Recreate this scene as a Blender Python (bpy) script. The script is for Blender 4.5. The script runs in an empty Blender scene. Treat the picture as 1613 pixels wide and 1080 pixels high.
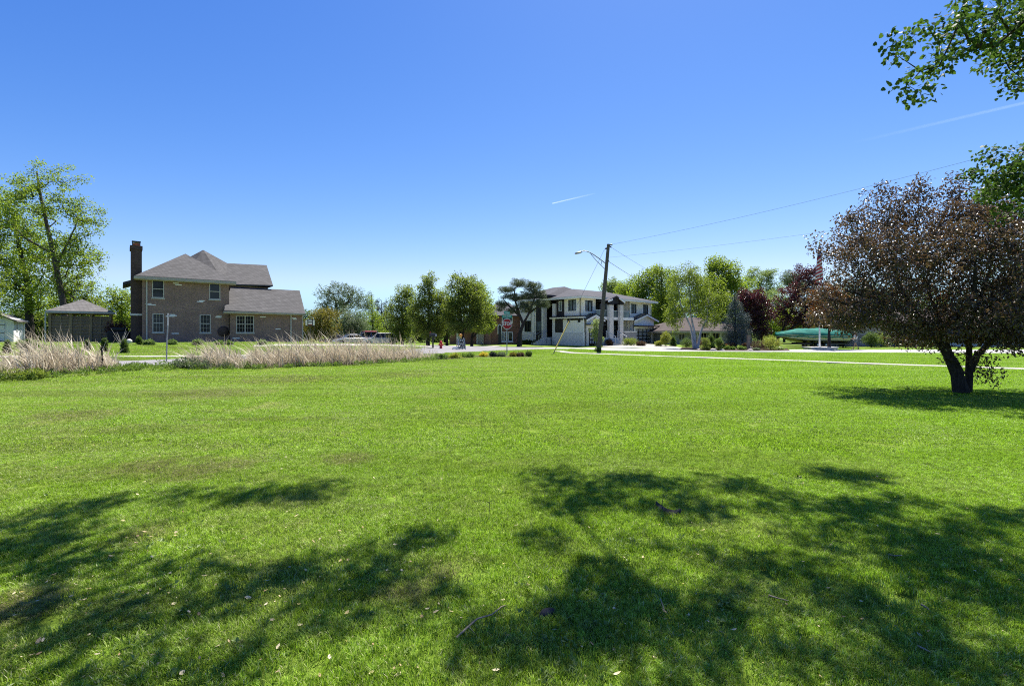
import bpy, bmesh, math, random
import numpy as np
from mathutils import Vector, Matrix

random.seed(11)
RNG = np.random.default_rng(11)
SC = bpy.context.scene
COL = SC.collection
# camera model of the photograph (1613 px wide frame): focal length and eye level in those pixels
F, CX, HY, EYE = 762.0, 806.5, 525.0, 1.6
SUN_EL, SUN_AZ = 63.0, 20.0          # degrees; azimuth measured from +Y (view) towards +X (right)
sd = Vector((math.sin(math.radians(SUN_AZ)) * math.cos(math.radians(SUN_EL)),
             math.cos(math.radians(SUN_AZ)) * math.cos(math.radians(SUN_EL)),
             math.sin(math.radians(SUN_EL))))


def smooth(a, b, x):
    t = np.clip((np.asarray(x, float) - a) / (b - a), 0, 1)
    return t * t * (3 - 2 * t)


ST_A = np.array((-18.0, 22.2))
ST_T = np.array((0.669, 0.743))
ST_N = np.array((-0.743, 0.669))


def gz(x, y):
    """height of the ground"""
    x = np.asarray(x, float)
    y = np.asarray(y, float)
    s = (x - ST_A[0]) * ST_N[0] + (y - ST_A[1]) * ST_N[1]
    t = (x - ST_A[0]) * ST_T[0] + (y - ST_A[1]) * ST_T[1]
    h = 0.2 * smooth(-6.0, -2.6, s) + 0.67 * np.clip((s - 2.6) / 9.5, 0, 1)
    h = h * (1 - smooth(38, 58, y))
    h = h + 0.2 * smooth(52, 60, y) * smooth(-6, 2, x) * (1 - smooth(26, 34, x))
    u = 0.02 * np.sin(x * 0.55 + 0.4 * y) + 0.025 * np.sin(0.31 * y - 0.23 * x + 1.3) + 0.012 * np.sin(1.3 * x + 0.9 * y)
    u = 0.35 * u * (1 - smooth(24, 34, y))
    return h + u


def gzf(x, y):
    return float(gz(x, y))


def R(px, py, Y):
    return Vector(((px - CX) / F * Y, Y, EYE + (HY - py) / F * Y))


def G(px, py):
    """where the line of sight through a pixel meets the ground"""
    lo, hi = 1.0, None
    y = 1.0
    while y < 400:
        p = R(px, py, y)
        if p.z < gzf(p.x, p.y):
            hi = y
            break
        lo = y
        y *= 1.05
    if hi is None:
        hi = 400
    for _ in range(40):
        m = (lo + hi) / 2
        p = R(px, py, m)
        if p.z < gzf(p.x, p.y):
            hi = m
        else:
            lo = m
    p = R(px, py, hi)
    return Vector((p.x, p.y, gzf(p.x, p.y)))


def onY(px, Y):
    """point of the ground on the bearing of a pixel column at depth Y"""
    x = (px - CX) / F * Y
    return Vector((x, Y, gzf(x, Y)))


# ---------------------------------------------------------------- tagging
def tag(o, label=None, cat=None, group=None, kind=None):
    if label: o['label'] = label
    if cat: o['category'] = cat
    if group: o['group'] = group
    if kind: o['kind'] = kind
    return o


def empty(name, loc, rz=0.0, label=None, cat=None, group=None):
    o = bpy.data.objects.new(name, None)
    COL.objects.link(o)
    o.location = loc
    o.rotation_euler = (0, 0, rz)
    o.empty_display_size = 0.3
    return tag(o, label, cat, group)


def copy_tree(o, parent=None):
    c = o.copy()
    COL.objects.link(c)
    if parent is not None:
        c.parent = parent
    for ch in list(o.children):
        copy_tree(ch, c)
    return c


# ---------------------------------------------------------------- mesh collector
class MB:
    def __init__(self):
        self.v, self.f, self.m, self.s = [], [], [], []

    def add(self, verts, faces, mi=0, sm=False):
        b = len(self.v)
        self.v.extend([tuple(p) for p in verts])
        for f in faces:
            self.f.append(tuple(b + i for i in f))
            self.m.append(mi)
            self.s.append(sm)
        return self

    def poly(self, pts, mi=0):
        return self.add(pts, [tuple(range(len(pts)))], mi)

    def box(self, lo, hi, mi=0, M=None):
        x0, y0, z0 = lo
        x1, y1, z1 = hi
        vs = [Vector(p) for p in ((x0, y0, z0), (x1, y0, z0), (x1, y1, z0), (x0, y1, z0),
                                  (x0, y0, z1), (x1, y0, z1), (x1, y1, z1), (x0, y1, z1))]
        if M is not None:
            vs = [M @ p for p in vs]
        return self.add(vs, [(3, 2, 1, 0), (4, 5, 6, 7), (0, 1, 5, 4), (1, 2, 6, 5), (2, 3, 7, 6), (3, 0, 4, 7)], mi)

    def bar(self, a, b, w, h, mi=0):
        """rectangular bar from a to b"""
        a, b = Vector(a), Vector(b)
        d = (b - a).normalized()
        up = Vector((0, 0, 1)) if abs(d.z) < 0.95 else Vector((0, 1, 0))
        s = d.cross(up).normalized() * w / 2
        t = s.cross(d).normalized() * h / 2
        vs = [a - s - t, a + s - t, a + s + t, a - s + t, b - s - t, b + s - t, b + s + t, b - s + t]
        return self.add(vs, [(3, 2, 1, 0), (4, 5, 6, 7), (0, 1, 5, 4), (1, 2, 6, 5), (2, 3, 7, 6), (3, 0, 4, 7)], mi)

    def tube(self, pts, rads, n=8, mi=0, cap=True, sm=True, wob=0.0):
        pts = [Vector(p) for p in pts]
        if not hasattr(rads, '__len__'):
            rads = [rads] * len(pts)
        rings = []
        ref = None
        for i, p in enumerate(pts):
            d = (pts[min(i + 1, len(pts) - 1)] - pts[max(i - 1, 0)])
            if d.length < 1e-9:
                d = Vector((0, 0, 1))
            d.normalize()
            if ref is None:
                ref = Vector((1, 0, 0)) if abs(d.x) < 0.9 else Vector((0, 1, 0))
            s = (ref - d * ref.dot(d)).normalized()
            ref = s
            t = d.cross(s)
            ring = []
            for k in range(n):
                a = 2 * math.pi * k / n
                r = rads[i] * (1 + (random.uniform(-wob, wob) if wob else 0))
                ring.append(p + s * (math.cos(a) * r) + t * (math.sin(a) * r))
            rings.append(ring)
        vs = [q for r in rings for q in r]
        fs = []
        for i in range(len(pts) - 1):
            for k in range(n):
                k2 = (k + 1) % n
                fs.append((i * n + k, i * n + k2, (i + 1) * n + k2, (i + 1) * n + k))
        self.add(vs, fs, mi, sm)
        if cap:
            self.add(rings[0], [tuple(reversed(range(n)))], mi)
            self.add(rings[-1], [tuple(range(n))], mi)
        return self

    def lathe(self, prof, n=16, mi=0, M=None, sm=True):
        vs, fs = [], []
        for (r, z) in prof:
            for k in range(n):
                a = 2 * math.pi * k / n
                p = Vector((math.cos(a) * r, math.sin(a) * r, z))
                vs.append(M @ p if M is not None else p)
        for i in range(len(prof) - 1):
            for k in range(n):
                k2 = (k + 1) % n
                fs.append((i * n + k, i * n + k2, (i + 1) * n + k2, (i + 1) * n + k))
        fs.append(tuple(reversed(range(n))))
        fs.append(tuple((len(prof) - 1) * n + k for k in range(n)))
        return self.add(vs, fs, mi, sm)

    def prism(self, outline, axis_vec, mi=0):
        """closed outline (3D points) extruded by axis_vec"""
        n = len(outline)
        a = [Vector(p) for p in outline]
        b = [p + Vector(axis_vec) for p in a]
        fs = [tuple(range(n)), tuple(reversed(range(n, 2 * n)))]
        for i in range(n):
            j = (i + 1) % n
            fs.append((i, n + i, n + j, j))
        return self.add(a + b, fs, mi)

    def build(self, name, mats, parent=None, bevel=0.0, label=None, cat=None, group=None, kind=None, fix=True):
        me = bpy.data.meshes.new(name)
        me.from_pydata(self.v, [], self.f)
        if not isinstance(mats, (list, tuple)):
            mats = [mats]
        for m in mats:
            me.materials.append(m)
        me.polygons.foreach_set('material_index', self.m)
        me.polygons.foreach_set('use_smooth', self.s)
        if fix:
            bm = bmesh.new()
            bm.from_mesh(me)
            bmesh.ops.recalc_face_normals(bm, faces=bm.faces)
            bm.to_mesh(me)
            bm.free()
        me.update()
        o = bpy.data.objects.new(name, me)
        COL.objects.link(o)
        if parent is not None:
            o.parent = parent
        if bevel:
            b = o.modifiers.new('bevel', 'BEVEL')
            b.width = bevel
            b.segments = 2
            b.limit_method = 'ANGLE'
        return tag(o, label, cat, group, kind)


def np_mesh(name, V, quads, mats, parent=None, attrs=None, smooth_=False, mi=None):
    """fast mesh of quads (n,4) or triangles (n,3) from numpy arrays; attrs = per-face floats"""
    k = quads.shape[1]
    me = bpy.data.meshes.new(name)
    me.vertices.add(len(V))
    me.vertices.foreach_set('co', np.ascontiguousarray(V, np.float32).ravel())
    me.loops.add(quads.size)
    me.loops.foreach_set('vertex_index', np.ascontiguousarray(quads, np.int32).ravel())
    me.polygons.add(len(quads))
    me.polygons.foreach_set('loop_start', np.arange(0, quads.size, k, dtype=np.int32))
    me.polygons.foreach_set('loop_total', np.full(len(quads), k, np.int32))
    if not isinstance(mats, (list, tuple)):
        mats = [mats]
    for m in mats:
        me.materials.append(m)
    if mi is not None:
        me.polygons.foreach_set('material_index', np.asarray(mi, np.int32))
    me.polygons.foreach_set('use_smooth', np.full(len(quads), smooth_))
    for nm, arr in (attrs or {}).items():
        a = me.attributes.new(nm, 'FLOAT', 'FACE')
        a.data.foreach_set('value', np.asarray(arr, np.float32))
    me.update(calc_edges=True)
    o = bpy.data.objects.new(name, me)
    COL.objects.link(o)
    if parent is not None:
        o.parent = parent
    return o


# ---------------------------------------------------------------- materials
class NT:
    def __init__(self, name):
        self.mat = bpy.data.materials.new(name)
        self.mat.use_nodes = True
        self.nt = self.mat.node_tree
        self.nt.nodes.clear()
        self.out = self.n('ShaderNodeOutputMaterial')

    def n(self, typ, **kw):
        nd = self.nt.nodes.new(typ)
        for k, v in kw.items():
            setattr(nd, k, v)
        return nd

    def l(self, a, b):
        self.nt.links.new(a, b)

    def pos(self):
        return self.n('ShaderNodeNewGeometry').outputs['Position']

    def obj(self):
        return self.n('ShaderNodeTexCoord').outputs['Object']

    def noise(self, vec, scale, detail=4.0, rough=0.6, dist=0.0):
        nd = self.n('ShaderNodeTexNoise')
        nd.inputs['Scale'].default_value = scale
        nd.inputs['Detail'].default_value = detail
        nd.inputs['Roughness'].default_value = rough
        nd.inputs['Distortion'].default_value = dist
        if vec is not None:
            self.l(vec, nd.inputs['Vector'])
        return nd.outputs['Fac']

    def ramp(self, fac, stops):
        nd = self.n('ShaderNodeValToRGB')
        els = nd.color_ramp.elements
        while len(els) > len(stops):
            els.remove(els[-1])
        while len(els) < len(stops):
            els.new(0.5)
        for e, (p, c) in zip(els, stops):
            e.position = p
            if not hasattr(c, '__len__'):
                c = (c, c, c)
            e.color = (*c[:3], 1)
        self.l(fac, nd.inputs['Fac'])
        return nd.outputs['Color']

    def mix(self, fac, a, b, mode='MIX'):
        nd = self.n('ShaderNodeMix', data_type='RGBA', blend_type=mode)
        for s, v in ((nd.inputs[0], fac), (nd.inputs[6], a), (nd.inputs[7], b)):
            if hasattr(v, 'is_output'):
                self.l(v, s)
            elif hasattr(v, '__len__'):
                s.default_value = (*v[:3], 1)
            else:
                s.default_value = v
        return nd.outputs[2]

    def math(self, op, a, b=0.0):
        nd = self.n('ShaderNodeMath', operation=op)
        for s, v in zip(nd.inputs, (a, b)):
            if hasattr(v, 'is_output'):
                self.l(v, s)
            else:
                s.default_value = v
        return nd.outputs[0]

    def scalevec(self, vec, s):
        nd = self.n('ShaderNodeMapping')
        nd.inputs['Scale'].default_value = s
        self.l(vec, nd.inputs['Vector'])
        return nd.outputs['Vector']

    def bsdf(self, color, rough=0.7, spec=0.3, metal=0.0, bump=None, bump_d=0.02, bump_s=0.5, coat=0.0, sheen=0.0):
        p = self.n('ShaderNodeBsdfPrincipled')
        for key, v in (('Base Color', color), ('Roughness', rough), ('Specular IOR Level', spec), ('Metallic', metal)):
            s = p.inputs[key]
            if hasattr(v, 'is_output'):
                self.l(v, s)
            elif hasattr(v, '__len__'):
                s.default_value = (*v[:3], 1)
            else:
                s.default_value = v
        if coat:
            p.inputs['Coat Weight'].default_value = coat
        if bump is not None:
            b = self.n('ShaderNodeBump')
            b.inputs['Strength'].default_value = bump_s
            b.inputs['Distance'].default_value = bump_d
            self.l(bump, b.inputs['Height'])
            self.l(b.outputs['Normal'], p.inputs['Normal'])
        return p.outputs['BSDF']

    def finish(self, sh):
        self.l(sh, self.out.inputs['Surface'])
        return self.mat


def plain(name, c, rough=0.6, spec=0.3, metal=0.0, var=0.12, scale=3.0, coat=0.0, fine=0.0):
    """a painted or solid surface with slight uneven tone"""
    t = NT(name)
    v = t.obj()
    f = t.noise(v, scale, 5)
    lo = tuple(x * (1 - var) for x in c)
    hi = tuple(min(1, x * (1 + var)) for x in c)
    col = t.ramp(f, [(0.3, lo), (0.7, hi)])
    if fine:        # fine grain of render and concrete, kept as tone (a bump this fine only aliases at this distance)
        col = t.mix(1.0, col, t.ramp(t.noise(v, 14, 4, 0.7), [(0.3, 0.93), (0.7, 1.05)]), 'MULTIPLY')
    return t.finish(t.bsdf(col, rough, spec, metal, coat=coat))


def leaf_mat(name, stops, trans=(0.2, 0.35, 0.05), tw=0.4, rough=0.5, spec=0.35, trstops=None):
    t = NT(name)
    a = t.n('ShaderNodeAttribute', attribute_name='rnd')
    col = t.ramp(a.outputs['Fac'], stops)
    b = t.bsdf(col, rough, spec)
    tr = t.n('ShaderNodeBsdfTranslucent')
    if trstops:
        t.l(t.ramp(a.outputs['Fac'], trstops), tr.inputs['Color'])
    else:
        tr.inputs['Color'].default_value = (*trans, 1)
    mx = t.n('ShaderNodeMixShader')
    mx.inputs[0].default_value = tw
    t.l(b, mx.inputs[1])
    t.l(tr.outputs[0], mx.inputs[2])
    return t.finish(mx.outputs[0])


def bark_mat(name, c1, c2, scale=6.0):
    t = NT(name)
    v = t.obj()
    f = t.noise(t.scalevec(v, (1, 1, 0.25)), scale * 3, 6, 0.7)
    col = t.ramp(f, [(0.3, c1), (0.7, c2)])
    return t.finish(t.bsdf(col, 0.9, 0.1, bump=f, bump_d=0.02, bump_s=0.35))


def brick_mat(name, c1, c2, mortar, bw=0.2, bh=0.075, ms=0.006, patch=0.25):
    t = NT(name)
    v = t.obj()
    sx = t.n('ShaderNodeSeparateXYZ')
    t.l(v, sx.inputs[0])
    cx = t.n('ShaderNodeCombineXYZ')
    t.l(t.math('ADD', sx.outputs[0], sx.outputs[1]), cx.inputs[0])
    t.l(sx.outputs[2], cx.inputs[1])
    b = t.n('ShaderNodeTexBrick')
    b.inputs['Scale'].default_value = 1.0
    b.inputs['Brick Width'].default_value = bw
    b.inputs['Row Height'].default_value = bh
    b.inputs['Mortar Size'].default_value = ms
    b.inputs['Color1'].default_value = (*c1, 1)
    b.inputs['Color2'].default_value = (*c2, 1)
    b.inputs['Mortar'].default_value = (*mortar, 1)
    t.l(cx.outputs[0], b.inputs['Vector'])
    f = t.noise(v, 0.9, 6, 0.7)
    col = t.mix(1.0, b.outputs['Color'], t.ramp(f, [(0.3, 1 - patch), (0.7, 1 + patch * 0.3)]), 'MULTIPLY')
    g = t.noise(cx.outputs[0], 9.0, 2)
    col = t.mix(1.0, col, t.ramp(g, [(0.35, 0.82), (0.65, 1.1)]), 'MULTIPLY')
    return t.finish(t.bsdf(col, 0.88, 0.15))


def shingle_mat(name, c1, c2, row=0.14, w=0.3):
    t = NT(name)
    v = t.obj()
    sx = t.n('ShaderNodeSeparateXYZ')
    t.l(v, sx.inputs[0])
    cx = t.n('ShaderNodeCombineXYZ')
    t.l(t.math('ADD', sx.outputs[0], sx.outputs[1]), cx.inputs[0])
    t.l(sx.outputs[2], cx.inputs[1])
    b = t.n('ShaderNodeTexBrick')
    b.inputs['Scale'].default_value = 1.0
    b.inputs['Brick Width'].default_value = w
    b.inputs['Row Height'].default_value = row
    b.inputs['Mortar Size'].default_value = 0.012
    b.inputs['Color1'].default_value = (*c1, 1)
    b.inputs['Color2'].default_value = (*c2, 1)
    b.inputs['Mortar'].default_value = (*[x * 0.35 for x in c1], 1)
    t.l(cx.outputs[0], b.inputs['Vector'])
    f = t.noise(v, 2.2, 6, 0.75)
    col = t.mix(1.0, b.outputs['Color'], t.ramp(f, [(0.3, 0.75), (0.7, 1.12)]), 'MULTIPLY')
    return t.finish(t.bsdf(col, 0.9, 0.2))


def stone_mat(name, c1, c2, c3, scale=3.0):
    t = NT(name)
    v = t.scalevec(t.obj(), (1, 1, 2.2))
    vo = t.n('ShaderNodeTexVoronoi')
    vo.inputs['Scale'].default_value = scale
    t.l(v, vo.inputs['Vector'])
    s = t.n('ShaderNodeSeparateColor')
    t.l(vo.outputs['Color'], s.inputs[0])
    col = t.ramp(s.outputs[0], [(0.1, c1), (0.5, c2), (0.9, c3)])
    vd = t.n('ShaderNodeTexVoronoi', feature='DISTANCE_TO_EDGE')
    vd.inputs['Scale'].default_value = scale
    t.l(v, vd.inputs['Vector'])
    e = t.ramp(vd.outputs['Distance'], [(0.0, 0.78), (0.05, 1.0)])
    col = t.mix(1.0, col, e, 'MULTIPLY')
    return t.finish(t.bsdf(col, 0.9, 0.15))


M = {}
M['glass'] = plain('window_glass', (0.018, 0.020, 0.022), 0.06, 0.32, var=0.3, scale=0.8)
M['glass_light'] = plain('window_glass_blinds', (0.11, 0.135, 0.15), 0.08, 0.6, var=0.45, scale=1.1)
M['white'] = plain('white_paint', (0.84, 0.82, 0.78), 0.5, 0.3, var=0.06)
M['cream'] = plain('cream_stucco', (0.84, 0.78, 0.66), 0.9, 0.15, var=0.07, fine=0.01)
M['stucco'] = plain('pale_stucco', (0.84, 0.81, 0.76), 0.9, 0.15, var=0.06, fine=0.01)
M['beige_trim'] = plain('beige_trim', (0.50, 0.45, 0.38), 0.6, 0.3, var=0.08)
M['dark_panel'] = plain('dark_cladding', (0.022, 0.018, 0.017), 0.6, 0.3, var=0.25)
M['black_metal'] = plain('black_metal', (0.015, 0.015, 0.016), 0.4, 0.5, var=0.2)
M['grey_metal'] = plain('galvanised_metal', (0.30, 0.31, 0.32), 0.45, 0.5, 0.6, var=0.15)
M['alu'] = plain('painted_aluminium', (0.62, 0.63, 0.64), 0.4, 0.5, 0.3, var=0.08)
M['concrete'] = plain('concrete', (0.56, 0.54, 0.50), 0.9, 0.15, var=0.12, scale=0.9, fine=0.006)
M['bark'] = bark_mat('bark', (0.035, 0.028, 0.022), (0.12, 0.10, 0.085))
M['bark_dark'] = bark_mat('dark_bark', (0.014, 0.012, 0.011), (0.06, 0.052, 0.047))
M['bark_birch'] = bark_mat('birch_bark', (0.16, 0.15, 0.14), (0.62, 0.60, 0.57), 2.0)
M['pole_wood'] = bark_mat('weathered_pole_wood', (0.07, 0.055, 0.045), (0.17, 0.14, 0.12))
M['rubber'] = plain('rubber', (0.015, 0.015, 0.015), 0.85, 0.2)
M['mulch'] = plain('mulch', (0.05, 0.035, 0.026), 0.95, 0.1, var=0.5, scale=9)
# ---------------------------------------------------------------- world, sun, camera
w = bpy.data.worlds.new('World')
SC.world = w
w.use_nodes = True
w.cycles.sampling_method = 'NONE'
nt = w.node_tree
nt.nodes.clear()
sky = nt.nodes.new('ShaderNodeTexSky')
sky.sky_type = 'NISHITA'
sky.sun_disc = False
sky.sun_elevation = math.radians(SUN_EL)
sky.sun_rotation = math.radians(SUN_AZ)
sky.altitude = 200
sky.air_density = 1.0
sky.dust_density = 0.35
sky.ozone_density = 3.2
bg = nt.nodes.new('ShaderNodeBackground')
bg.inputs['Strength'].default_value = 0.053
wo = nt.nodes.new('ShaderNodeOutputWorld')
# a clear, deep spring sky: each channel of the sky texture through a gentle power curve
sep = nt.nodes.new('ShaderNodeSeparateColor')
cmb = nt.nodes.new('ShaderNodeCombineColor')
nt.links.new(sky.outputs['Color'], sep.inputs[0])
chans = []
for ch, (kk, pw) in enumerate(((0.305, 1.84), (0.545, 1.32), (1.63, 0.80))):
    m1 = nt.nodes.new('ShaderNodeMath'); m1.operation = 'POWER'; m1.inputs[1].default_value = pw
    m2 = nt.nodes.new('ShaderNodeMath'); m2.operation = 'MULTIPLY'; m2.inputs[1].default_value = kk
    nt.links.new(sep.outputs[ch], m1.inputs[0]); nt.links.new(m1.outputs[0], m2.inputs[0]); chans.append(m2.outputs[0])
nt.links.new(chans[2], cmb.inputs[2])
for ch, lim in ((0, 0.53), (1, 0.79)):          # keep the horizon pale blue
    lm_ = nt.nodes.new('ShaderNodeMath'); lm_.operation = 'MULTIPLY'; lm_.inputs[1].default_value = lim
    mn_ = nt.nodes.new('ShaderNodeMath'); mn_.operation = 'SMOOTH_MIN'; mn_.inputs[2].default_value = 1.0
    nt.links.new(chans[2], lm_.inputs[0]); nt.links.new(chans[ch], mn_.inputs[0]); nt.links.new(lm_.outputs[0], mn_.inputs[1]); nt.links.new(mn_.outputs[0], cmb.inputs[ch])
nt.links.new(cmb.outputs[0], bg.inputs['Color'])
nt.links.new(bg.outputs[0], wo.inputs['Surface'])

sun = bpy.data.lights.new('sun', 'SUN')
sun.energy = 4.4
sun.angle = math.radians(0.53)
sun.color = (1.0, 0.95, 0.87)
so = bpy.data.objects.new('sun', sun)
COL.objects.link(so)
so.location = (20, 40, 60)
so.rotation_euler = (-sd).to_track_quat('-Z', 'Y').to_euler()

cam = bpy.data.cameras.new('camera')
cam.sensor_fit = 'HORIZONTAL'
cam.sensor_width = 36.0
cam.lens = F / 1613 * 36.0
cam.shift_y = -15.0 / 1613
cam.clip_start = 0.05
cam.clip_end = 20000
co = bpy.data.objects.new('camera', cam)
COL.objects.link(co)
co.location = (0, 0, EYE)
co.rotation_euler = (math.radians(90), 0, 0)
SC.camera = co

vs_ = SC.view_settings
vs_.view_transform = 'Standard'
vs_.look = 'None'
vs_.exposure = 1.5
vs_.gamma = 1.0
SC.cycles.pixel_filter_type = 'BLACKMAN_HARRIS'
SC.cycles.filter_width = 1.1
SC.cycles.use_denoising = False
SC.cycles.use_light_tree = True
SC.cycles.max_bounces = 8
SC.cycles.transparent_max_bounces = 8
SC.cycles.sample_clamp_indirect = 3.0

# ---------------------------------------------------------------- ground sheet
def ground_material():
    t = NT('lawn_ground')
    p = t.pos()
    f1 = t.noise(p, 0.16, 3, 0.6)
    f2 = t.noise(p, 0.9, 6, 0.7)
    f3 = t.noise(t.scalevec(p, (1, 1, 1)), 30, 4, 0.8)
    c = t.ramp(f1, [(0.3, (0.09, 0.15, 0.016)), (0.52, (0.115, 0.18, 0.018)), (0.75, (0.135, 0.20, 0.022))])
    c = t.mix(t.ramp(f2, [(0.42, 0.0), (0.72, 0.4)]), c, (0.12, 0.12, 0.035))
    c = t.mix(1.0, c, t.ramp(f3, [(0.25, 0.45), (0.75, 1.5)]), 'MULTIPLY')
    return t.finish(t.bsdf(c, 0.95, 0.1))


def axis(a, segs):
    out = [a]
    for end, step in segs:
        n = max(1, int(round((end - out[-1]) / step)))
        out += list(np.linspace(out[-1], end, n + 1)[1:])
    return np.array(out)


xs = axis(-1500, [(-200, 130), (-60, 7), (-30, 1.5), (30, 0.75), (60, 1.5), (200, 7), (1500, 130)])
ys = axis(-300, [(-20, 28), (0, 2), (45, 0.75), (75, 1.5), (200, 7), (2500, 140)])
XX, YY = np.meshgrid(xs, ys)
ZZ = gz(XX, YY) - 0.012
V = np.stack([XX, YY, ZZ], -1).reshape(-1, 3)
nx, ny = len(xs), len(ys)
ii = np.arange(nx * ny).reshape(ny, nx)
Q = np.stack([ii[:-1, :-1], ii[:-1, 1:], ii[1:, 1:], ii[1:, :-1]], -1).reshape(-1, 4)
M['ground'] = ground_material()
tag(np_mesh('ground', V, Q, M['ground'], smooth_=True), kind='structure')


# ---------------------------------------------------------------- pavements: sheets draped on the ground
def asphalt_mat(name, c, var=0.15):
    t = NT(name)
    p = t.pos()
    f1 = t.noise(p, 0.35, 5, 0.65)
    f2 = t.noise(p, 45, 3, 0.7)
    col = t.ramp(f1, [(0.3, tuple(x * (1 - var) for x in c)), (0.7, tuple(x * (1 + var) for x in c))])
    col = t.mix(1.0, col, t.ramp(f2, [(0.3, 0.8), (0.7, 1.15)]), 'MULTIPLY')
    return t.finish(t.bsdf(col, 0.9, 0.2))


def slab_mat(name, c, joint=1.5):
    t = NT(name)
    p = t.pos()
    f1 = t.noise(p, 0.6, 5, 0.65)
    col = t.ramp(f1, [(0.3, tuple(x * 0.85 for x in c)), (0.7, tuple(min(1, x * 1.1) for x in c))])
    return t.finish(t.bsdf(col, 0.9, 0.15))


M['asphalt'] = asphalt_mat('worn_asphalt', (0.185, 0.178, 0.182))
M['asphalt_bright'] = asphalt_mat('pale_road_surface', (0.30, 0.295, 0.285), 0.1)
M['slab'] = slab_mat('concrete_slabs', (0.31, 0.295, 0.265))
PAVED = []


def strip(name, near, far, mat, lift, n=60, nw=4, kind='structure', paved=True):
    """pavement between two ground polylines, following the ground"""
    def sample(poly, t):
        poly = [Vector((p[0], p[1], 0)) for p in poly]
        L = [0]
        for a, b in zip(poly, poly[1:]):
            L.append(L[-1] + (b - a).length)
        d = t * L[-1]
        for i in range(len(poly) - 1):
            if d <= L[i + 1] or i == len(poly) - 2:
                k = (d - L[i]) / max(1e-6, L[i + 1] - L[i])
                return poly[i].lerp(poly[i + 1], k)
    Vs = []
    nw += 2          # the first and last rows are the edges turned down into the soil
    for i in range(n + 1):
        a, b = sample(near, i / n), sample(far, i / n)
        for j in range(nw + 1):
            p = a.lerp(b, min(1, max(0, (j - 1) / (nw - 2))))
            Vs.append((p.x, p.y, gzf(p.x, p.y) + lift - (.16 if j in (0, nw) else 0)))
    Vs = np.array(Vs)
    ii = np.arange((n + 1) * (nw + 1)).reshape(n + 1, nw + 1)
    Q = np.stack([ii[:-1, :-1], ii[1:, :-1], ii[1:, 1:], ii[:-1, 1:]], -1).reshape(-1, 4)
    e1 = Vs[Q[1][1]] - Vs[Q[1][0]]
    e2 = Vs[Q[1][3]] - Vs[Q[1][0]]
    if np.cross(e1, e2)[2] < 0:
        Q = Q[:, ::-1]
    o = np_mesh(name, Vs, Q, mat, smooth_=False)
    tag(o, kind=kind)
    if paved:
        PAVED.append(np.array([(p[0], p[1]) for p in near] + [(p[0], p[1]) for p in reversed(far)]))
    return o


def inpoly(P, poly):
    x, y = P[:, 0], P[:, 1]
    ins = np.zeros(len(P), bool)
    j = len(poly) - 1
    for i in range(len(poly)):
        xi, yi = poly[i]
        xj, yj = poly[j]
        c = ((yi > y) != (yj > y)) & (x < (xj - xi) * (y - yi) / (yj - yi + 1e-12) + xi)
        ins ^= c
        j = i
    return ins


def st(t, s):
    """point in street coordinates: t along the side street, s across it (positive towards the houses)"""
    p = ST_A + ST_T * t + ST_N * s
    return (p[0], p[1])


# side street from the left to the corner, then the road across the right half
strip('road', [st(-45, -2.7), st(16, -2.7), (-1.5, 38.5), (4.5, 44.6)], [st(-45, 2.3), st(16, 2.3), (-6.5, 45.5), (1.5, 52.2)], M['asphalt'], 0.035, n=90)
strip('cross_road', [(4.5, 44.6), (8, 44.4), (14, 42.1), (27.1, 40.2), (41, 38.3), (90, 30)], [(1.5, 52.2), (6.4, 51.9), (16, 48.6), (31.6, 47.0), (51.6, 47.0), (100, 40)], M['asphalt_bright'], 0.035, n=60)
strip('road_beyond', [(-6.5, 45.5), (-28, 62.5), (-50, 80)], [(1.5, 52.2), (-24, 66.5), (-47, 84)], M['asphalt_bright'], 0.03, n=40)
# near path: the thin pale line across the lawn on the right
strip('sidewalk', [(3.2, 40.0), (22.0, 21.2), (40, 3.2)], [(4.1, 40.9), (22.9, 22.1), (40.9, 4.1)], M['slab'], 0.038, n=70, nw=1)
# pavement before the brick house, and its continuation past the hydrant
strip('sidewalk', [G(-60, 564)[:2], G(100, 563)[:2], G(320, 562)[:2], G(620, 556.2)[:2], G(690, 554.6)[:2], G(722, 552.6)[:2]],
      [G(-60, 561.6)[:2], G(100, 561)[:2], G(320, 560.2)[:2], G(620, 554.6)[:2], G(690, 553.0)[:2], G(716, 551.2)[:2]], M['slab'], 0.03, n=60, nw=1)
# driveways
strip('driveway', [G(400, 545.5)[:2], G(590, 544.6)[:2], G(660, 546.2)[:2], G(735, 549.2)[:2]], [G(400, 543)[:2], G(590, 542.4)[:2], G(680, 543.2)[:2], G(790, 544.6)[:2]], M['slab'], 0.025, n=40)
# modern house forecourt
strip('driveway', [G(948, 546.5)[:2], G(1000, 548.0)[:2], G(1060, 550.6)[:2]], [G(953, 543.5)[:2], G(1005, 541.0)[:2], G(1090, 548.8)[:2]], M['slab'], 0.028, n=24)
# ---------------------------------------------------------------- grass
WORN = [(q.x, q.y, r_) for q, r_ in ((G(230, 738), .8), (G(305, 746), .7), (G(345, 735), .8), (G(545, 725), .6), (G(20, 965), .42), (G(70, 945), .35), (G(230, 845), .4), (G(640, 940), .35), (G(700, 905), .4), (G(330, 620), 2.2), (G(120, 655), 1.4), (G(450, 600), 2.6), (G(640, 590), 2.4))]


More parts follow.
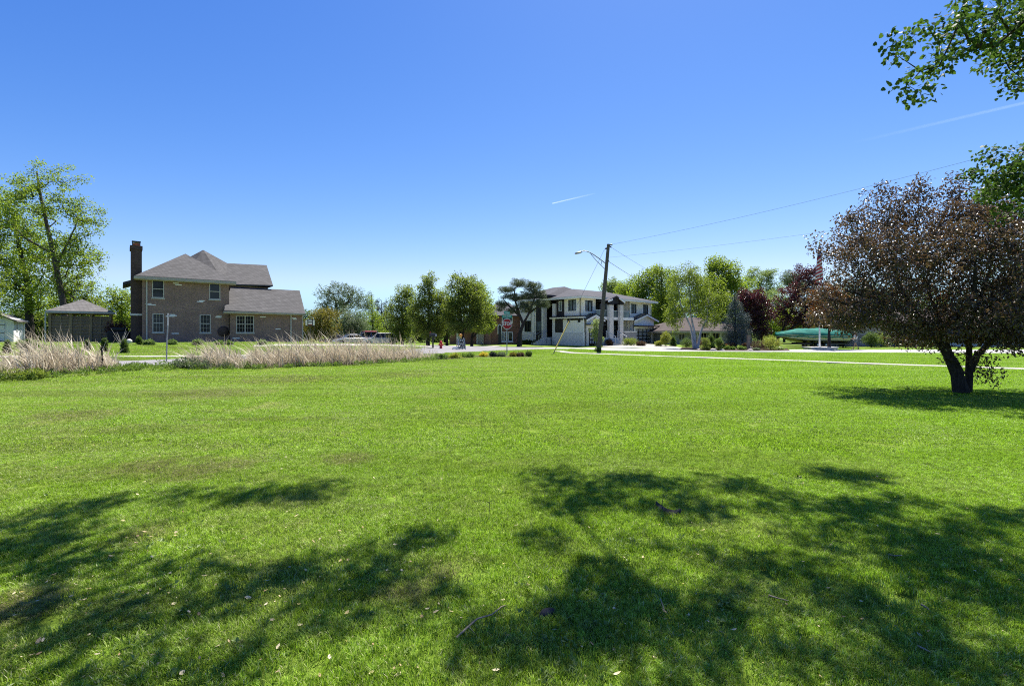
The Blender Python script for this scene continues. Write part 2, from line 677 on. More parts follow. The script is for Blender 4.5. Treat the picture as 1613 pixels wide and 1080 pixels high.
def grass_mat(name):
    t = NT(name)
    p = t.pos()
    a = t.n('ShaderNodeAttribute', attribute_name='rnd')
    f1 = t.noise(p, 0.16, 3, 0.6)            # broad drift from cooler to yellower turf
    f2 = t.noise(p, 0.8, 5, 0.7)             # thatch patches
    f4 = t.noise(t.scalevec(p, (0.16, 1.1, 1)), 0.7, 4, 0.6, 0.8)   # long tracks left by the mower
    sx = t.n('ShaderNodeSeparateXYZ')
    t.l(p, sx.inputs[0])
    lx = t.math('MULTIPLY', t.math('ADD', t.math('MULTIPLY', sx.outputs[0], -0.05), 0.35), 1.0)
    base = t.ramp(a.outputs['Fac'], [(0.0, (0.058, 0.130, 0.006)), (0.35, (0.158, 0.270, 0.016)), (0.7, (0.262, 0.38, 0.042)), (0.90, (0.38, 0.47, 0.11)), (0.96, (0.62, 0.57, 0.36))])
    base = t.mix(t.ramp(f1, [(0.35, 0.0), (0.7, 0.4)]), base, (0.25, 0.33, 0.025))
    rx = t.math('ADD', t.math('MULTIPLY', sx.outputs[0], 0.09), 0.1)
    base = t.mix(t.ramp(rx, [(0.1, 0.0), (0.9, 0.4)]), base, (0.19, 0.38, 0.006))
    dry = t.math('MULTIPLY', t.ramp(f2, [(0.50, 0.0), (0.66, 1.0)]), t.ramp(lx, [(0.0, 0.15), (0.8, 0.75)]))
    base = t.mix(dry, base, (0.36, 0.30, 0.145))
    trk = t.math('MULTIPLY', t.ramp(f4, [(0.5, 0.0), (0.62, 1.0)]), t.ramp(lx, [(0.1, 0.22), (0.7, 0.75)]))
    base = t.mix(trk, base, (0.15, 0.15, 0.05))
    # bare, worn spots of brown thatch on the left part of the lawn
    wob = t.noise(p, 5.5, 4, 0.7)
    worn = None
    for (qx, qy, r_) in WORN:
        d_ = t.n('ShaderNodeVectorMath', operation='DISTANCE')
        t.l(p, d_.inputs[0])
        d_.inputs[1].default_value = (qx, qy, 0.03)
        v_ = t.math('SUBTRACT', 1.0, t.math('DIVIDE', d_.outputs['Value'], r_))
        worn = v_ if worn is None else t.math('MAXIMUM', worn, v_)
    worn = t.ramp(t.math('ADD', worn, t.math('MULTIPLY', t.math('SUBTRACT', wob, 0.5), 1.6)), [(0.25, 0.0), (0.75, 0.8)])
    base = t.mix(worn, base, (0.21, 0.16, 0.09))
    f5 = t.noise(t.scalevec(p, (0.10, 0.9, 1)), 0.55, 3, 0.6, 0.6)   # paler mown bands
    base = t.mix(t.ramp(f5, [(0.52, 0.0), (0.68, 0.45)]), base, (0.34, 0.40, 0.12))
    g1 = t.noise(p, 26, 2, 0.6)
    g2 = t.noise(p, 6.5, 3, 0.7)
    base = t.mix(1.0, base, t.ramp(g1, [(0.3, 0.45), (0.7, 1.6)]), 'MULTIPLY')
    base = t.mix(1.0, base, t.ramp(g2, [(0.3, 0.62), (0.7, 1.32)]), 'MULTIPLY')
    b = t.bsdf(base, 0.36, 0.17)
    tr = t.n('ShaderNodeBsdfTranslucent')
    t.l(t.mix(0.5, base, (0.34, 0.60, 0.02)), tr.inputs['Color'])
    mx = t.n('ShaderNodeMixShader')
    mx.inputs[0].default_value = 0.42
    t.l(b, mx.inputs[1])
    t.l(tr.outputs[0], mx.inputs[2])
    return t.finish(mx.outputs[0])


M['grass'] = grass_mat('grass_blades')


def tile(size, n, h0, h1, wd, seed, clover=0.0):
    """one patch of blades: each blade is two quads, bent over"""
    g = np.random.default_rng(seed)
    bx = g.uniform(-size / 2, size / 2, n)
    by = g.uniform(-size / 2, size / 2, n)
    clump = 0.75 + 0.5 * (np.sin(bx * 23 + 1) * np.sin(by * 19 + 2) * 0.5 + 0.5)
    h = g.uniform(h0, h1, n) * clump
    a = g.uniform(0, 2 * np.pi, n)
    lean = g.uniform(0.15, 1.1, n) * h
    wv = wd * g.uniform(0.7, 1.3, n)
    dx, dy = np.cos(a), np.sin(a)
    b2 = a + np.pi / 2 + g.uniform(-0.6, 0.6, n)
    sx, sy = np.cos(b2) * wv / 2, np.sin(b2) * wv / 2
    def P(k, wk):
        z = h * (k * (1.15 - 0.25 * k) )
        ox, oy = bx + dx * lean * k * k, by + dy * lean * k * k
        return (np.stack([ox - sx * wk, oy - sy * wk, z], -1), np.stack([ox + sx * wk, oy + sy * wk, z], -1))
    A0, A1 = P(-0.08, 1)
    B0, B1 = P(0.5, 0.85)
    C0, C1 = P(1.0, 0.18)
    V = np.stack([A0, A1, B0, B1, C0, C1], 1).reshape(-1, 3)
    o = (np.arange(n) * 6)[:, None]
    Q = np.concatenate([o + np.array([[0, 1, 3, 2]]), o + np.array([[2, 3, 5, 4]])], 1).reshape(-1, 4)
    rnd = np.repeat(g.random(n), 2)
    ob = np_mesh('grass_tile', V, Q, M['grass'], attrs={'rnd': rnd}, smooth_=True)
    COL.objects.unlink(ob)
    return ob


def grass_group(tiles):
    ng = bpy.data.node_groups.new('scatter_grass', 'GeometryNodeTree')
    ng.interface.new_socket('Geometry', in_out='INPUT', socket_type='NodeSocketGeometry')
    ng.interface.new_socket('Geometry', in_out='OUTPUT', socket_type='NodeSocketGeometry')
    gi, go = ng.nodes.new('NodeGroupInput'), ng.nodes.new('NodeGroupOutput')
    join = ng.nodes.new('GeometryNodeJoinGeometry')
    at = ng.nodes.new('GeometryNodeInputNamedAttribute')
    at.data_type = 'FLOAT_VECTOR'
    at.inputs['Name'].default_value = 'turn'
    sc = ng.nodes.new('GeometryNodeInputNamedAttribute')
    sc.data_type = 'FLOAT'
    sc.inputs['Name'].default_value = 'size'
    vv = ng.nodes.new('GeometryNodeInputNamedAttribute')
    vv.data_type = 'FLOAT'
    vv.inputs['Name'].default_value = 'variant'
    cs = ng.nodes.new('ShaderNodeCombineXYZ')
    cs.inputs[0].default_value = 1
    cs.inputs[1].default_value = 1
    ng.links.new(sc.outputs[0], cs.inputs[2])
    e2r = ng.nodes.new('FunctionNodeEulerToRotation')
    ng.links.new(at.outputs[0], e2r.inputs[0])
    for k, t in enumerate(tiles):
        oi = ng.nodes.new('GeometryNodeObjectInfo')
        oi.inputs['Object'].default_value = t
        oi.inputs['As Instance'].default_value = True
        cmp_ = ng.nodes.new('FunctionNodeCompare')
        cmp_.data_type = 'FLOAT'
        cmp_.operation = 'EQUAL'
        cmp_.inputs['B'].default_value = float(k)
        cmp_.inputs['Epsilon'].default_value = 0.1
        ng.links.new(vv.outputs[0], cmp_.inputs['A'])
        ip = ng.nodes.new('GeometryNodeInstanceOnPoints')
        ng.links.new(gi.outputs[0], ip.inputs['Points'])
        ng.links.new(cmp_.outputs[0], ip.inputs['Selection'])
        ng.links.new(oi.outputs['Geometry'], ip.inputs['Instance'])
        ng.links.new(e2r.outputs[0], ip.inputs['Rotation'])
        ng.links.new(cs.outputs[0], ip.inputs['Scale'])
        ng.links.new(ip.outputs[0], join.inputs[0])
    ng.links.new(join.outputs[0], go.inputs[0])
    return ng


def scatter(name, tiles, step, ymin, ymax, margin, label, keep=None, zs=(0.8, 1.25)):
    pts = []
    y = ymin
    while y < ymax:
        half = 1.06 * y + margin
        n = int(2 * half / step) + 1
        xv = -half + (np.arange(n) + RNG.uniform(0, 1, n)) * step
        yv = y + RNG.uniform(0, step, n)
        pts.append(np.stack([xv, yv], -1))
        y += step
    P = np.concatenate(pts)
    P = P[(P[:, 1] >= ymin) & (P[:, 1] < ymax)]
    m = np.ones(len(P), bool)
    for poly in PAVED:
        m &= ~inpoly(P, poly)
    if keep is not None:
        m &= keep(P)
    P = P[m]
    Z = gz(P[:, 0], P[:, 1]) + 0.012
    me = bpy.data.meshes.new(name)
    me.vertices.add(len(P))
    me.vertices.foreach_set('co', np.stack([P[:, 0], P[:, 1], Z], -1).astype(np.float32).ravel())
    patch = 0.5 + 0.5 * np.sin(P[:, 0] * 1.7 + np.sin(P[:, 1] * 2.1)) * np.sin(P[:, 1] * 1.9 + np.cos(P[:, 0] * 1.3))
    sz = (zs[0] + (zs[1] - zs[0]) * patch) * RNG.uniform(0.9, 1.1, len(P))
    e_ = .4
    gx = (gz(P[:, 0] + e_, P[:, 1]) - gz(P[:, 0] - e_, P[:, 1])) / (2 * e_)
    gy = (gz(P[:, 0], P[:, 1] + e_) - gz(P[:, 0], P[:, 1] - e_)) / (2 * e_)
    turn = RNG.uniform(0, 6.283, len(P))
    rot = np.zeros((len(P), 3))
    for i in range(len(P)):
        q = Vector((0, 0, 1)).rotation_difference(Vector((-gx[i], -gy[i], 1)).normalized())
        rot[i] = (q.to_matrix() @ Matrix.Rotation(turn[i], 3, 'Z')).to_euler()
    a = me.attributes.new('turn', 'FLOAT_VECTOR', 'POINT')
    a.data.foreach_set('vector', rot.astype(np.float32).ravel())
    for nm, arr in (('size', sz), ('variant', RNG.integers(0, len(tiles), len(P)).astype(float))):
        a = me.attributes.new(nm, 'FLOAT', 'POINT')
        a.data.foreach_set('value', arr.astype(np.float32))
    me.materials.append(M['grass'])
    o = bpy.data.objects.new(name, me)
    COL.objects.link(o)
    md = o.modifiers.new('scatter', 'NODES')
    md.node_group = grass_group(tiles)
    tag(o, label, 'grass', kind='stuff')
    print(name, len(P))
    return o


near_tiles = [tile(0.42, 2000, 0.016, 0.033, 0.0033, 100 + i) for i in range(4)]
mid_tiles = [tile(0.8, 3000, 0.013, 0.036, 0.0065, 200 + i) for i in range(4)]
far_tiles = [tile(1.8, 4200, 0.014, 0.036, 0.016, 300 + i) for i in range(3)]
scatter('grass', near_tiles, 0.27, 1.5, 6.5, 1.5, 'short mown lawn grass closest to the front of the photo')
scatter('grass', mid_tiles, 0.55, 6.5, 15, 2.0, 'short mown lawn grass across the middle of the lawn')
scatter('grass', far_tiles, 1.2, 15, 50, 4.0, 'short mown lawn grass at the far end, by the roads and houses')
# ---------------------------------------------------------------- tree builder
def skeleton(trunks, centers, rng, step=0.7, jit=0.12, lowpref=0.5, bow=0.12):
    """grow limbs from the trunk polylines to every foliage cluster; returns nodes, parents, trunk mask"""
    nodes, par, ist = [], [], []
    for tr in trunks:
        prev = -1
        for p in tr:
            nodes.append(np.array(p, float))
            par.append(prev)
            ist.append(True)
            prev = len(nodes) - 1
    tn = np.array(nodes)
    zmin = tn[:, 2].min() + 0.25 * (tn[:, 2].max() - tn[:, 2].min())
    order = np.argsort([np.min(np.linalg.norm(tn - c, axis=1)) for c in centers])
    arr = np.array(nodes)
    ends = []
    for ci in order:
        c = np.asarray(centers[ci], float)
        d = np.linalg.norm(arr - c, axis=1)
        cost = d + lowpref * np.maximum(0, arr[:, 2] - c[2] + 0.25 * d) + np.where(arr[:, 2] < zmin, 3 * d, 0)
        j = int(np.argmin(cost))
        a = arr[j]
        n = max(1, int(d[j] / step))
        new = []
        side = rng.normal(0, jit, 3) * d[j]
        for k in range(1, n + 1):
            u = k / n
            p = a + (c - a) * u + side * math.sin(math.pi * u) + np.array((0, 0, bow * d[j] * math.sin(math.pi * u)))
            par.append(j if k == 1 else len(nodes) - 1)
            nodes.append(p)
            ist.append(False)
            new.append(p)
        ends.append(len(nodes) - 1)
        arr = np.vstack([arr] + [np.array(new)])
    return arr, np.array(par), np.array(ist), ends


def limb_mesh(mb, arr, par, ist, r_base, r_tip, sides=5):
    n = len(arr)
    cnt = np.zeros(n)
    haschild = np.zeros(n, bool)
    haschild[par[par >= 0]] = True
    cnt[~haschild] = 1
    for i in range(n - 1, -1, -1):
        if par[i] >= 0:
            cnt[par[i]] += cnt[i]
    tot = max(cnt.max(), 2)
    r = r_tip + (r_base - r_tip) * np.sqrt(np.maximum(0, cnt - 1) / (tot - 1)) * 0.85
    for i in range(n):
        j = par[i]
        if j < 0 or ist[i]:
            continue
        rj = min(r[j], r[i] * 1.5) if ist[j] else r[j]
        mb.tube([arr[j], arr[i]], [rj, r[i]], sides if r[i] > r_tip * 2 else 3, cap=False)
    return r


def leaves_np(centers, sizes, per, L, W, rng, droop=0.3, fold=0.25, shape='diamond', flat=0.0, colour=None):
    """leaf faces scattered round cluster centres; returns V, Q, rnd"""
    C = np.repeat(centers, per, axis=0)
    S = np.repeat(sizes, per)
    n = len(C)
    d = rng.normal(0, 1, (n, 3))
    d /= np.linalg.norm(d, axis=1)[:, None]
    rad = S * rng.random(n) ** 0.45
    P = C + d * rad[:, None] * np.array((1, 1, 1 - flat))
    ax = rng.normal(0, 1, (n, 3)) + d * 0.7
    ax[:, 2] -= droop
    ax /= np.linalg.norm(ax, axis=1)[:, None]
    up = rng.normal(0, 0.55, (n, 3)) + np.array((0, 0, 0.9))
    si = np.cross(ax, up)
    si /= np.linalg.norm(si, axis=1)[:, None] + 1e-9
    nm = np.cross(si, ax)
    ln = (L * rng.uniform(0.65, 1.25, n))[:, None]
    wd = (W * rng.uniform(0.65, 1.25, n))[:, None]
    if shape == 'maple':
        prof = [(0, 0), (0.12, 0.42), (0.42, 0.5), (0.5, 0.3), (0.62, 0.42), (1, 0), (0.62, -0.42), (0.5, -0.3), (0.42, -0.5), (0.12, -0.42)]
        k = len(prof)
        V = np.stack([P + ax * ln * a + si * wd * b - nm * ln * (0.18 * a * a + fold * abs(b) * 0.35) for a, b in prof], 1).reshape(-1, 3)
        o = (np.arange(n) * k)[:, None]
        Q = np.concatenate([o + np.array([[0, 1, 2, 3]]), o + np.array([[0, 3, 4, 5]]), o + np.array([[0, 5, 6, 7]]), o + np.array([[0, 7, 8, 9]])], 1).reshape(-1, 4)
        rep = 4
    else:
        V = np.stack([P, P + ax * ln * 0.45 + si * wd * 0.5 + nm * wd * fold, P + ax * ln - nm * ln * 0.1, P + ax * ln * 0.45 - si * wd * 0.5 + nm * wd * fold], 1).reshape(-1, 3)
        o = (np.arange(n) * 4)[:, None]
        Q = o + np.array([[0, 1, 2, 3]])
        rep = 1
    base = rng.random(len(centers)) * 0.45 if colour is None else colour
    rnd = np.clip(np.repeat(base, per) + rng.random(n) * 0.55, 0, 1)
    return V, Q, np.repeat(rnd, rep)


def ell_points(ells, n, rng, shell=0.45, mind=0.0):
    """n points spread through a union of ellipsoids (cx,cy,cz,rx,ry,rz[,weight])"""
    wts = np.array([(e[3] * e[4] * e[5]) ** 0.75 * (e[6] if len(e) > 6 else 1) for e in ells])
    wts = wts / wts.sum()
    pts = []
    tries = 0
    while len(pts) < n and tries < n * 40:
        tries += 1
        e = ells[rng.choice(len(ells), p=wts)]
        d = rng.normal(0, 1, 3)
        d /= np.linalg.norm(d)
        p = np.array(e[:3]) + d * np.array(e[3:6]) * rng.random() ** shell
        if mind and pts:
            if np.min(np.linalg.norm(np.array(pts) - p, axis=1)) < mind:
                continue
        pts.append(p)
    return np.array(pts)


TREES = {}


def tree(name, label, cat, base, ells, trunks, r_base, leaf, bark, ncl=120, cl=0.5, per=40, L=0.16, W=0.1,
         group=None, seed=1, r_tip=0.012, droop=0.3, shape='diamond', shell=0.5, mind=None, flat=0.2, lowpref=0.5, bow=0.1,
         step=0.8, crown_name='crown', trunk_sides=9, extra=None, limb=0.5, sub=0.8):
    rng = np.random.default_rng(seed)
    root = empty(name, base, 0, label, cat, group)
    C = ell_points(ells, ncl, rng, shell, cl * 0.5 if mind is None else mind)
    if extra is not None:
        C = np.vstack([C, np.array(extra)])
    arr, par, ist, ends = skeleton(trunks, C, rng, step=step, lowpref=lowpref, bow=bow)
    mb = MB()
    limb_mesh(mb, arr, par, ist, r_base * limb, r_tip)
    k = 0
    for tr in trunks:
        m = len(tr)
        rb = r_base if tr[0][2] < 0.3 else r_base * 0.6
        if len(trunks) > 1 and tr is not trunks[0]:
            rb = r_base * sub
        rr = [rb * (1 - 0.78 * i / max(1, m - 1)) for i in range(m)]
        if tr[0][2] < 0.3:
            rr[0] = rb * 1.25
        # smooth the polyline a little
        pts, rs = [], []
        for i in range(m - 1):
            for q in range(3):
                u = q / 3
                pts.append(Vector(tr[i]).lerp(Vector(tr[i + 1]), u))
                rs.append(rr[i] * (1 - u) + rr[i + 1] * u)
        pts.append(Vector(tr[-1]))
        rs.append(rr[-1])
        mb.tube(pts, rs, trunk_sides, wob=0.08)
    mb.build('trunk', bark, root, fix=False)
    V, Q, rnd = leaves_np(C, cl * rng.uniform(0.7, 1.3, len(C)), per, L, W, rng, droop=droop, shape=shape, flat=flat)
    np_mesh(crown_name, V, Q, leaf, root, attrs={'rnd': rnd})
    return root


def S3(a, b, k):
    return tuple(a[i] + (b[i] - a[i]) * k for i in range(3))


def simple_trunk(h, lean=(0, 0), n=4, seed=0):
    g = random.Random(seed)
    out = []
    for i in range(n + 1):
        u = i / n
        out.append((lean[0] * u + g.uniform(-0.04, 0.04) * h * (i > 0), lean[1] * u + g.uniform(-0.04, 0.04) * h * (i > 0), h * u - 0.1 * (i == 0)))
    return out


L_ = {}
def lm(key, stops, trans, tw=0.4, rough=0.5, spec=0.3):
    L_[key] = leaf_mat('leaves_' + key, [(i / max(1, len(stops) - 1), c) for i, c in enumerate(stops)], trans, tw, rough, spec)

lm('spring_green', [(0.055, 0.092, 0.012), (0.105, 0.165, 0.017), (0.19, 0.245, 0.04)], (0.29, 0.40, 0.03), 0.46)
lm('yellow_green', [(0.06, 0.10, 0.012), (0.115, 0.165, 0.017), (0.18, 0.22, 0.035)], (0.26, 0.35, 0.03), 0.42)
lm('mid_green', [(0.035, 0.06, 0.012), (0.06, 0.095, 0.018), (0.095, 0.125, 0.025)], (0.13, 0.22, 0.03), 0.35)
lm('olive', [(0.052, 0.080, 0.014), (0.100, 0.140, 0.022), (0.165, 0.195, 0.04)], (0.25, 0.33, 0.035), 0.42)
lm('pale_green', [(0.10, 0.14, 0.05), (0.165, 0.21, 0.08), (0.25, 0.29, 0.12)], (0.28, 0.38, 0.09), 0.42)
lm('grey_green', [(0.09, 0.115, 0.065), (0.14, 0.165, 0.095), (0.20, 0.225, 0.14)], (0.16, 0.22, 0.09), 0.3)
lm('golden', [(0.065, 0.085, 0.014), (0.115, 0.125, 0.018), (0.21, 0.15, 0.028)], (0.25, 0.22, 0.03), 0.38)
lm('dark_conifer', [(0.012, 0.022, 0.012), (0.025, 0.04, 0.02), (0.04, 0.055, 0.028)], (0.03, 0.05, 0.02), 0.12)
lm('pine', [(0.045, 0.066, 0.036), (0.08, 0.108, 0.056), (0.135, 0.16, 0.085)], (0.12, 0.16, 0.06), 0.25)
lm('blue_spruce', [(0.055, 0.08, 0.075), (0.10, 0.135, 0.13), (0.17, 0.21, 0.205)], (0.07, 0.10, 0.09), 0.12)
lm('maroon', [(0.028, 0.010, 0.012), (0.050, 0.016, 0.020), (0.095, 0.030, 0.032)], (0.12, 0.02, 0.025), 0.25, 0.38, 0.4)
lm('copper', [(0.06, 0.028, 0.013), (0.14, 0.058, 0.018), (0.25, 0.11, 0.03)], (0.30, 0.12, 0.025), 0.35)
lm('plum', [(0.026, 0.018, 0.015), (0.050, 0.034, 0.027), (0.080, 0.055, 0.040), (0.092, 0.098, 0.036), (0.23, 0.075, 0.04)], (0.16, 0.095, 0.045), 0.22, 0.4, 0.65)
lm('maple', [(0.022, 0.048, 0.010), (0.042, 0.078, 0.015), (0.075, 0.115, 0.024)], (0.10, 0.19, 0.025), 0.28, 0.55, 0.12)
lm('boxwood', [(0.06, 0.11, 0.018), (0.10, 0.17, 0.025), (0.15, 0.22, 0.04)], (0.2, 0.32, 0.04), 0.3)
lm('russet', [(0.06, 0.035, 0.018), (0.10, 0.06, 0.028), (0.14, 0.09, 0.04)], (0.12, 0.07, 0.03), 0.25)
lm('lime', [(0.16, 0.19, 0.02), (0.24, 0.27, 0.03), (0.32, 0.34, 0.06)], (0.38, 0.42, 0.05), 0.35)
lm('yellow_bloom', [(0.45, 0.36, 0.02), (0.60, 0.50, 0.03), (0.70, 0.62, 0.06)], (0.6, 0.5, 0.04), 0.3)
lm('hosta', [(0.10, 0.16, 0.03), (0.16, 0.23, 0.06), (0.24, 0.30, 0.11)], (0.2, 0.3, 0.06), 0.3)
# ---------------------------------------------------------------- trees placed in the scene
def loc(base, px, py, Y, dy=0.0):
    """local coordinates (tree frame) of the picture point at depth Y"""
    p = R(px, py, Y + dy)
    return (p.x - base.x, p.y - base.y, p.z - base.z)


def tr_px(name, label, cat, Y, pxb, blobs, stem, r_base, leaf, bark, pyb=None, **kw):
    """tree from picture measurements: blobs (px, py, rx, ry[, depth shift[, weight]]) in photo pixels"""
    base = onY(pxb, Y)
    k = Y / F
    ells = []
    for b in blobs:
        dy = b[4] if len(b) > 4 else 0.0
        wt = b[5] if len(b) > 5 else 1.0
        c = loc(base, b[0], b[1], Y, 0)
        rx, rz = b[2] * k, b[3] * k
        ells.append((c[0], dy, c[2], rx, max(0.5, min(rx, 1.4 * max(rz, rx * .6))), rz, wt))
    trunks = []
    for s in stem:
        pts = []
        for i, q in enumerate(s):
            c = loc(base, q[0], q[1], Y, 0)
            pts.append((c[0], q[2] if len(q) > 2 else 0.0, c[2]))
        if abs(pts[0][2]) < 0.6:
            pts[0] = (pts[0][0], pts[0][1], -0.12)
        trunks.append(pts)
    return tree(name, label, cat, base, ells, trunks, r_base, leaf, bark, **kw)


WOODS = 'trees standing behind the brick house and gazebo'
# --- left side
tr_px('deciduous_tree', 'tall leaning tree with an airy thin spring top rising behind the slatted gazebo', 'tree', 47, 103,
      [(125, 338, 28, 38, 0.5), (112, 395, 36, 36), (70, 285, 38, 30, 0, .45), (60, 330, 50, 40, -1, .8), (30, 300, 30, 28, 0, .4), (95, 320, 30, 40, 1, .6), (140, 410, 22, 30), (50, 390, 45, 45, 1.5), (105, 270, 30, 22, 0, .35), (80, 440, 40, 40, 1.5)],
      [[(104, 546), (100, 480), (88, 420), (75, 360), (62, 300), (58, 270)], [(88, 420), (108, 380), (124, 345)], [(84, 400), (40, 375), (10, 345)]], 0.30, L_['spring_green'], M['bark'],
      ncl=380, cl=0.58, per=42, L=0.20, W=0.12, seed=3, group=WOODS, shell=0.4, mind=0.33, sub=.45)
tr_px('deciduous_tree', 'dense mid green tree with a dark upright trunk between the white shed and gazebo', 'tree', 52, 47,
      [(15, 350, 50, 50), (40, 410, 50, 50), (-20, 400, 60, 60), (20, 460, 60, 38), (60, 470, 40, 30), (-30, 320, 40, 40), (70, 430, 30, 30)],
      [[(47, 548), (46, 500), (44, 450), (30, 390), (22, 340)], [(45, 470), (70, 430)], [(45, 470), (0, 410)]], 0.42, L_['spring_green'], M['bark_dark'],
      sub=.5, ncl=380, cl=0.75, per=50, L=0.24, W=0.15, seed=4, group=WOODS, mind=0.45)
tr_px('deciduous_tree', 'bright yellow green young tree directly behind the gazebo roof', 'tree', 50, 128,
      [(130, 470, 28, 32), (118, 495, 30, 30), (150, 490, 22, 32), (108, 455, 22, 25), (160, 515, 22, 28)],
      [[(128, 546), (128, 510), (130, 470)]], 0.16, L_['yellow_green'], M['bark'], ncl=150, cl=0.6, per=46, L=0.2, W=0.12, seed=5, group=WOODS)
tr_px('deciduous_tree', 'rounded green tree showing between the gazebo and the tall brick chimney', 'tree', 54, 190,
      [(192, 472, 24, 28), (182, 500, 22, 30), (205, 500, 24, 34), (195, 530, 26, 22)],
      [[(190, 546), (191, 510), (192, 470)]], 0.18, L_['spring_green'], M['bark'], ncl=150, cl=0.6, per=50, L=0.2, W=0.13, seed=6, group=WOODS)
tr_px('deciduous_tree', 'pale lime tree whose branches enter at the left edge above the white shed', 'tree', 38, -32,
      [(-25, 450, 38, 35), (-30, 480, 36, 26), (-55, 430, 50, 50)],
      [[(-32, 550), (-33, 500), (-35, 450)]], 0.2, L_['yellow_green'], M['bark'], ncl=110, cl=0.5, per=44, L=0.19, W=0.12, seed=7, group=WOODS)
for i, (px, Y, h, wd, mt, lb) in enumerate([
        (20, 58, 60, 38, 'mid_green', 'dark bushy understorey tree behind the white shed'),
        (75, 60, 66, 36, 'olive', 'olive understorey tree filling the gap left of the gazebo'),
        (150, 62, 62, 40, 'mid_green', 'dark green bushy tree far behind the gazebo'),
        (-40, 60, 70, 50, 'mid_green', 'dark tree half cut by the left edge behind the shed'),
        (205, 66, 60, 34, 'spring_green', 'green tree far behind the chimney of the brick house')]):
    tr_px('understorey_tree', lb, 'tree', Y, px, [(px, 540 - h * .55, wd, h * .5), (px - wd * .5, 540 - h * .35, wd * .6, h * .38), (px + wd * .5, 540 - h * .35, wd * .6, h * .36)],
          [[(px, 545), (px + 1, 520), (px, 540 - h * .6)]], 0.14, L_[mt], M['bark_dark'], ncl=120, cl=0.75, per=44, L=0.27, W=0.17, seed=30 + i, group=WOODS)

# --- middle distance
MID = 'trees along the driveways in the middle distance'
tr_px('willow_tree', 'wispy pale tree with feathery spreading branches rising far behind the parked cars', 'tree', 105, 532,
      [(515, 465, 18, 14, 0, .7), (535, 455, 22, 12, 0, .8), (555, 462, 18, 12, 0, .8), (540, 478, 34, 16), (575, 472, 16, 16), (510, 490, 18, 18), (585, 485, 14, 20)],
      [[(532, 545), (531, 510), (530, 480), (525, 462)], [(531, 500), (548, 475), (556, 458)], [(531, 505), (512, 478)]], 0.4, L_['grey_green'], M['bark'],
      ncl=210, cl=0.9, per=36, L=0.42, W=0.15, seed=8, group=MID, shell=.55, mind=.5)
tr_px('conifer_tree', 'light green soft pine standing behind the silver cars, left of the row of leafy trees', 'tree', 92, 588,
      [(585, 475, 9, 12), (588, 500, 18, 18), (590, 522, 26, 20), (604, 535, 22, 16)],
      [[(588, 546), (587, 500), (585, 466)]], 0.25, L_['spring_green'], M['bark'], ncl=130, cl=0.8, per=40, L=0.34, W=0.1, seed=9, group=MID, droop=.1)
for i, (px, top) in enumerate([(594, 470), (601, 473), (608, 469), (616, 472)]):
    tr_px('conifer_tree', ['dark spire shaped conifer far off, first from the wispy tree', 'dark far conifer, second along the small group of four spires',
                           'tallest dark spire in the far group of conifers', 'dark far conifer nearest the leafy street trees'][i], 'tree', 125, px,
          [(px, top + 14, 4, 14), (px, top + 34, 6, 16), (px, top + 54, 7, 16)], [[(px, 542), (px, 505), (px, top)]], 0.2, L_['dark_conifer'], M['bark_dark'],
          ncl=46, cl=0.8, per=34, L=0.5, W=0.14, seed=40 + i, group='far dark conifers', shell=.6)
tr_px('ornamental_tree', 'small tree with golden orange top beside the basketball hoop', 'tree', 76, 504,
      [(512, 500, 22, 16), (500, 512, 22, 18), (518, 520, 20, 14), (496, 525, 16, 12)],
      [[(504, 546), (504, 532), (506, 510)]], 0.14, L_['golden'], M['bark_dark'], ncl=130, cl=0.7, per=52, L=0.24, W=0.15, seed=10, group=MID)
tr_px('ornamental_tree', 'rounded grey green tree standing right behind the light coloured car', 'tree', 82, 552,
      [(553, 508, 26, 28), (545, 520, 24, 20), (565, 520, 18, 20)],
      [[(552, 546), (552, 530), (553, 505)]], 0.14, L_['grey_green'], M['bark_dark'], ncl=170, cl=0.75, per=56, L=0.24, W=0.15, seed=11, group=MID)
PEAR = 'leafy street trees near the fire hydrant'
tr_px('street_tree', 'leafy olive tree at the left end of the row, behind the reeds', 'tree', 66, 634,
      [(634, 470, 20, 24), (625, 500, 18, 26), (645, 498, 20, 30), (634, 525, 24, 14)],
      [[(634, 548), (634, 520), (633, 460)]], 0.16, L_['olive'], M['bark_dark'], ncl=190, cl=0.6, per=56, L=0.2, W=0.14, seed=12, group=PEAR, mind=.3)
tr_px('street_tree', 'tall olive green tree with a straight trunk beside the black mailbox', 'tree', 56.5, 674,
      [(676, 445, 14, 17), (672, 472, 22, 24), (662, 500, 24, 26), (690, 500, 20, 28), (678, 520, 26, 14), (698, 470, 14, 18)],
      [[(674, 548), (675, 515), (676, 450)], [(675, 520), (655, 495)], [(675, 525), (700, 495)]], 0.2, L_['olive'], M['bark_dark'], ncl=250, cl=0.55, per=56, L=0.19, W=0.13, seed=13, group=PEAR, mind=.3)
tr_px('street_tree', 'mid green tree in the back of the row, over the fire hydrant', 'tree', 64, 704,
      [(704, 490, 16, 26), (704, 515, 22, 16)],
      [[(704, 547), (704, 515), (704, 480)]], 0.17, L_['mid_green'], M['bark_dark'], ncl=120, cl=0.6, per=50, L=0.2, W=0.14, seed=14, group=PEAR, mind=.3)
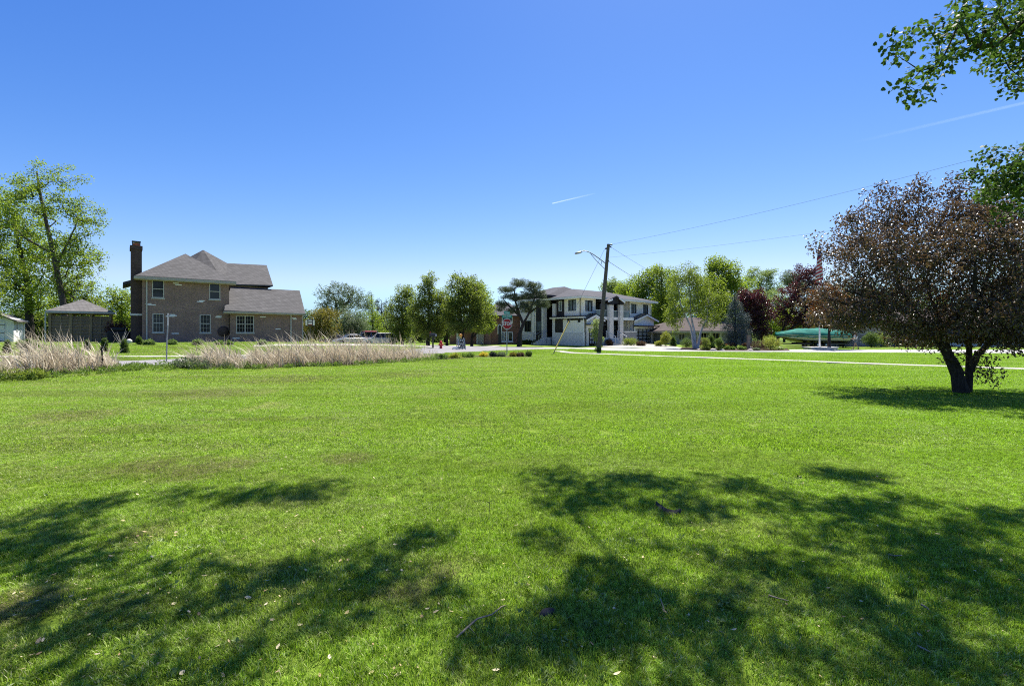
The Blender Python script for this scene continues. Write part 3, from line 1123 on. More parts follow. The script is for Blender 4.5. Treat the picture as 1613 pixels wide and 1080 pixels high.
tr_px('street_tree', 'broad rounded tree with a thick forked trunk behind the road barricade', 'tree', 54.5, 729,
      [(722, 450, 18, 18), (735, 470, 28, 26), (715, 490, 22, 26), (748, 482, 24, 28), (730, 510, 34, 14), (757, 500, 18, 22), (740, 448, 18, 16)],
      [[(729, 549), (728, 525), (724, 490), (722, 450)], [(728, 525), (742, 490), (748, 462)], [(728, 528), (708, 500)]], 0.26, L_['olive'], M['bark_dark'], ncl=330, cl=0.55, per=58, L=0.19, W=0.13, seed=15, group=PEAR, mind=.3)
tr_px('street_tree', 'bright green leaning tree at the right end of the row, before the pale garage doors', 'tree', 60, 743,
      [(758, 470, 16, 26), (766, 495, 14, 20), (764, 512, 15, 12), (748, 500, 14, 20)],
      [[(743, 547), (743, 530), (752, 500), (758, 465)], [(743, 533), (764, 512)]], 0.18, L_['spring_green'], M['bark_dark'], ncl=170, cl=0.55, per=54, L=0.2, W=0.14, seed=16, group=PEAR, mind=.3)
for i, (px, Y, h, wd, mt, lb) in enumerate([
        (650, 85, 46, 30, 'mid_green', 'dark green shrubby tree behind the tall tree with the mailbox'),
        (700, 88, 46, 30, 'mid_green', 'dark bushy tree filling the gap above the hydrant'),
        (612, 98, 34, 18, 'grey_green', 'pale bare looking tree between the cars and the olive street tree'),
        (525, 120, 40, 40, 'mid_green', 'far dark tree under the wispy tree'),
        (480, 110, 50, 22, 'mid_green', 'green tree at the right end of the brick house'),
        (760, 110, 44, 26, 'mid_green', 'dark tree far behind the pale garage doors')]):
    tr_px('background_tree', lb, 'tree', Y, px, [(px, 540 - h * .6, wd * .8, h * .45), (px - wd * .5, 540 - h * .35, wd * .6, h * .38), (px + wd * .5, 540 - h * .3, wd * .6, h * .34)],
          [[(px, 545), (px + 1, 530), (px, 540 - h * .6)]], 0.18, L_[mt], M['bark_dark'], ncl=110, cl=0.95, per=46, L=0.36, W=0.22, seed=50 + i, group=MID)

# --- the black pine before the modern house
pb = [(797, 457, 12, 5), (819, 446, 14, 5), (840, 451, 14, 6), (806, 468, 14, 5), (830, 466, 15, 5), (850, 465, 9, 5), (791, 479, 9, 5), (822, 482, 14, 5), (850, 477, 13, 4), (857, 480, 8, 4), (808, 490, 11, 4), (831, 488, 10, 4), (844, 460, 12, 5), (788, 487, 6, 3)]
tr_px('pine_tree', 'dark flat topped pine with a crooked trunk in front of the modern house', 'tree', 56.5, 818,
      [(a, b_, c * 1.15, d * 1.35) for a, b_, c, d in pb], [[(818, 548), (819, 525), (824, 510), (818, 495), (812, 475), (810, 455)], [(824, 510), (834, 492), (842, 470), (836, 455)], [(818, 497), (800, 480), (792, 470)], [(834, 492), (852, 480)]],
      0.27, L_['pine'], M['bark_dark'], ncl=330, cl=0.36, per=90, L=0.18, W=0.035, limb=.35, sub=.6, seed=17, shell=.6, mind=.2, flat=.5, droop=-.4)

# --- right of the modern house
RT = 'trees behind the modern house and bungalow'
for i, (px, Y, blobs, mt, rb, lb) in enumerate([
        (965, 112, [(962, 452, 16, 16), (975, 462, 18, 18), (955, 470, 14, 14)], 'pale_green', .25, 'light airy tree showing above the roof just right of the utility pole'),
        (1012, 88, [(1020, 445, 18, 22), (1030, 432, 12, 12), (1005, 465, 16, 20), (1025, 480, 24, 26), (1035, 505, 22, 26)], 'spring_green', .35, 'tall green tree rising over the right end of the modern house'),
        (1058, 96, [(1060, 440, 14, 20), (1052, 470, 20, 24), (1066, 490, 22, 28), (1060, 515, 26, 18)], 'spring_green', .3, 'green tree left of and behind the white barked birch'),
        (1140, 84, [(1128, 420, 18, 14), (1145, 428, 20, 20), (1158, 450, 16, 22), (1130, 450, 22, 26), (1150, 480, 22, 24)], 'spring_green', .3, 'tall green tree rising behind the birch and the blue spruce'),
        (1195, 125, [(1190, 435, 16, 13), (1210, 432, 14, 12), (1200, 452, 22, 14), (1218, 455, 14, 16), (1195, 480, 26, 20)], 'pale_green', .35, 'pale airy tree far behind the first maroon tree'),
        (1250, 130, [(1245, 440, 14, 14), (1258, 452, 14, 14)], 'grey_green', .3, 'thin silvery tree peeking above the big maroon tree'),
        (1100, 110, [(1095, 440, 20, 18), (1085, 470, 22, 22), (1112, 475, 22, 26), (1100, 505, 34, 20)], 'yellow_green', .3, 'yellow green tree directly behind the birch crown'),
        (1235, 90, [(1235, 505, 30, 22), (1210, 515, 24, 20), (1265, 510, 26, 22)], 'spring_green', .2, 'low green tree glimpsed under the maroon crowns'),
        (1340, 85, [(1340, 470, 40, 34), (1310, 495, 30, 26), (1385, 480, 40, 36), (1430, 470, 40, 36), (1480, 480, 44, 40)], 'mid_green', .3, 'broad dark tree hidden behind the purple tree and the stone house'),
        (1600, 78, [(1595, 455, 40, 44), (1640, 440, 50, 54), (1570, 490, 34, 34)], 'mid_green', .35, 'dark tree behind the right end of the stone house')]):
    hi = min(b[1] for b in blobs)
    tr_px('background_tree', lb, 'tree', Y, px, blobs, [[(px, 545), (px + 1, 505), (px, hi + 12)]], rb, L_[mt], M['bark'],
          ncl=int(60 + 40 * len(blobs)), cl=0.95, per=44, L=0.34, W=0.2, seed=60 + i, group=RT, mind=.4)

for i, (px, Y, blobs, mt, rb, lb) in enumerate([
        (990, 100, [(985, 462, 16, 20), (1000, 450, 14, 18), (975, 478, 16, 16)], 'spring_green', .25, 'bright green tree behind the roof, second right of the utility pole'),
        (1042, 82, [(1045, 460, 16, 26), (1040, 490, 20, 24), (1050, 515, 18, 18), (1038, 430, 12, 14)], 'yellow_green', .25, 'yellowish tree between the modern house and the birch'),
        (1125, 70, [(1122, 460, 18, 28), (1138, 475, 16, 24), (1128, 500, 20, 22)], 'yellow_green', .2, 'yellow green tree close behind the right side of the birch'),
        (1175, 100, [(1172, 445, 18, 20), (1180, 470, 22, 22), (1170, 500, 26, 24)], 'spring_green', .25, 'green tree behind the tip of the blue spruce'),
        (1225, 105, [(1222, 470, 18, 18), (1235, 480, 18, 20), (1215, 500, 22, 20)], 'pale_green', .25, 'pale green tree in the gap between the two maroon trees'),
        (1275, 95, [(1275, 490, 34, 24), (1300, 505, 30, 22)], 'olive', .25, 'olive tree behind the crown above the covered boat')]):
    hi = min(b[1] for b in blobs)
    tr_px('background_tree', lb, 'tree', Y, px, blobs, [[(px, 545), (px + 1, 505), (px, hi + 8)]], rb, L_[mt], M['bark'],
          ncl=int(50 + 36 * len(blobs)), cl=0.9, per=36, L=0.32, W=0.19, seed=80 + i, group=RT, mind=.4)


def far_wood():
    rng = np.random.default_rng(77)
    C = []
    for _ in range(2600):
        x = rng.uniform(-300, 330)
        y = 185 + 40 * rng.random() + abs(x) * .05
        h = 6.0 + 2.2 * math.sin(x * .07) + 1.8 * math.sin(x * .23 + 1) + 1.2 * math.sin(x * .61)
        C.append((x, y, rng.uniform(.3, 1) * h))
    C = np.array(C)
    V, Q, rnd = leaves_np(C, np.full(len(C), 1.7), 26, .9, .6, rng)
    tag(np_mesh('distant_wood', V, Q, L_['mid_green'], attrs={'rnd': rnd}), 'far belt of trees along the horizon', 'wood', kind='stuff')


far_wood()

# birch: several white stems from one foot
tr_px('birch_tree', 'white barked birch with three stems and hanging light green leaves before the bungalow', 'tree', 50.5, 1096,
      [(1085, 430, 14, 18), (1068, 445, 14, 20), (1062, 480, 16, 30), (1088, 470, 18, 28), (1110, 478, 20, 26), (1060, 505, 12, 16), (1128, 495, 12, 16), (1100, 450, 20, 20), (1112, 508, 12, 10), (1132, 470, 10, 14)],
      [[(1095, 549), (1093, 520), (1088, 495), (1086, 440)], [(1098, 549), (1104, 522), (1114, 500), (1116, 470)], [(1094, 549), (1088, 515), (1072, 480), (1068, 450)]], 0.17, L_['yellow_green'], M['bark_birch'],
      ncl=240, cl=0.5, per=50, L=0.14, W=0.1, seed=18, droop=1.2, mind=.3)
tr_px('blue_spruce', 'blue grey spruce of cone shape between the birch and the maroon tree', 'tree', 53, 1158,
      [(1158, 468, 4, 9), (1158, 484, 10, 12), (1160, 503, 17, 14), (1160, 522, 22, 14), (1161, 537, 20, 9)],
      [[(1158, 550), (1158, 505), (1157, 462)]], 0.13, L_['blue_spruce'], M['bark_dark'], ncl=220, cl=0.36, per=80, L=0.16, W=0.04, seed=19, shell=.35, mind=.2, droop=-.2)
tr_px('maroon_tree', 'rounded dark maroon tree directly right of the blue spruce', 'tree', 58, 1202,
      [(1175, 470, 15, 16), (1190, 478, 22, 24), (1205, 492, 12, 20), (1186, 505, 22, 20), (1196, 520, 18, 12)],
      [[(1202, 549), (1200, 530), (1192, 505), (1186, 470)]], 0.15, L_['maroon'], M['bark_dark'], ncl=230, cl=0.5, per=56, L=0.17, W=0.13, seed=20, mind=.3, group='maroon leaved trees')
tr_px('maroon_tree', 'wide maroon tree spreading over the covered boat, left of the flagpole', 'tree', 63, 1224,
      [(1270, 435, 18, 22), (1250, 465, 26, 22), (1232, 490, 20, 20), (1275, 480, 30, 30), (1290, 505, 22, 20), (1250, 505, 26, 14), (1285, 450, 16, 22), (1310, 490, 20, 30)],
      [[(1224, 548), (1226, 532), (1240, 505), (1255, 470)], [(1226, 532), (1262, 505), (1280, 470)]], 0.2, L_['maroon'], M['bark_dark'], ncl=330, cl=0.55, per=56, L=0.19, W=0.14, seed=21, mind=.3, group='maroon leaved trees')
tr_px('copper_tree', 'copper orange leaved tree standing beside the concrete flagpole base', 'tree', 47.5, 1306,
      [(1290, 470, 16, 20), (1300, 490, 24, 18), (1325, 480, 22, 24), (1280, 500, 12, 8), (1310, 455, 18, 18)],
      [[(1306, 551), (1306, 520), (1306, 470)]], 0.15, L_['copper'], M['bark_dark'], ncl=170, cl=0.42, per=50, L=0.14, W=0.1, seed=22, mind=.25)

# --- the purple leaved tree on the lawn
def plum_tree():
    base = G(1522, 619)
    Y = base.y
    blobs = [(1470, 400, 130, 80, 0), (1375, 420, 70, 60, -.3), (1350, 475, 65, 42, .2), (1430, 470, 100, 50, .8), (1540, 395, 110, 85, .4), (1600, 430, 85, 90, -.3), (1660, 450, 70, 80, .3), (1420, 350, 60, 40, .5), (1500, 345, 70, 30, -.4),
             (1560, 480, 90, 50, -.8), (1480, 490, 70, 38, -1.0), (1300, 500, 18, 12, 0, .6), (1400, 338, 22, 22, 0, .6), (1455, 312, 10, 20, 0, .6), (1500, 310, 14, 20, .3, .6), (1340, 385, 40, 36, .3, .8), (1610, 350, 60, 40, .6), (1390, 498, 90, 24, .3, 1.3), (1455, 514, 60, 18, -.5, 1.6), (1330, 498, 40, 20, 0, 1), (1620, 500, 60, 36, -.5), (1580, 522, 60, 24, .2, 2.), (1485, 526, 46, 22, .5, 2.), (1540, 534, 44, 18, -.7, 2.), (1530, 528, 60, 18, .9, 1.6), (1385, 312, 9, 22, 0, 3), (1455, 298, 8, 20, .1, 3), (1502, 296, 9, 22, 0, 3), (1428, 318, 9, 20, 0, 3), (1560, 308, 10, 22, 0, 3), (1340, 345, 9, 18, 0, 3), (1300, 440, 20, 12, 0, 2), (1545, 570, 28, 24, .1, .5), (1505, 555, 18, 22, -.1, .35), (1562, 590, 22, 12, .2, .3)]
    stem = [[(1513, 622, -.05), (1505, 590, -.05), (1494, 560, 0), (1478, 528, .05), (1452, 495, .2), (1430, 450, .3), (1420, 400, .3)],
            [(1531, 619, .15), (1535, 590, .15), (1535, 555, .15), (1533, 510, .1), (1540, 450, -.2), (1550, 400, -.3)],
            [(1500, 560, .1), (1520, 500, .8), (1500, 430, .9)], [(1478, 528, 0), (1490, 470, -.8), (1480, 420, -1.)],
            [(1536, 590, .2), (1556, 560, .3), (1585, 538, .4), (1620, 510, .4), (1650, 470, .3)], [(1452, 495, .2), (1390, 470, .1), (1340, 460, 0)],
            [(1512, 588, 0), (1495, 568, -.2), (1472, 562, -.3)]]
    k = Y / F
    ells = []
    for b in blobs:
        c = loc(base, b[0], b[1], Y)
        ells.append((c[0], b[4] * 1.2, c[2], b[2] * k, min(b[2] * k * 1.25, 3.2) + .2, b[3] * k, b[5] if len(b) > 5 else 1))
    trunks = []
    for s in stem:
        pts = [(loc(base, q[0], q[1], Y)[0], q[2], loc(base, q[0], q[1], Y)[2]) for q in s]
        trunks.append(pts)
    for t_ in trunks[:2]:
        t_[0] = (t_[0][0], t_[0][1], -0.1)
    return tree('purple_leaved_tree', 'purple brown leaved crab apple tree with two dark trunks on the lawn at the right', 'tree', base, ells, trunks,
                0.155, L_['plum'], M['bark_dark'], sub=.62, limb=.3, ncl=1600, cl=0.26, per=45, L=0.085, W=0.045, seed=23, r_tip=0.005, mind=.1, shell=.5, step=.45, lowpref=.35, droop=.5, trunk_sides=12)


plum_tree()


# --- the two large maples whose crowns hang over the lawn
def shadow_points(ells, rng, hbase):
    """crown clusters that shade the given patches of lawn (px, py, rx, ry of the shade)"""
    out = []
    for (px, py, rx, ry) in ells:
        c = G(px, py)
        y0, y1 = G(px, min(1300, py + ry)).y, G(px, py - ry).y
        a, b = rx / F * c.y, max(0.1, (y1 - y0) / 2)
        n = max(2, int(math.pi * a * b / 0.06))
        for _ in range(n):
            t, r = rng.uniform(0, 6.283), math.sqrt(rng.random())
            gx, gy = c.x + a * r * math.cos(t), (y0 + y1) / 2 + b * r * math.sin(t)
            h = max(hbase + rng.normal(0, .35), 3.9 + 1.05 * gy + rng.uniform(0, .5))
            out.append((gx + sd.x / sd.z * h, gy + sd.y / sd.z * h, h))
    return out


def big_maple(name, label, trunk_xy, trunks, patches, extra_ells, hbase, seed, n_ell, r=0.42, off=0):
    rng = np.random.default_rng(seed)
    base = Vector((trunk_xy[0], trunk_xy[1], gzf(*trunk_xy)))
    P = np.array(shadow_points(patches, rng, hbase)) - np.array(base)
    C = P
    szs = np.full(len(P), 0.26)
    if extra_ells:
        E = ell_points(extra_ells, n_ell, rng, .5, .16) - np.array(base)
        C = np.vstack([P, E])
        szs = np.concatenate([szs, np.full(len(E), 0.2)])
    root = empty(name, base, 0, label, 'tree')
    tl = [[tuple(np.array(p) - np.array(base)) for p in t] for t in trunks]
    arr, par, ist, ends = skeleton(tl, C, rng, step=.6, lowpref=.15, bow=.1, jit=.06)
    mb = MB()
    limb_mesh(mb, arr, par, ist, r * .14, .004)
    for i, t in enumerate(tl):
        m = len(t)
        rb = r if i == 0 else r * .11
        mb.tube(t, [rb * (1 - .75 * k / (m - 1)) for k in range(m)], 12, wob=.06)
    mb.build('trunk', M['bark_dark'], root, fix=False)
    szs = szs * rng.uniform(.8, 1.3, len(C))
    V, Q, rnd = leaves_np(P, szs[:len(P)], 54, .08, .078, rng, droop=.7, shape='maple', flat=.3)
    if extra_ells:
        V2, Q2, r2 = leaves_np(C[len(P):], szs[len(P):], 54, .062, .056, rng, droop=.8, shape='maple', flat=.3)
        Q = np.vstack([Q, Q2 + len(V)])
        V = np.vstack([V, V2])
        rnd = np.concatenate([rnd, r2])
    np_mesh('crown', V, Q, L_['maple'], root, attrs={'rnd': rnd})


RIGHT_SHADE = [(905, 758, 70, 14), (1000, 768, 60, 16), (870, 795, 55, 12), (965, 800, 80, 22), (1085, 770, 60, 12), (1200, 775, 55, 14), (1300, 748, 60, 8), (1370, 764, 55, 12), (1120, 810, 80, 18),
               (1265, 800, 90, 18), (1400, 802, 70, 16), (1500, 812, 75, 18), (1560, 842, 60, 22), (840, 862, 55, 14), (1005, 920, 65, 30), (960, 1000, 85, 45), (880, 1040, 85, 38), (770, 1005, 50, 18),
               (1100, 868, 70, 14), (1180, 900, 60, 18), (1255, 912, 80, 24), (1330, 858, 80, 24), (1450, 858, 85, 30), (1510, 920, 85, 45), (1575, 930, 70, 75), (1595, 1020, 55, 60), (1395, 960, 55, 16),
               (1325, 972, 60, 20), (1150, 965, 50, 22), (1085, 990, 65, 34), (1245, 1050, 80, 26), (1060, 1055, 90, 30), (1440, 1010, 50, 20), (1560, 1130, 120, 60), (1150, 1150, 150, 40), (1490, 985, 80, 30), (1345, 1045, 90, 26), (1540, 1060, 80, 30), (1190, 1010, 60, 22), (960, 940, 60, 18), (930, 965, 105, 50), (905, 1050, 110, 34), (1592, 905, 36, 80), (1565, 985, 55, 50)]
LEFT_SHADE = [(60, 848, 90, 15), (180, 802, 90, 12), (250, 790, 50, 10), (405, 790, 60, 17), (475, 780, 50, 14), (40, 905, 70, 20), (140, 888, 90, 16), (285, 902, 60, 13), (335, 950, 65, 20), (250, 965, 60, 20),
              (150, 995, 85, 20), (60, 1032, 80, 28), (425, 930, 55, 12), (505, 900, 55, 12), (620, 860, 55, 10), (690, 848, 40, 7), (565, 928, 50, 12), (40, 962, 45, 15), (640, 905, 40, 8), (180, 1060, 90, 22), (660, 955, 50, 8), (500, 968, 50, 9), (320, 1075, 60, 12), (-150, 900, 140, 80)]
def EP(px, py, rx, ry, Y, dr=.8):
    p = R(px, py, Y)
    k = Y / F
    return (p.x, p.y, p.z, rx * k, dr, ry * k)


vis = [EP(1420, 75, 40, 14, 6.6, .4), EP(1425, 125, 30, 26, 6.4, .35), EP(1450, 145, 16, 14, 6.3, .3), EP(1500, 60, 60, 26, 6.8, .5), EP(1500, 15, 60, 22, 7.0, .6), EP(1570, 30, 50, 40, 7.0, .7), EP(1480, 95, 30, 12, 6.5, .3), EP(1620, 20, 50, 60, 7.2, .8), EP(1575, 75, 30, 12, 7, .4),
       EP(1545, 270, 40, 14, 8.6, .5), EP(1590, 255, 40, 30, 8.8, .7), EP(1585, 300, 40, 24, 8.7, .7), EP(1630, 290, 46, 44, 9.0, .9), EP(1610, 325, 35, 22, 8.9, .6), EP(1760, 200, 60, 100, 9, 1.2), EP(1660, 60, 60, 80, 7.5, 1)]
big_maple('maple_tree', 'large maple whose leafy branches hang in at the upper right corner', (10.5, 5.0),
          [[(10.5, 5.0, -.1), (10.4, 5.1, 2.2), (10.1, 5.3, 4.5), (9.6, 5.6, 7), (8.8, 6.2, 9.3)], [(10.4, 5.1, 3.2), (10.2, 6.4, 4.3), (9.8, 7.8, 5.0)], [(10.1, 5.3, 4.5), (8.9, 6.2, 5.6), (7.6, 6.6, 5.9)], [(9.6, 5.6, 7), (7.0, 6.0, 8.6), (4.5, 6.6, 9.4), (2.2, 7.2, 9.8)], [(9.9, 5.4, 5.2), (7.5, 4.9, 7.6), (5.0, 5.0, 8.4)]],
          RIGHT_SHADE, vis, 8.2, 24, 200)
big_maple('maple_tree', 'large maple off the left edge that shades the front left lawn', (-9.5, 4.5),
          [[(-9.5, 4.5, -.1), (-9.4, 4.6, 2.4), (-9.0, 4.9, 5), (-8.4, 5.4, 7.6), (-7.8, 6, 9.6)], [(-8.8, 5.1, 6), (-6.4, 6.0, 8.4), (-3.8, 6.8, 9.2), (-1.2, 7.2, 9.6)], [(-9, 4.9, 5), (-7.2, 5.2, 7.4), (-5, 5.6, 8.2)]],
          LEFT_SHADE, [(-9, 5, 9, 2, 2.5, 2)], 8.2, 25, 60)


# ---------------------------------------------------------------- shrubs and small plants
def shrub(name, label, cat, base, w_, h, leaf, seed, n=40, per=60, L=0.07, W=0.05, dpth=None, shape='round', group=None, stem=True, bark=None, cl=None):
    rng = np.random.default_rng(seed)
    root = empty(name, base, 0, label, cat, group)
    d = dpth or w_
    if shape == 'cone':
        u = rng.random(n) ** 0.7
        z = h * (1 - u) * .98 + .02
        r = (0.08 + u * .92) * w_ / 2 * rng.random(n) ** .35 * .85
        r *= np.where(u > .85, .9, 1)
        a = rng.uniform(0, 6.283, n)
        C = np.stack([r * np.cos(a), r * np.sin(a), z], -1)
    elif shape == 'column':
        a = rng.uniform(0, 6.283, n)
        r = w_ / 2 * .85 * rng.random(n) ** .3
        C = np.stack([r * np.cos(a), r * np.sin(a), rng.uniform(.06, .97, n) * h], -1)
    elif shape == 'hedge':
        C = np.stack([rng.uniform(-.46, .46, n) * w_, rng.uniform(-.46, .46, n) * d, rng.uniform(.1, .95, n) * h], -1)
    elif shape == 'mushroom':
        C = ell_points([(0, 0, h * .74, w_ / 2 * .85, d / 2 * .85, h * .24)], int(n * .65), rng, .4)
        a = rng.uniform(0, 6.283, n - len(C))
        r = w_ * .28 * rng.random(n - len(C)) ** .4
        C = np.vstack([C, np.stack([r * np.cos(a), r * np.sin(a), rng.uniform(.05, .6, n - len(C)) * h], -1)])
    else:
        C = ell_points([(0, 0, h * .5, w_ / 2 * .88, d / 2 * .88, h * .46)], n, rng, .4)
        C[:, 2] = np.maximum(C[:, 2], .04)
    c_ = cl if cl else max(.04, .55 * (w_ * d * h) ** (1 / 3) / n ** (1 / 3) * 1.35)
    if stem:
        arr, par, ist, ends = skeleton([[(0, 0, -.05), (0, 0, h * .25), (0.01, 0, h * .5)]], C, rng, step=.4, lowpref=.4, bow=.05)
        mb = MB()
        limb_mesh(mb, arr, par, ist, .025 * max(.5, h), .004, 4)
        mb.tube([(0, 0, -.05), (0, 0, h * .25), (0.01, 0, h * .5)], [.03 * max(.6, h), .02 * max(.6, h), .01], 6)
        mb.build('stem', bark or M['bark_dark'], root, fix=False)
    V, Q, rnd = leaves_np(C, np.full(len(C), c_), per, L, W, rng, droop=.1)
    V[:, 2] = np.maximum(V[:, 2], .005)
    np_mesh('foliage', V, Q, leaf, root, attrs={'rnd': rnd})
    return root


def at_px(px, pyb, w_px, h_px, Y=None):
    b = G(px, pyb) if Y is None else onY(px, Y)
    k = b.y / F
    return b, w_px * k, h_px * k


# cone shaped arborvitae along the left lots
for i, (px, py, wp, hp, lb, mt) in enumerate([
        (12, 556, 12, 20, 'dark cone shaped shrub in front of the white shed door', 'mid_green'), (45, 556, 12, 22, 'small cone evergreen just right of the white shed', 'mid_green'),
        (138, 552, 9, 17, 'small cone evergreen before the middle of the gazebo', 'mid_green'), (165, 554, 11, 20, 'cone evergreen at the right corner of the gazebo', 'mid_green'),
        (196, 556, 12, 22, 'crisp cone evergreen standing alone between gazebo and brick house', 'mid_green'), (219, 543, 10, 15, 'dark little cone evergreen at the foot of the brick chimney', 'mid_green')]):
    b, w_, h = at_px(px, py, wp, hp)
    shrub('arborvitae', lb, 'shrub', b, w_, h, L_[mt], 100 + i, n=46, per=70, L=.07, W=.03, shape='cone', group='cone evergreens before the gazebo and brick house')
b, w_, h = at_px(46, 549, 30, 13)
shrub('hedge_mound', 'low rounded yellowish mound of shrubbery beside the white shed', 'shrub', b, w_, h, L_['boxwood'], 110, n=60, per=60, L=.08, W=.05, dpth=1.2)
b, w_, h = at_px(185, 545, 34, 40, 41.5)
shrub('maroon_shrub', 'drooping maroon shrub behind the black covered grill', 'shrub', onY(186, 42), 1.9, 2.1, L_['maroon'], 111, n=60, per=60, L=.1, W=.06)
# bare young shrub
def bare_shrub():
    b = G(191, 556)
    root = empty('bare_shrub', b, 0, 'leafless young shrub of pale twigs beside the lone cone evergreen', 'shrub')
    g = random.Random(5)
    mb = MB()
    mb.tube([(0, 0, -.05), (0, 0, .35), (.02, 0, .6)], [.02, .016, .012], 6)
    for i in range(11):
        a, r = g.uniform(0, 6.28), g.uniform(.2, .55)
        z0 = g.uniform(.3, .6)
        mb.tube([(0, 0, z0), (r * .4 * math.cos(a), r * .4 * math.sin(a), z0 + .3), (r * math.cos(a), r * math.sin(a), z0 + g.uniform(.5, .9))], [.012, .008, .004], 5)
    mb.build('branches', M['beige_trim'], root)
bare_shrub()
for i, (px, py, wp, hp, lb) in enumerate([
        (236, 543.5, 18, 7, 'pale green hosta at the left end of the brick wall'), (272, 543, 12, 6, 'small green plant under the left ground floor window'), (311, 543.2, 19, 7, 'green hosta clump left of the middle ground floor window'),
        (345, 543, 12, 5, 'low green plant right of the middle ground floor window'), (412, 543, 14, 7, 'green plant below the twin garage window'), (362, 543, 10, 5, 'tiny green plant where the garage wing begins')]):
    b, w_, h = at_px(px, py, wp, hp)
    shrub('hosta', lb, 'plant', b, w_, h, L_['hosta'], 120 + i, n=22, per=26, L=.16, W=.08, dpth=.5, stem=False, group='plants along the brick house wall')
b, w_, h = at_px(491, 547, 13, 10, 62)
shrub('lime_bush', 'rounded bright lime bush near the basketball hoop', 'shrub', b, w_, h, L_['lime'], 130, n=40, per=50, L=.1, W=.06)
b, w_, h = at_px(507, 548, 6, 6, 66)
shrub('yellow_flower', 'small patch of yellow flowers under the golden topped tree', 'flowers', b, w_, h, L_['yellow_bloom'], 131, n=16, per=30, L=.08, W=.06, stem=False)
# front garden of the bungalow
GB = 'shrubs in the bungalow front garden'
for i, (px, py, wp, hp, lb, mt, shp, dp) in enumerate([
        (1112, 552, 13, 19, 'clipped drum shaped shrub, dark below and green on top, right of the birch foot', 'olive', 'column', None),
        (1132.5, 552, 12, 20, 'mushroom clipped yew with a bright green cap', 'boxwood', 'mushroom', None),
        (1122, 550, 10, 9, 'low green ball shrub between the two clipped yews', 'boxwood', 'round', None),
        (1139, 550, 8, 8, 'small green ball shrub just right of the mushroom clipped yew', 'boxwood', 'round', None),
        (1146.5, 551.5, 11, 6.5, 'low bright boxwood ball, left of the touching pair', 'boxwood', 'round', None),
        (1154, 551.5, 9, 5.5, 'low bright boxwood ball, right of the touching pair', 'boxwood', 'round', None),
        (1168, 551.5, 14, 6, 'flat bright boxwood mound standing alone below the spruce', 'boxwood', 'round', None),
        (1174, 550.5, 10, 11, 'brownish russet shrub beside the small wooden post', 'russet', 'round', None),
        (1197, 551, 26, 13, 'clipped russet brown hedge block right of the wooden post', 'russet', 'hedge', 1.2),
        (1214, 552, 26, 24, 'loose lime green bush at the bow of the covered boat', 'lime', 'round', None),
        (1192, 552.3, 14, 4, 'low grey green ground shrub before the russet hedge', 'grey_green', 'round', None),
        (1228, 551.5, 16, 4, 'low pale ground shrub below the boat bow', 'pale_green', 'round', None),
        (1082, 548, 22, 15, 'dark spreading shrub left of the birch stems', 'mid_green', 'round', None),
        (1100, 546, 30, 12, 'reddish low bush behind the birch foot', 'russet', 'round', None),
        (1144, 548.5, 26, 7, 'flat orange red bush under the spruce', 'copper', 'hedge', 1.0),
        (1120, 545, 14, 20, 'dark upright evergreen by the bungalow wall, left one', 'mid_green', 'cone', None),
        (1188, 546, 20, 24, 'dark evergreen hedge behind the russet hedge', 'dark_conifer', 'column', None)]):
    b, w_, h = at_px(px, py, wp, hp)
    shrub('garden_shrub', lb, 'shrub', b, w_, h, L_[mt], 140 + i, n=46, per=60, L=.07, W=.045, shape=shp, dpth=dp, group=GB)
# by the modern house
for i, (px, py, wp, hp, lb, mt, shp) in enumerate([
        (1049, 545.5, 14, 26, 'small light green tree with loose leaves at the bungalow corner', 'lime', 'round'),
        (1037, 545, 12, 8, 'lime green low shrub beside the right garage', 'lime', 'round'),
        (1060, 545, 12, 16, 'dark shrub against the bungalow wall', 'mid_green', 'cone'),
        (960, 544, 14, 10, 'russet shrub left of the front steps', 'russet', 'round'),
        (994, 544, 26, 13, 'mixed green and russet bed right of the front steps', 'olive', 'round'),
        (1010, 544.6, 16, 6, 'low russet creeping shrub before the right garage door', 'russet', 'round')]):
    b, w_, h = at_px(px, py, wp, hp)
    shrub('garden_shrub', lb, 'shrub', b, w_, h, L_[mt], 170 + i, n=40, per=46, L=.11, W=.07, shape=shp, group='shrubs around the modern house')
for i, px in enumerate([823, 829, 835, 842, 849, 873, 881, 891, 898, 905, 913]):
    b, w_, h = at_px(px, 542.5, 7, 7)
    shrub('clipped_ball', 'dark clipped ball shrub in the row at the shaded foot of the modern house', 'shrub', b, w_, h, L_['mid_green'], 180 + i, n=24, per=50, L=.09, W=.06, group='dark ball shrubs along the modern house')
tr_px('young_tree', 'slender young tree with pale leaves right beside the utility pole', 'tree', 54, 940,
      [(940, 512, 7, 10), (938, 525, 9, 10), (943, 532, 8, 8)], [[(940, 548), (940, 530), (940, 508)]], 0.04, L_['pale_green'], M['bark'], ncl=60, cl=0.28, per=30, L=.13, W=.1, seed=26, mind=.15)
b, w_, h = at_px(942, 554, 12, 6)
shrub('weed_tuft', 'tuft of tall weeds around the utility pole foot', 'plant', b, w_, h, L_['mid_green'], 190, n=20, per=40, L=.12, W=.03, stem=False)
b = G(1330, 547)
shrub('evergreen_shrub', 'broad dark evergreen shrub behind the walking person, right of the boat', 'shrub', onY(1328, 56), 3.4, 2.9, L_['dark_conifer'], 191, n=110, per=60, L=.16, W=.05)
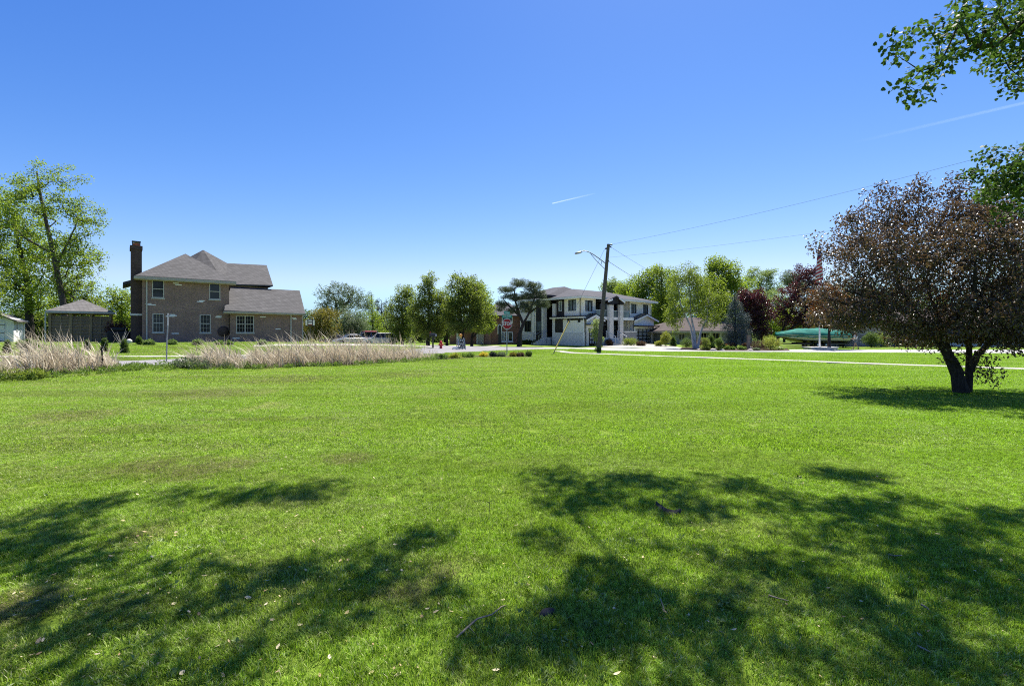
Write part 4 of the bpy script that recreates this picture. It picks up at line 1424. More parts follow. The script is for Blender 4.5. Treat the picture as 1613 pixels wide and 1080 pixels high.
for i, (px, Y, wp, hp, mt, lb) in enumerate([(1388, 57, 34, 22, 'olive', 'olive shrub below the left side of the triple window'), (1425, 58, 30, 10, 'mid_green', 'low dark shrub under the triple window'), (1372, 55, 24, 24, 'mid_green', 'dark shrub right of the walking person'),
                                              (1460, 57, 26, 10, 'mid_green', 'dark low shrub right of the triple window')]):
    k = Y / F
    shrub('foundation_shrub', lb, 'shrub', onY(px, Y), wp * k, hp * k, L_[mt], 192 + i, n=50, per=56, L=.12, W=.07, group='shrubs along the stone house')
# flower bed at the stop sign
BED = 'plants in the bed around the stop sign'
for i, (px, py, wp, hp, lb, mt) in enumerate([
        (762, 562, 15, 6.5, 'bright yellow flowering clump left of the stop sign', 'yellow_bloom'), (777, 562, 12, 7, 'small dark round shrub beside the yellow flowers', 'dark_conifer'),
        (790, 562, 16, 6.5, 'grey green clump at the foot of the stop sign', 'grey_green'), (808, 562, 12, 6, 'small yellowish flowering clump right of the stop sign', 'golden'),
        (820, 562, 14, 6, 'russet and green low clump in the bed', 'russet'), (833, 562, 12, 9, 'taller green plant at the right end of the bed', 'mid_green'),
        (738, 563, 22, 7, 'fresh green clump of weeds left of the yellow flowers', 'boxwood'), (715, 564, 24, 7, 'pale lime clump of weeds in the middle of the verge', 'lime'), (695, 565.5, 22, 7, 'green weed clump next to the end of the reeds', 'hosta')]):
    b, w_, h = at_px(px, py, wp, hp)
    shrub('bed_plant', lb, 'plant', b, w_, h, L_[mt], 200 + i, n=30, per=40, L=.08, W=.04, dpth=.6, stem=False, group=BED)
# ---------------------------------------------------------------- dry cattails, weeds, leaf litter
L_['straw'] = leaf_mat('dry_reed', [(0, (0.10, 0.08, 0.05)), (.3, (0.32, 0.27, 0.185)), (.7, (0.60, 0.52, 0.38)), (1, (0.82, 0.73, 0.56))], (.54, .46, .33), .33, .5, .3)


def blades(name, label, cat, P, H, lean, wd, mat, rng, heads=0, headmat=None):
    """many bent strips: P (n,3) feet, H heights, lean (n,2) horizontal throw at the tip"""
    n = len(P)
    a = rng.uniform(0, np.pi, n)
    sx = np.stack([np.cos(a), np.sin(a), np.zeros(n)], -1) * (wd[:, None] / 2)
    ring = []
    for k, wk in ((-.05, 1), (.35, .95), (.7, .7), (1, .12)):
        off = np.stack([lean[:, 0] * k ** 1.7, lean[:, 1] * k ** 1.7, H * (k * 1.12 - .12 * k * k)], -1)
        off[:, 2] -= .18 * np.abs(lean[:, 0]) * k * k
        c = P + off
        ring += [c - sx * wk, c + sx * wk]
    V = np.stack(ring, 1).reshape(-1, 3)
    o = (np.arange(n) * 8)[:, None]
    Q = np.concatenate([o + np.array([[0, 1, 3, 2]]), o + np.array([[2, 3, 5, 4]]), o + np.array([[4, 5, 7, 6]])], 1).reshape(-1, 4)
    ob = np_mesh(name, V, Q, mat, attrs={'rnd': np.repeat(rng.random(n), 3)}, smooth_=True)
    return tag(ob, label, cat, kind='stuff')


def front_line(fx, fy):
    gp = np.linspace(fx[0], fx[-1], 50)
    g = [G(q, np.interp(q, fx, fy)) for q in gp]
    return gp, np.array([q.x for q in g]), np.array([q.y for q in g])


def reed_band(name, label, front, tops, depth, n, seed, thin):
    """front: (px, py) line of the front feet; tops: (px, height m); depth of the stand in m"""
    rng = np.random.default_rng(seed)
    fx, fy = np.array(front, float).T
    tx, th = np.array(tops, float).T
    px = rng.uniform(fx[0], fx[-1], n)
    keep = rng.random(n) < np.interp(px, *np.array(thin, float).T)
    px = px[keep]
    n = len(px)
    P = np.zeros((n, 3))
    gp, gx_, gy_ = front_line(fx, fy)
    bx_, by_ = np.interp(px, gp, gx_), np.interp(px, gp, gy_)
    dd = depth * rng.random(n)
    x, y = bx_ * (by_ + dd) / by_, by_ + dd
    P = np.stack([x, y, gz(x, y) - .02], -1)
    hm = .80 * np.interp(px, tx, th)
    lowf = .42 + .58 * np.sin(px * .16 + 1.3 * np.sin(px * .071)) ** 2
    H = hm * np.clip(rng.normal(.64, .28, n), .18, 1.4) * lowf
    tall = rng.random(n) < .022
    H[tall] = hm[tall] * rng.uniform(1.05, 1.4, tall.sum())
    lean = np.stack([rng.normal(-.34, .42, n) * H, rng.normal(-.05, .25, n) * H], -1)
    blades(name, label, 'reeds', P, H, lean, rng.uniform(.012, .034, n), L_['straw'], rng)
    # low matted litter of broken stalks
    return P


reed_band('dry_reeds', 'stand of pale dry cattails at the left edge, in front of the gazebo',
          [(-60, 604), (0, 598), (100, 590), (190, 583)], [(-60, .9), (0, 1.0), (40, 1.35), (70, 1.85), (100, 1.65), (140, 1.25), (165, 1.3), (190, .6)], 2.0, 6500, 1,
          [(-60, .4), (0, .55), (40, .9), (100, 1), (170, .8), (182, .5), (192, .1)])
reed_band('dry_reeds', 'long stand of pale dry cattails before the brick house and the parked cars',
          [(288, 580), (400, 581), (560, 575), (640, 570), (700, 565.5)], [(288, .7), (310, 1.1), (350, 1.45), (370, 1.1), (400, 1.35), (440, 1.4), (480, 1.75), (540, 1.75), (560, 1.9), (600, 1.6), (640, 1.5), (672, 1.2), (700, .6)], 2.6, 12500, 2,
          [(288, .15), (310, .6), (350, .95), (385, .55), (410, .8), (450, 1), (590, 1), (635, .8), (665, .3), (690, .06), (702, 0)])


def weeds(name, label, line, depth, n, h, mat, seed, L=.12, W=.035):
    rng = np.random.default_rng(seed)
    fx, fy = np.array(line, float).T
    px = rng.uniform(fx[0], fx[-1], n)
    gp, gx_, gy_ = front_line(fx, fy)
    bx_, by_ = np.interp(px, gp, gx_), np.interp(px, gp, gy_)
    dd = rng.uniform(-.25, depth, n)
    x, y = bx_ * (by_ + dd) / by_, by_ + dd
    C = np.stack([x, y, gz(x, y) + rng.uniform(.02, h, n)], -1)
    V, Q, rnd = leaves_np(C, np.full(len(C), .13), 26, L, W, rng, droop=-.5)
    tag(np_mesh(name, V, Q, mat, attrs={'rnd': rnd}), label, 'weeds', kind='stuff')


weeds('weeds', 'green weeds growing along the foot of the left cattails', [(-60, 607), (0, 601), (100, 593), (190, 584), (215, 583)], 1.0, 150, .10, L_['boxwood'], 5)
weeds('weeds', 'yellowish dead weeds at the far left edge of the cattails', [(-60, 606), (0, 600), (70, 596)], 1.6, 140, .25, L_['olive'], 6)
weeds('weeds', 'fresh green weeds in the gap before the pale road and along the long cattails', [(200, 584), (290, 581), (400, 582), (560, 576), (640, 571), (700, 567)], 1.0, 260, .12, L_['boxwood'], 7)
weeds('weeds', 'grey green weed tufts at the left end of the long cattails', [(270, 580), (330, 581), (360, 582)], 1.0, 80, .3, L_['grey_green'], 8)

# fallen leaves: curled scraps lying on the turf
L_['litter'] = leaf_mat('dry_leaf', [(0, (0.30, 0.19, 0.09)), (.4, (0.50, 0.39, 0.22)), (.8, (0.68, 0.58, 0.38)), (1, (0.55, 0.44, 0.08))], (.3, .25, .12), .15, .6, .3)
def litter(n, seed):
    rng = np.random.default_rng(seed)
    py = 575 + 505 * rng.random(n) ** 1.5
    Ys = 1219 / (py - 525)
    X = (rng.uniform(-80, 1690, n) - CX) / F * Ys
    keep = rng.random(n) < (.45 + .55 * smooth(3, -6, X / Ys * 6))
    X, Ys = X[keep], Ys[keep]
    n = len(X)
    P = np.stack([X, Ys, gz(X, Ys) + .022 + .014 * rng.random(n)], -1)
    a = rng.uniform(0, 6.283, n)
    ax = np.stack([np.cos(a), np.sin(a), rng.normal(0, .25, n)], -1)
    si = np.stack([-np.sin(a), np.cos(a), rng.normal(0, .35, n)], -1)
    up = np.array((0, 0, 1.0))
    ln = (.012 + .026 * rng.random(n) ** 1.6)[:, None]
    wd = (ln[:, 0] * rng.uniform(.3, .6, n))[:, None]
    cu = (rng.uniform(.1, .6, n))[:, None]
    prof = [(-.5, 0, .25), (-.15, .5, .1), (.2, .45, .12), (.55, 0, .3), (.2, -.45, .12), (-.15, -.5, .1), (0, 0, 0)]
    V = np.stack([P + ax * ln * u + si * wd * v + up * ln * cu * w_ for u, v, w_ in prof], 1).reshape(-1, 3)
    o = (np.arange(n) * 7)[:, None]
    T = np.concatenate([o + np.array([[6, i, (i + 1) % 6]]) for i in range(6)], 1).reshape(-1, 3)
    tag(np_mesh('fallen_leaves', V, T, L_['litter'], attrs={'rnd': np.repeat(rng.random(n), 6)}), 'pale dry fallen leaves scattered over the lawn', 'leaves', kind='stuff')
litter(1500, 9)

def ground_weeds():
    rng = np.random.default_rng(31)
    C = []
    for _ in range(70):
        y = 2.0 + 9 * rng.random() ** 1.3
        x = rng.uniform(-1.05, .7) * y
        for _ in range(rng.integers(3, 11)):
            a, b = x + rng.normal(0, .16), y + rng.normal(0, .14)
            C.append((a, b, gzf(a, b) + .022))
    C = np.array(C)
    V, Q, rnd = leaves_np(C, np.full(len(C), .035), 9, .032, .02, rng, droop=-.1, flat=.75)
    tag(np_mesh('clover', V, Q, L_['hosta'], attrs={'rnd': rnd}), 'small patches of clover and broad leaved weeds in the front lawn', 'clover', kind='stuff')
ground_weeds()

# sticks and bark lying on the lawn, one by one
M['twig_pale'] = bark_mat('pale_twig', (0.16, 0.13, 0.09), (0.36, 0.30, 0.22))
M['bark_grey'] = bark_mat('grey_dead_bark', (0.018, 0.018, 0.018), (0.075, 0.072, 0.07))
def stick(pts, r, label, mat, name='twig', branches=()):
    W3 = [G(px, py) + Vector((0, 0, .03 + dz)) for px, py, dz in pts]
    mb = MB()
    n = len(W3)
    b0 = W3[0].copy()
    b0.z = gzf(b0.x, b0.y)
    mb.tube([p - b0 for p in W3], [r * (1 - .55 * i / (n - 1)) for i in range(n)], 7, wob=.15)
    for br in branches:
        q = [G(px, py) + Vector((0, 0, .03 + dz)) - b0 for px, py, dz in br]
        mb.tube(q, [r * .5, r * .3], 5)
    o = mb.build(name, mat, label=label, cat='stick')
    o.location = b0
    return o
stick([(719, 1013, 0), (738, 998, .01), (752, 987, .015), (775, 980, .015), (790, 966, .01), (796, 961, 0)], .006, 'long pale curved twig lying in the front middle of the lawn', M['twig_pale'], branches=[[(738, 998, .01), (748, 1006, 0)]])
stick([(880, 968, .0), (1, 1, 0)][:1] + [(868, 972, .01)], .012, 'short dark lump of bark near the long pale twig', M['bark_dark'], 'bark_piece') if False else None
stick([(1400, 880, 0), (1410, 884, .01), (1421, 882, .005)], .006, 'short grey stick in the shade at the right of the lawn', M['twig_pale'])
stick([(1211, 945, .0), (1225, 952, .01), (1242, 955, .005)], .005, 'thin pale twig in the shade below the bark strip', M['twig_pale'])
stick([(1452, 960, 0), (1460, 966, .005), (1464, 969, 0)], .006, 'short straight stick near the right shade edge', M['twig_pale'])
stick([(1445, 1026, 0), (1458, 1033, .004), (1466, 1036, 0)], .006, 'tan twig in the front right corner grass', M['twig_pale'])
stick([(1040, 950, 0), (1045, 965, .005), (1047, 972, 0)], .004, 'thin upright looking twig right of the front middle', M['twig_pale'])
stick([(768, 826, .16), (771, 813, .09), (770, 824, 0)], .004, 'small dark twig poking up from the sunny grass', M['bark_dark'])


def bark_strip():
    a = [G(px, py) for px, py in ((1033, 799), (1042, 806), (1052, 811), (1062, 813), (1073, 812))]
    b0 = a[0].copy()
    mb = MB()
    hs = [.05, .045, .04, .04, .05]
    pts = [p - b0 + Vector((0, 0, h)) for p, h in zip(a, hs)]
    rows = []
    for i, p in enumerate(pts):
        wv = Vector((.02, .03, 0)) * (1.0 if 0 < i < 4 else .35)
        rows.append([p - wv + Vector((0, 0, -.02)), p + Vector((0, 0, .015)), p + wv + Vector((0, 0, -.01)), p + Vector((0, 0, -.025))])
    vs = [q for r in rows for q in r]
    fs = []
    for i in range(4):
        for k in range(4):
            fs.append((i * 4 + k, i * 4 + (k + 1) % 4, i * 4 + 4 + (k + 1) % 4, i * 4 + 4 + k))
    fs += [(0, 1, 2, 3), (16, 17, 18, 19)]
    mb.add(vs, fs)
    mb.tube([pts[1], pts[1] + Vector((.02, 0, .12))], [.004, .002], 5)
    o = mb.build('bark_strip', M['bark_grey'], label='dark curled strip of bark lying on the shade edge right of centre', cat='bark')
    o.location = b0
bark_strip()


def bark_lump():
    p = G(861, 973)
    mb = MB()
    g = random.Random(4)
    prof = [(.0, .0), (.05, .0), (.06, .02), (.04, .045), (0.005, .055)]
    mb.lathe([(max(.002, r), z) for r, z in prof], 9, M=Matrix.Rotation(.6, 4, 'Z') @ Matrix.Diagonal((1, .5, .8, 1)))
    mb.v = [(x * g.uniform(.8, 1.2), y * g.uniform(.8, 1.2), z) for x, y, z in mb.v]
    o = mb.build('bark_piece', M['bark_grey'], label='small dark lump of bark in the shade beside the long pale twig', cat='bark')
    o.location = p + Vector((0, 0, .01))
bark_lump()
# ---------------------------------------------------------------- buildings
class Frame:
    """local frame of a building: x along the facade (bearing b degrees from the view axis), y inwards, z up"""
    def __init__(self, cx, cy, z0, b):
        self.c = (cx, cy)
        self.z0 = z0
        b = math.radians(b)
        self.u = (math.sin(b), math.cos(b))
        self.v = (-math.cos(b), math.sin(b))
        self.rz = math.atan2(self.u[1], self.u[0])

    def empty(self, name, label, cat, group=None):
        return empty(name, (self.c[0], self.c[1], self.z0), self.rz, label, cat, group)

    def onx(self, px, py, v=0.0):
        """picture point -> (x, z) on the plane y = v"""
        k = (px - CX) / F
        ux, uy = self.u
        vx, vy = self.v
        x = (k * (self.c[1] + v * vy) - self.c[0] - v * vx) / (ux - k * uy)
        Y = self.c[1] + x * uy + v * vy
        return x, EYE + (HY - py) / F * Y - self.z0

    def ony(self, px, py, x=0.0):
        """picture point -> (y, z) on the plane x = const"""
        k = (px - CX) / F
        ux, uy = self.u
        vx, vy = self.v
        y = (k * (self.c[1] + x * uy) - self.c[0] - x * ux) / (vx - k * vy)
        Y = self.c[1] + x * uy + y * vy
        return y, EYE + (HY - py) / F * Y - self.z0


def wall_holes(mb, axis, at, a0, a1, z0, z1, holes, depth, mi=0, t=0.28, sgn=1):
    """wall slab in the plane axis = at, from a0 to a1 and z0 to z1, with rectangular openings; sgn = inward direction"""
    As = sorted({a0, a1, *[h[0] for h in holes], *[h[1] for h in holes]})
    Zs = sorted({z0, z1, *[h[2] for h in holes], *[h[3] for h in holes]})
    As = [a for a in As if a0 <= a <= a1]
    Zs = [z for z in Zs if z0 <= z <= z1]

    def P(a, z, d):
        return (a, at + d, z) if axis == 'y' else (at + d, a, z)
    for i in range(len(As) - 1):
        for j in range(len(Zs) - 1):
            ca, cz = (As[i] + As[i + 1]) / 2, (Zs[j] + Zs[j + 1]) / 2
            if any(h[0] < ca < h[1] and h[2] < cz < h[3] for h in holes):
                continue
            for d in (0, t * sgn):
                mb.add([P(As[i], Zs[j], d), P(As[i + 1], Zs[j], d), P(As[i + 1], Zs[j + 1], d), P(As[i], Zs[j + 1], d)], [(0, 1, 2, 3)], mi)
    for h in holes:
        for (aa, za, ab, zb) in ((h[0], h[2], h[0], h[3]), (h[1], h[2], h[1], h[3]), (h[0], h[2], h[1], h[2]), (h[0], h[3], h[1], h[3])):
            mb.add([P(aa, za, 0), P(ab, zb, 0), P(ab, zb, t * sgn), P(aa, za, t * sgn)], [(0, 1, 2, 3)], mi)


def window(root, axis, at, a0, a1, z0, z1, frame_m, glass_m, kind='sash', fw=0.06, sgn=1, sill_m=None, grid=None, name='window', sill=True, proud=0.02, cols=1):
    """window: frame part with pane, bars and sill sub-parts; set a few centimetres inside the wall face"""
    def P(a, d, z):
        return (a, at + d * sgn, z) if axis == 'y' else (at + d * sgn, a, z)

    def bx(mb, aa, ab, za, zb, d0, d1):
        p, q = P(aa, d0, za), P(ab, d1, zb)
        mb.box(tuple(min(x, y) for x, y in zip(p, q)), tuple(max(x, y) for x, y in zip(p, q)))
    mb = MB()
    bx(mb, a0, a0 + fw, z0, z1, -proud, .12)
    bx(mb, a1 - fw, a1, z0, z1, -proud, .12)
    bx(mb, a0 + fw, a1 - fw, z1 - fw, z1, -proud, .12)
    bx(mb, a0 + fw, a1 - fw, z0, z0 + fw, -proud, .12)
    for c in range(1, cols):
        m = a0 + (a1 - a0) * c / cols
        bx(mb, m - fw * .6, m + fw * .6, z0 + fw, z1 - fw, -proud * .5, .11)
    if kind == 'sash':
        zm = (z0 + z1) / 2
        for c in range(cols):
            x0 = a0 + (a1 - a0) * c / cols + fw * .9
            x1 = a0 + (a1 - a0) * (c + 1) / cols - fw * .9
            bx(mb, x0, x1, zm - fw * .5, zm + fw * .5, .03, .10)
    fr = mb.build(name, frame_m, root)
    g = MB()
    bx(g, a0 + fw * .8, a1 - fw * .8, z0 + fw * .8, z1 - fw * .8, .08, .10)
    g.build('pane', glass_m, fr)
    if grid:
        gm = MB()
        nx_, nz_ = grid
        for i in range(1, nx_):
            x = a0 + fw + (a1 - a0 - 2 * fw) * i / nx_
            bx(gm, x - .01, x + .01, z0 + fw, z1 - fw, .06, .08)
        for j in range(1, nz_):
            z = z0 + fw + (z1 - z0 - 2 * fw) * j / nz_
            bx(gm, a0 + fw, a1 - fw, z - .01, z + .01, .055, .075)
        gm.build('glazing_bars', M['taupe'], fr)
    if sill:
        s = MB()
        bx(s, a0 - .05, a1 + .05, z0 - .09, z0 - .002, -.07, .1)
        s.build('sill', sill_m or frame_m, fr)
    return fr


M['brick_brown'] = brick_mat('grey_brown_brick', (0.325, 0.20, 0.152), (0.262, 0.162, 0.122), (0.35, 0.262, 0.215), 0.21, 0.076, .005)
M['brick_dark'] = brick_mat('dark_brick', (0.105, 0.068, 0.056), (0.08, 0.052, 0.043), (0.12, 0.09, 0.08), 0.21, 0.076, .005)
M['brick_red'] = brick_mat('red_brown_brick', (0.34, 0.155, 0.10), (0.26, 0.115, 0.078), (0.34, 0.25, 0.20), 0.21, 0.076, .006)
M['white_brick'] = plain('white_brick', (0.80, 0.76, 0.70), 0.85, 0.2, var=0.12)
M['shingle_brown'] = shingle_mat('grey_brown_shingles', (0.098, 0.095, 0.094), (0.072, 0.07, 0.069))
M['shingle_slate'] = shingle_mat('slate_blue_shingles', (0.075, 0.075, 0.084), (0.056, 0.056, 0.066))
M['shingle_dark'] = shingle_mat('brown_shingles', (0.085, 0.066, 0.06), (0.063, 0.05, 0.045))
M['shingle_grey'] = shingle_mat('pale_grey_shingles', (0.17, 0.162, 0.156), (0.135, 0.128, 0.123))
M['stone'] = stone_mat('stacked_stone', (0.62, 0.57, 0.51), (0.69, 0.64, 0.57), (0.75, 0.69, 0.62), 4.0)
M['stone_house'] = stone_mat('rough_field_stone', (0.30, 0.225, 0.20), (0.40, 0.31, 0.28), (0.50, 0.41, 0.37), 3.2)
M['louvre'] = plain('dark_stained_wood', (0.24, 0.18, 0.115), 0.7, 0.2, var=0.2, scale=8)
M['taupe'] = plain('taupe_fascia', (0.40, 0.35, 0.28), 0.6, 0.3, var=0.08)
M['terracotta'] = plain('terracotta', (0.42, 0.13, 0.06), 0.8, 0.2, var=0.15)
M['shed_white'] = plain('white_siding', (0.74, 0.75, 0.75), 0.6, 0.25, var=0.04)
M['garage_glass'] = plain('frosted_garage_glass', (0.42, 0.42, 0.42), 0.25, 0.5, var=0.35, scale=1.2)
M['pale_door'] = plain('pale_door_paint', (0.74, 0.67, 0.55), 0.6, 0.25, var=0.06)
M['glass_rail'] = plain('tinted_glass_railing', (0.10, 0.14, 0.145), 0.06, 0.6, var=0.25)


def roof_poly(mb, pts, t=0.12, mi=0):
    """a roof plane as a slab: the polygon and the same polygon a little lower"""
    pts = [Vector(p) for p in pts]
    n = len(pts)
    low = [p - Vector((0, 0, t)) for p in pts]
    fs = [tuple(range(n)), tuple(reversed(range(n, 2 * n)))]
    for i in range(n):
        j = (i + 1) % n
        fs.append((i, n + i, n + j, j))
    mb.add(pts + low, fs, mi)


# ================= brick house on the left
def brick_house():
    Yc = 762 / 20.3
    fr = Frame((224 - CX) / F * Yc, Yc, 0.0, 51.0)
    x0 = (224 - CX) / F * Yc
    fr.z0 = EYE - (542.5 - HY) / F * Yc
    root = fr.empty('brick_house', 'two storey grey brown brick house with tall dark chimney and scattered white bricks', 'house')
    xr, _ = fr.onx(361, 450)                     # right end of the two storey wall
    _, eave = fr.onx(224, 436)
    gy = -0.55                                   # the garage wing stands a little proud
    gx0, geave = fr.onx(355, 491, gy)
    gx1, _ = fr.onx(477, 491, gy)
    D = 9.5
    # openings of the front wall measured in the picture: (px0, px1, py_top, py_bottom)
    W_ = [(239.5, 258.5, 440.5, 469), (329.5, 347, 446, 471.5), (240, 258, 493.5, 523.5), (314.5, 332, 495, 524)]
    holes = []
    for (a, b, t_, bt) in W_:
        ax, az1 = fr.onx(a, t_)
        bx_, az0 = fr.onx((a + b) / 2, bt)
        xb, _ = fr.onx(b, t_)
        holes.append((ax, xb, az0, az1))
    mb = MB()
    wall_holes(mb, 'y', 0, 0, xr, -.3, eave, holes, .3)
    mb.box((0, 0.285, -.3), (.28, D, eave))
    mb.box((xr - .28, .285, -.3), (xr, D, eave))
    mb.box((.285, D - .28, -.3), (xr - .285, D, eave))
    # main body behind, to the right
    mb.box((xr + .002, 3.2, -.3), (fr.onx(431, 449, 3.2)[0] - .5, D - .01, eave - .05))
    # scattered white bricks: pattern of the wall, a few millimetres proud
    for (px, py, w_, two) in [(277, 446, 22, 1), (281, 448.5, 26, 0), (234, 478.5, 22, 1), (239, 480, 30, 0), (318, 473.6, 22, 1), (315, 475, 26, 0), (272, 495.5, 20, 1), (268, 498, 34, 0), (273, 497, 28, 0), (276, 525, 28, 1), (345, 498, 22, 1), (344, 499.6, 26, 0)]:
        x, z = fr.onx(px, py)
        hw = w_ * .0085
        mb.box((x - hw, -.012, z - .04), (x + hw, .02, z + .04), 1)
    mb.build('wall', [M['brick_brown'], M['white_brick']], root)
    # garage wing
    gholes = []
    for (a, b, t_, bt) in [(372, 400, 496.5, 524)]:
        ax, az1 = fr.onx(a, t_, gy)
        xb, _ = fr.onx(b, t_, gy)
        _, az0 = fr.onx((a + b) / 2, bt, gy)
        gholes.append((ax, xb, az0, az1))
    gb = MB()
    wall_holes(gb, 'y', gy, gx0 + .35, gx1, -.3, geave, gholes, .3)
    sx = 1.9
    endh = [(gy + 1.0, gy + 2.2, .85, geave - .25)]
    wall_holes(gb, 'x', gx1 - .002, gy + .285, 6.5, -.3, geave + .02, endh, .3, 0, .28, -1)
    zrl = fr.onx(472, 457, 3.0)[1]
    gb.prism([(gx1 - .29, gy + .3, geave + .021), (gx1 - .29, 6.5, geave + .021), (gx1 - .29, 3.0, zrl - .25)], (.26, 0, 0), 0)
    gb.box((xr + .05, 6.23, -.3), (gx1 - .3, 6.5, geave))
    for (px, py, w_) in [(414, 499, 26), (438, 518, 24), (372, 532.5, 32), (463, 501, 22), (464.5, 502.5, 18)]:
        x, z = fr.onx(px, py, gy)
        hw = w_ * .0085
        gb.box((x - hw, gy - .012, z - .04), (x + hw, gy + .02, z + .04), 1)
    # white painted brick at the right corner
    gb.box((gx1 - .02, gy - .02, -.3), (gx1 + .02, gy + .26, geave - .02), 1)
    gb.build('garage_wing', [M['brick_brown'], M['white_brick']], root)
    for i, h in enumerate(holes):
        window(root, 'y', 0, *h, M['beige_trim'], M['glass'], grid=(3, 4) if i >= 2 else None)
    for h in gholes:
        window(root, 'y', gy, *h, M['beige_trim'], M['glass'], cols=2, grid=(6, 4))
    for h in endh:
        window(root, 'x', gx1 - .002, *h, M['white'], M['glass'], sgn=-1)
    # ---- roofs
    ov = .45
    def fx(px, py, v):
        x, z = fr.onx(px, py, v)
        return (x, v, z)
    eL = (-ov, -ov, eave + .04)
    eR = (xr + ov, -ov, eave + .04)
    apex = fx(292, 399.5, 3.9)
    zr = apex[2]
    rb = MB()
    back = (apex[0], D + ov, zr)
    roof_poly(rb, [eL, eR, apex])
    roof_poly(rb, [(-ov, D + ov, eave + .04), eL, apex, back])
    roof_poly(rb, [eR, (xr + ov, D + ov, eave + .04), back, apex])
    # higher cross roof behind with a peak and a lower ridge to the right
    pk = fx(320, 393.5, 7.0)
    r1 = fx(358, 414.5, 7.0)
    r2 = fx(420, 417.5, 7.0)
    el = fx(355, 447, 2.9)
    er = fx(430, 449, 2.9)
    roof_poly(rb, [(apex[0] - .2, 4.2, eave + .5), (el[0], 2.9, el[2]), (er[0], 2.9, er[2]), r2, r1, pk])
    roof_poly(rb, [(er[0], 2.9, er[2]), (er[0] + .1, 11, er[2]), r2])
    roof_poly(rb, [(er[0] + .1, 11, er[2]), (-ov, 11, eave), pk, r1, r2])
    roof_poly(rb, [(-ov, 11, eave), (apex[0] - .2, 4.2, eave + .5), pk])
    # garage roof
    ra = fx(363.5, 452, 3.0)
    rc = fx(472, 457.5, 3.0)
    g0 = fx(352, 488.5, gy - ov)
    g1 = fx(481, 494, gy - ov)
    roof_poly(rb, [g0, g1, rc, ra])
    roof_poly(rb, [(g1[0], 6.5 + ov, g1[2]), (g0[0], 6.5 + ov, g0[2]), ra, rc])
    roof_poly(rb, [g1, (g1[0], 6.5 + ov, g1[2]), rc], .1)
    rb.build('roof', M['shingle_brown'], root)
    # soffit boards and gutters
    sb = MB()
    sb.box((-ov - .06, -ov - .1, eave - .2), (xr + ov, -ov + .02, eave + .0))
    sb.box((-ov, -ov + .025, eave - .26), (xr + ov, -.005, eave - .12))
    sb.box((-ov - .06, -ov + .025, eave - .2), (-ov + .04, D, eave - .02))
    sb.build('eave_trim', M['taupe'], root)
    s2 = MB()
    s2.box((g0[0], gy - ov - .08, geave - .1), (g1[0] + .02, gy - ov + .03, geave + .03))
    s2.box((g0[0] + .02, gy - ov + .035, geave - .16), (g1[0], gy - .005, geave - .06))
    s2.build('eave_trim', M['taupe'], root)
    for px, v, top in ((231, 0, eave - .25), (458, gy, geave - .15)):
        x, _ = fr.onx(px, 480, v)
        d = MB()
        d.box((x - .045, v - .1, .15), (x + .045, v - .012, top))
        d.bar((x, v - .055, .16), (x, v - .3, .05), .09, .07)
        d.build('downspout', M['beige_trim'], root)
    mt = MB()
    x, z = fr.onx(358, 528, 0)
    mt.lathe([(.03, -.05), (.42, -.05), (.42, .0), (.03, .0)], 24, M=Matrix.Translation((x - .3, -.09, z + .35)) @ Matrix.Rotation(math.radians(90), 4, 'X'))
    mt.build('wreath', M['brick_dark'], root, label='dark round ornament hung on the brick wall')
    # chimney on the left end wall
    ch = MB()
    cy0, cy1 = .5, 2.1
    _, ct = fr.onx(214, 388, 1.2)
    ct -= .32
    ch.box((-.68, cy0, -.3), (-.003, cy1, ct))
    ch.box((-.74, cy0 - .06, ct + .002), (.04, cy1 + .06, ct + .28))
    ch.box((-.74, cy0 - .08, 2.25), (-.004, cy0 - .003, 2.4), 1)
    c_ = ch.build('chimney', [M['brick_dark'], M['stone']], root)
    pm = MB()
    pm.lathe([(.24, 0), (.27, .06), (.22, .22), (.25, .28)], 14, M=Matrix.Translation((-.34, 1.3, ct + .28)))
    pm.build('chimney_pot', M['terracotta'], c_)
    cm = MB()
    cm.box((-.62, 1.0, ct + .64), (-.06, 1.6, ct + .72))
    for dx in (-.57, -.11):
        for dy in (1.05, 1.55):
            cm.box((dx - .03, dy - .03, ct + .28), (dx + .03, dy + .03, ct + .64))
    cm.build('chimney_cap', M['black_metal'], c_)
    # low eave of the rear roof showing to the left of the chimney
    lb = MB()
    roof_poly(lb, [(-1.15, 5.2, eave - .05), (.0, 5.2, eave + .4), (.0, 9.6, eave + .4), (-1.15, 9.6, eave - .05)], .25)
    lb.build('rear_roof', M['shingle_brown'], root)
    wl = MB()
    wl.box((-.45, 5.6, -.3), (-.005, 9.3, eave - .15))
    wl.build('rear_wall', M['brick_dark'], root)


brick_house()


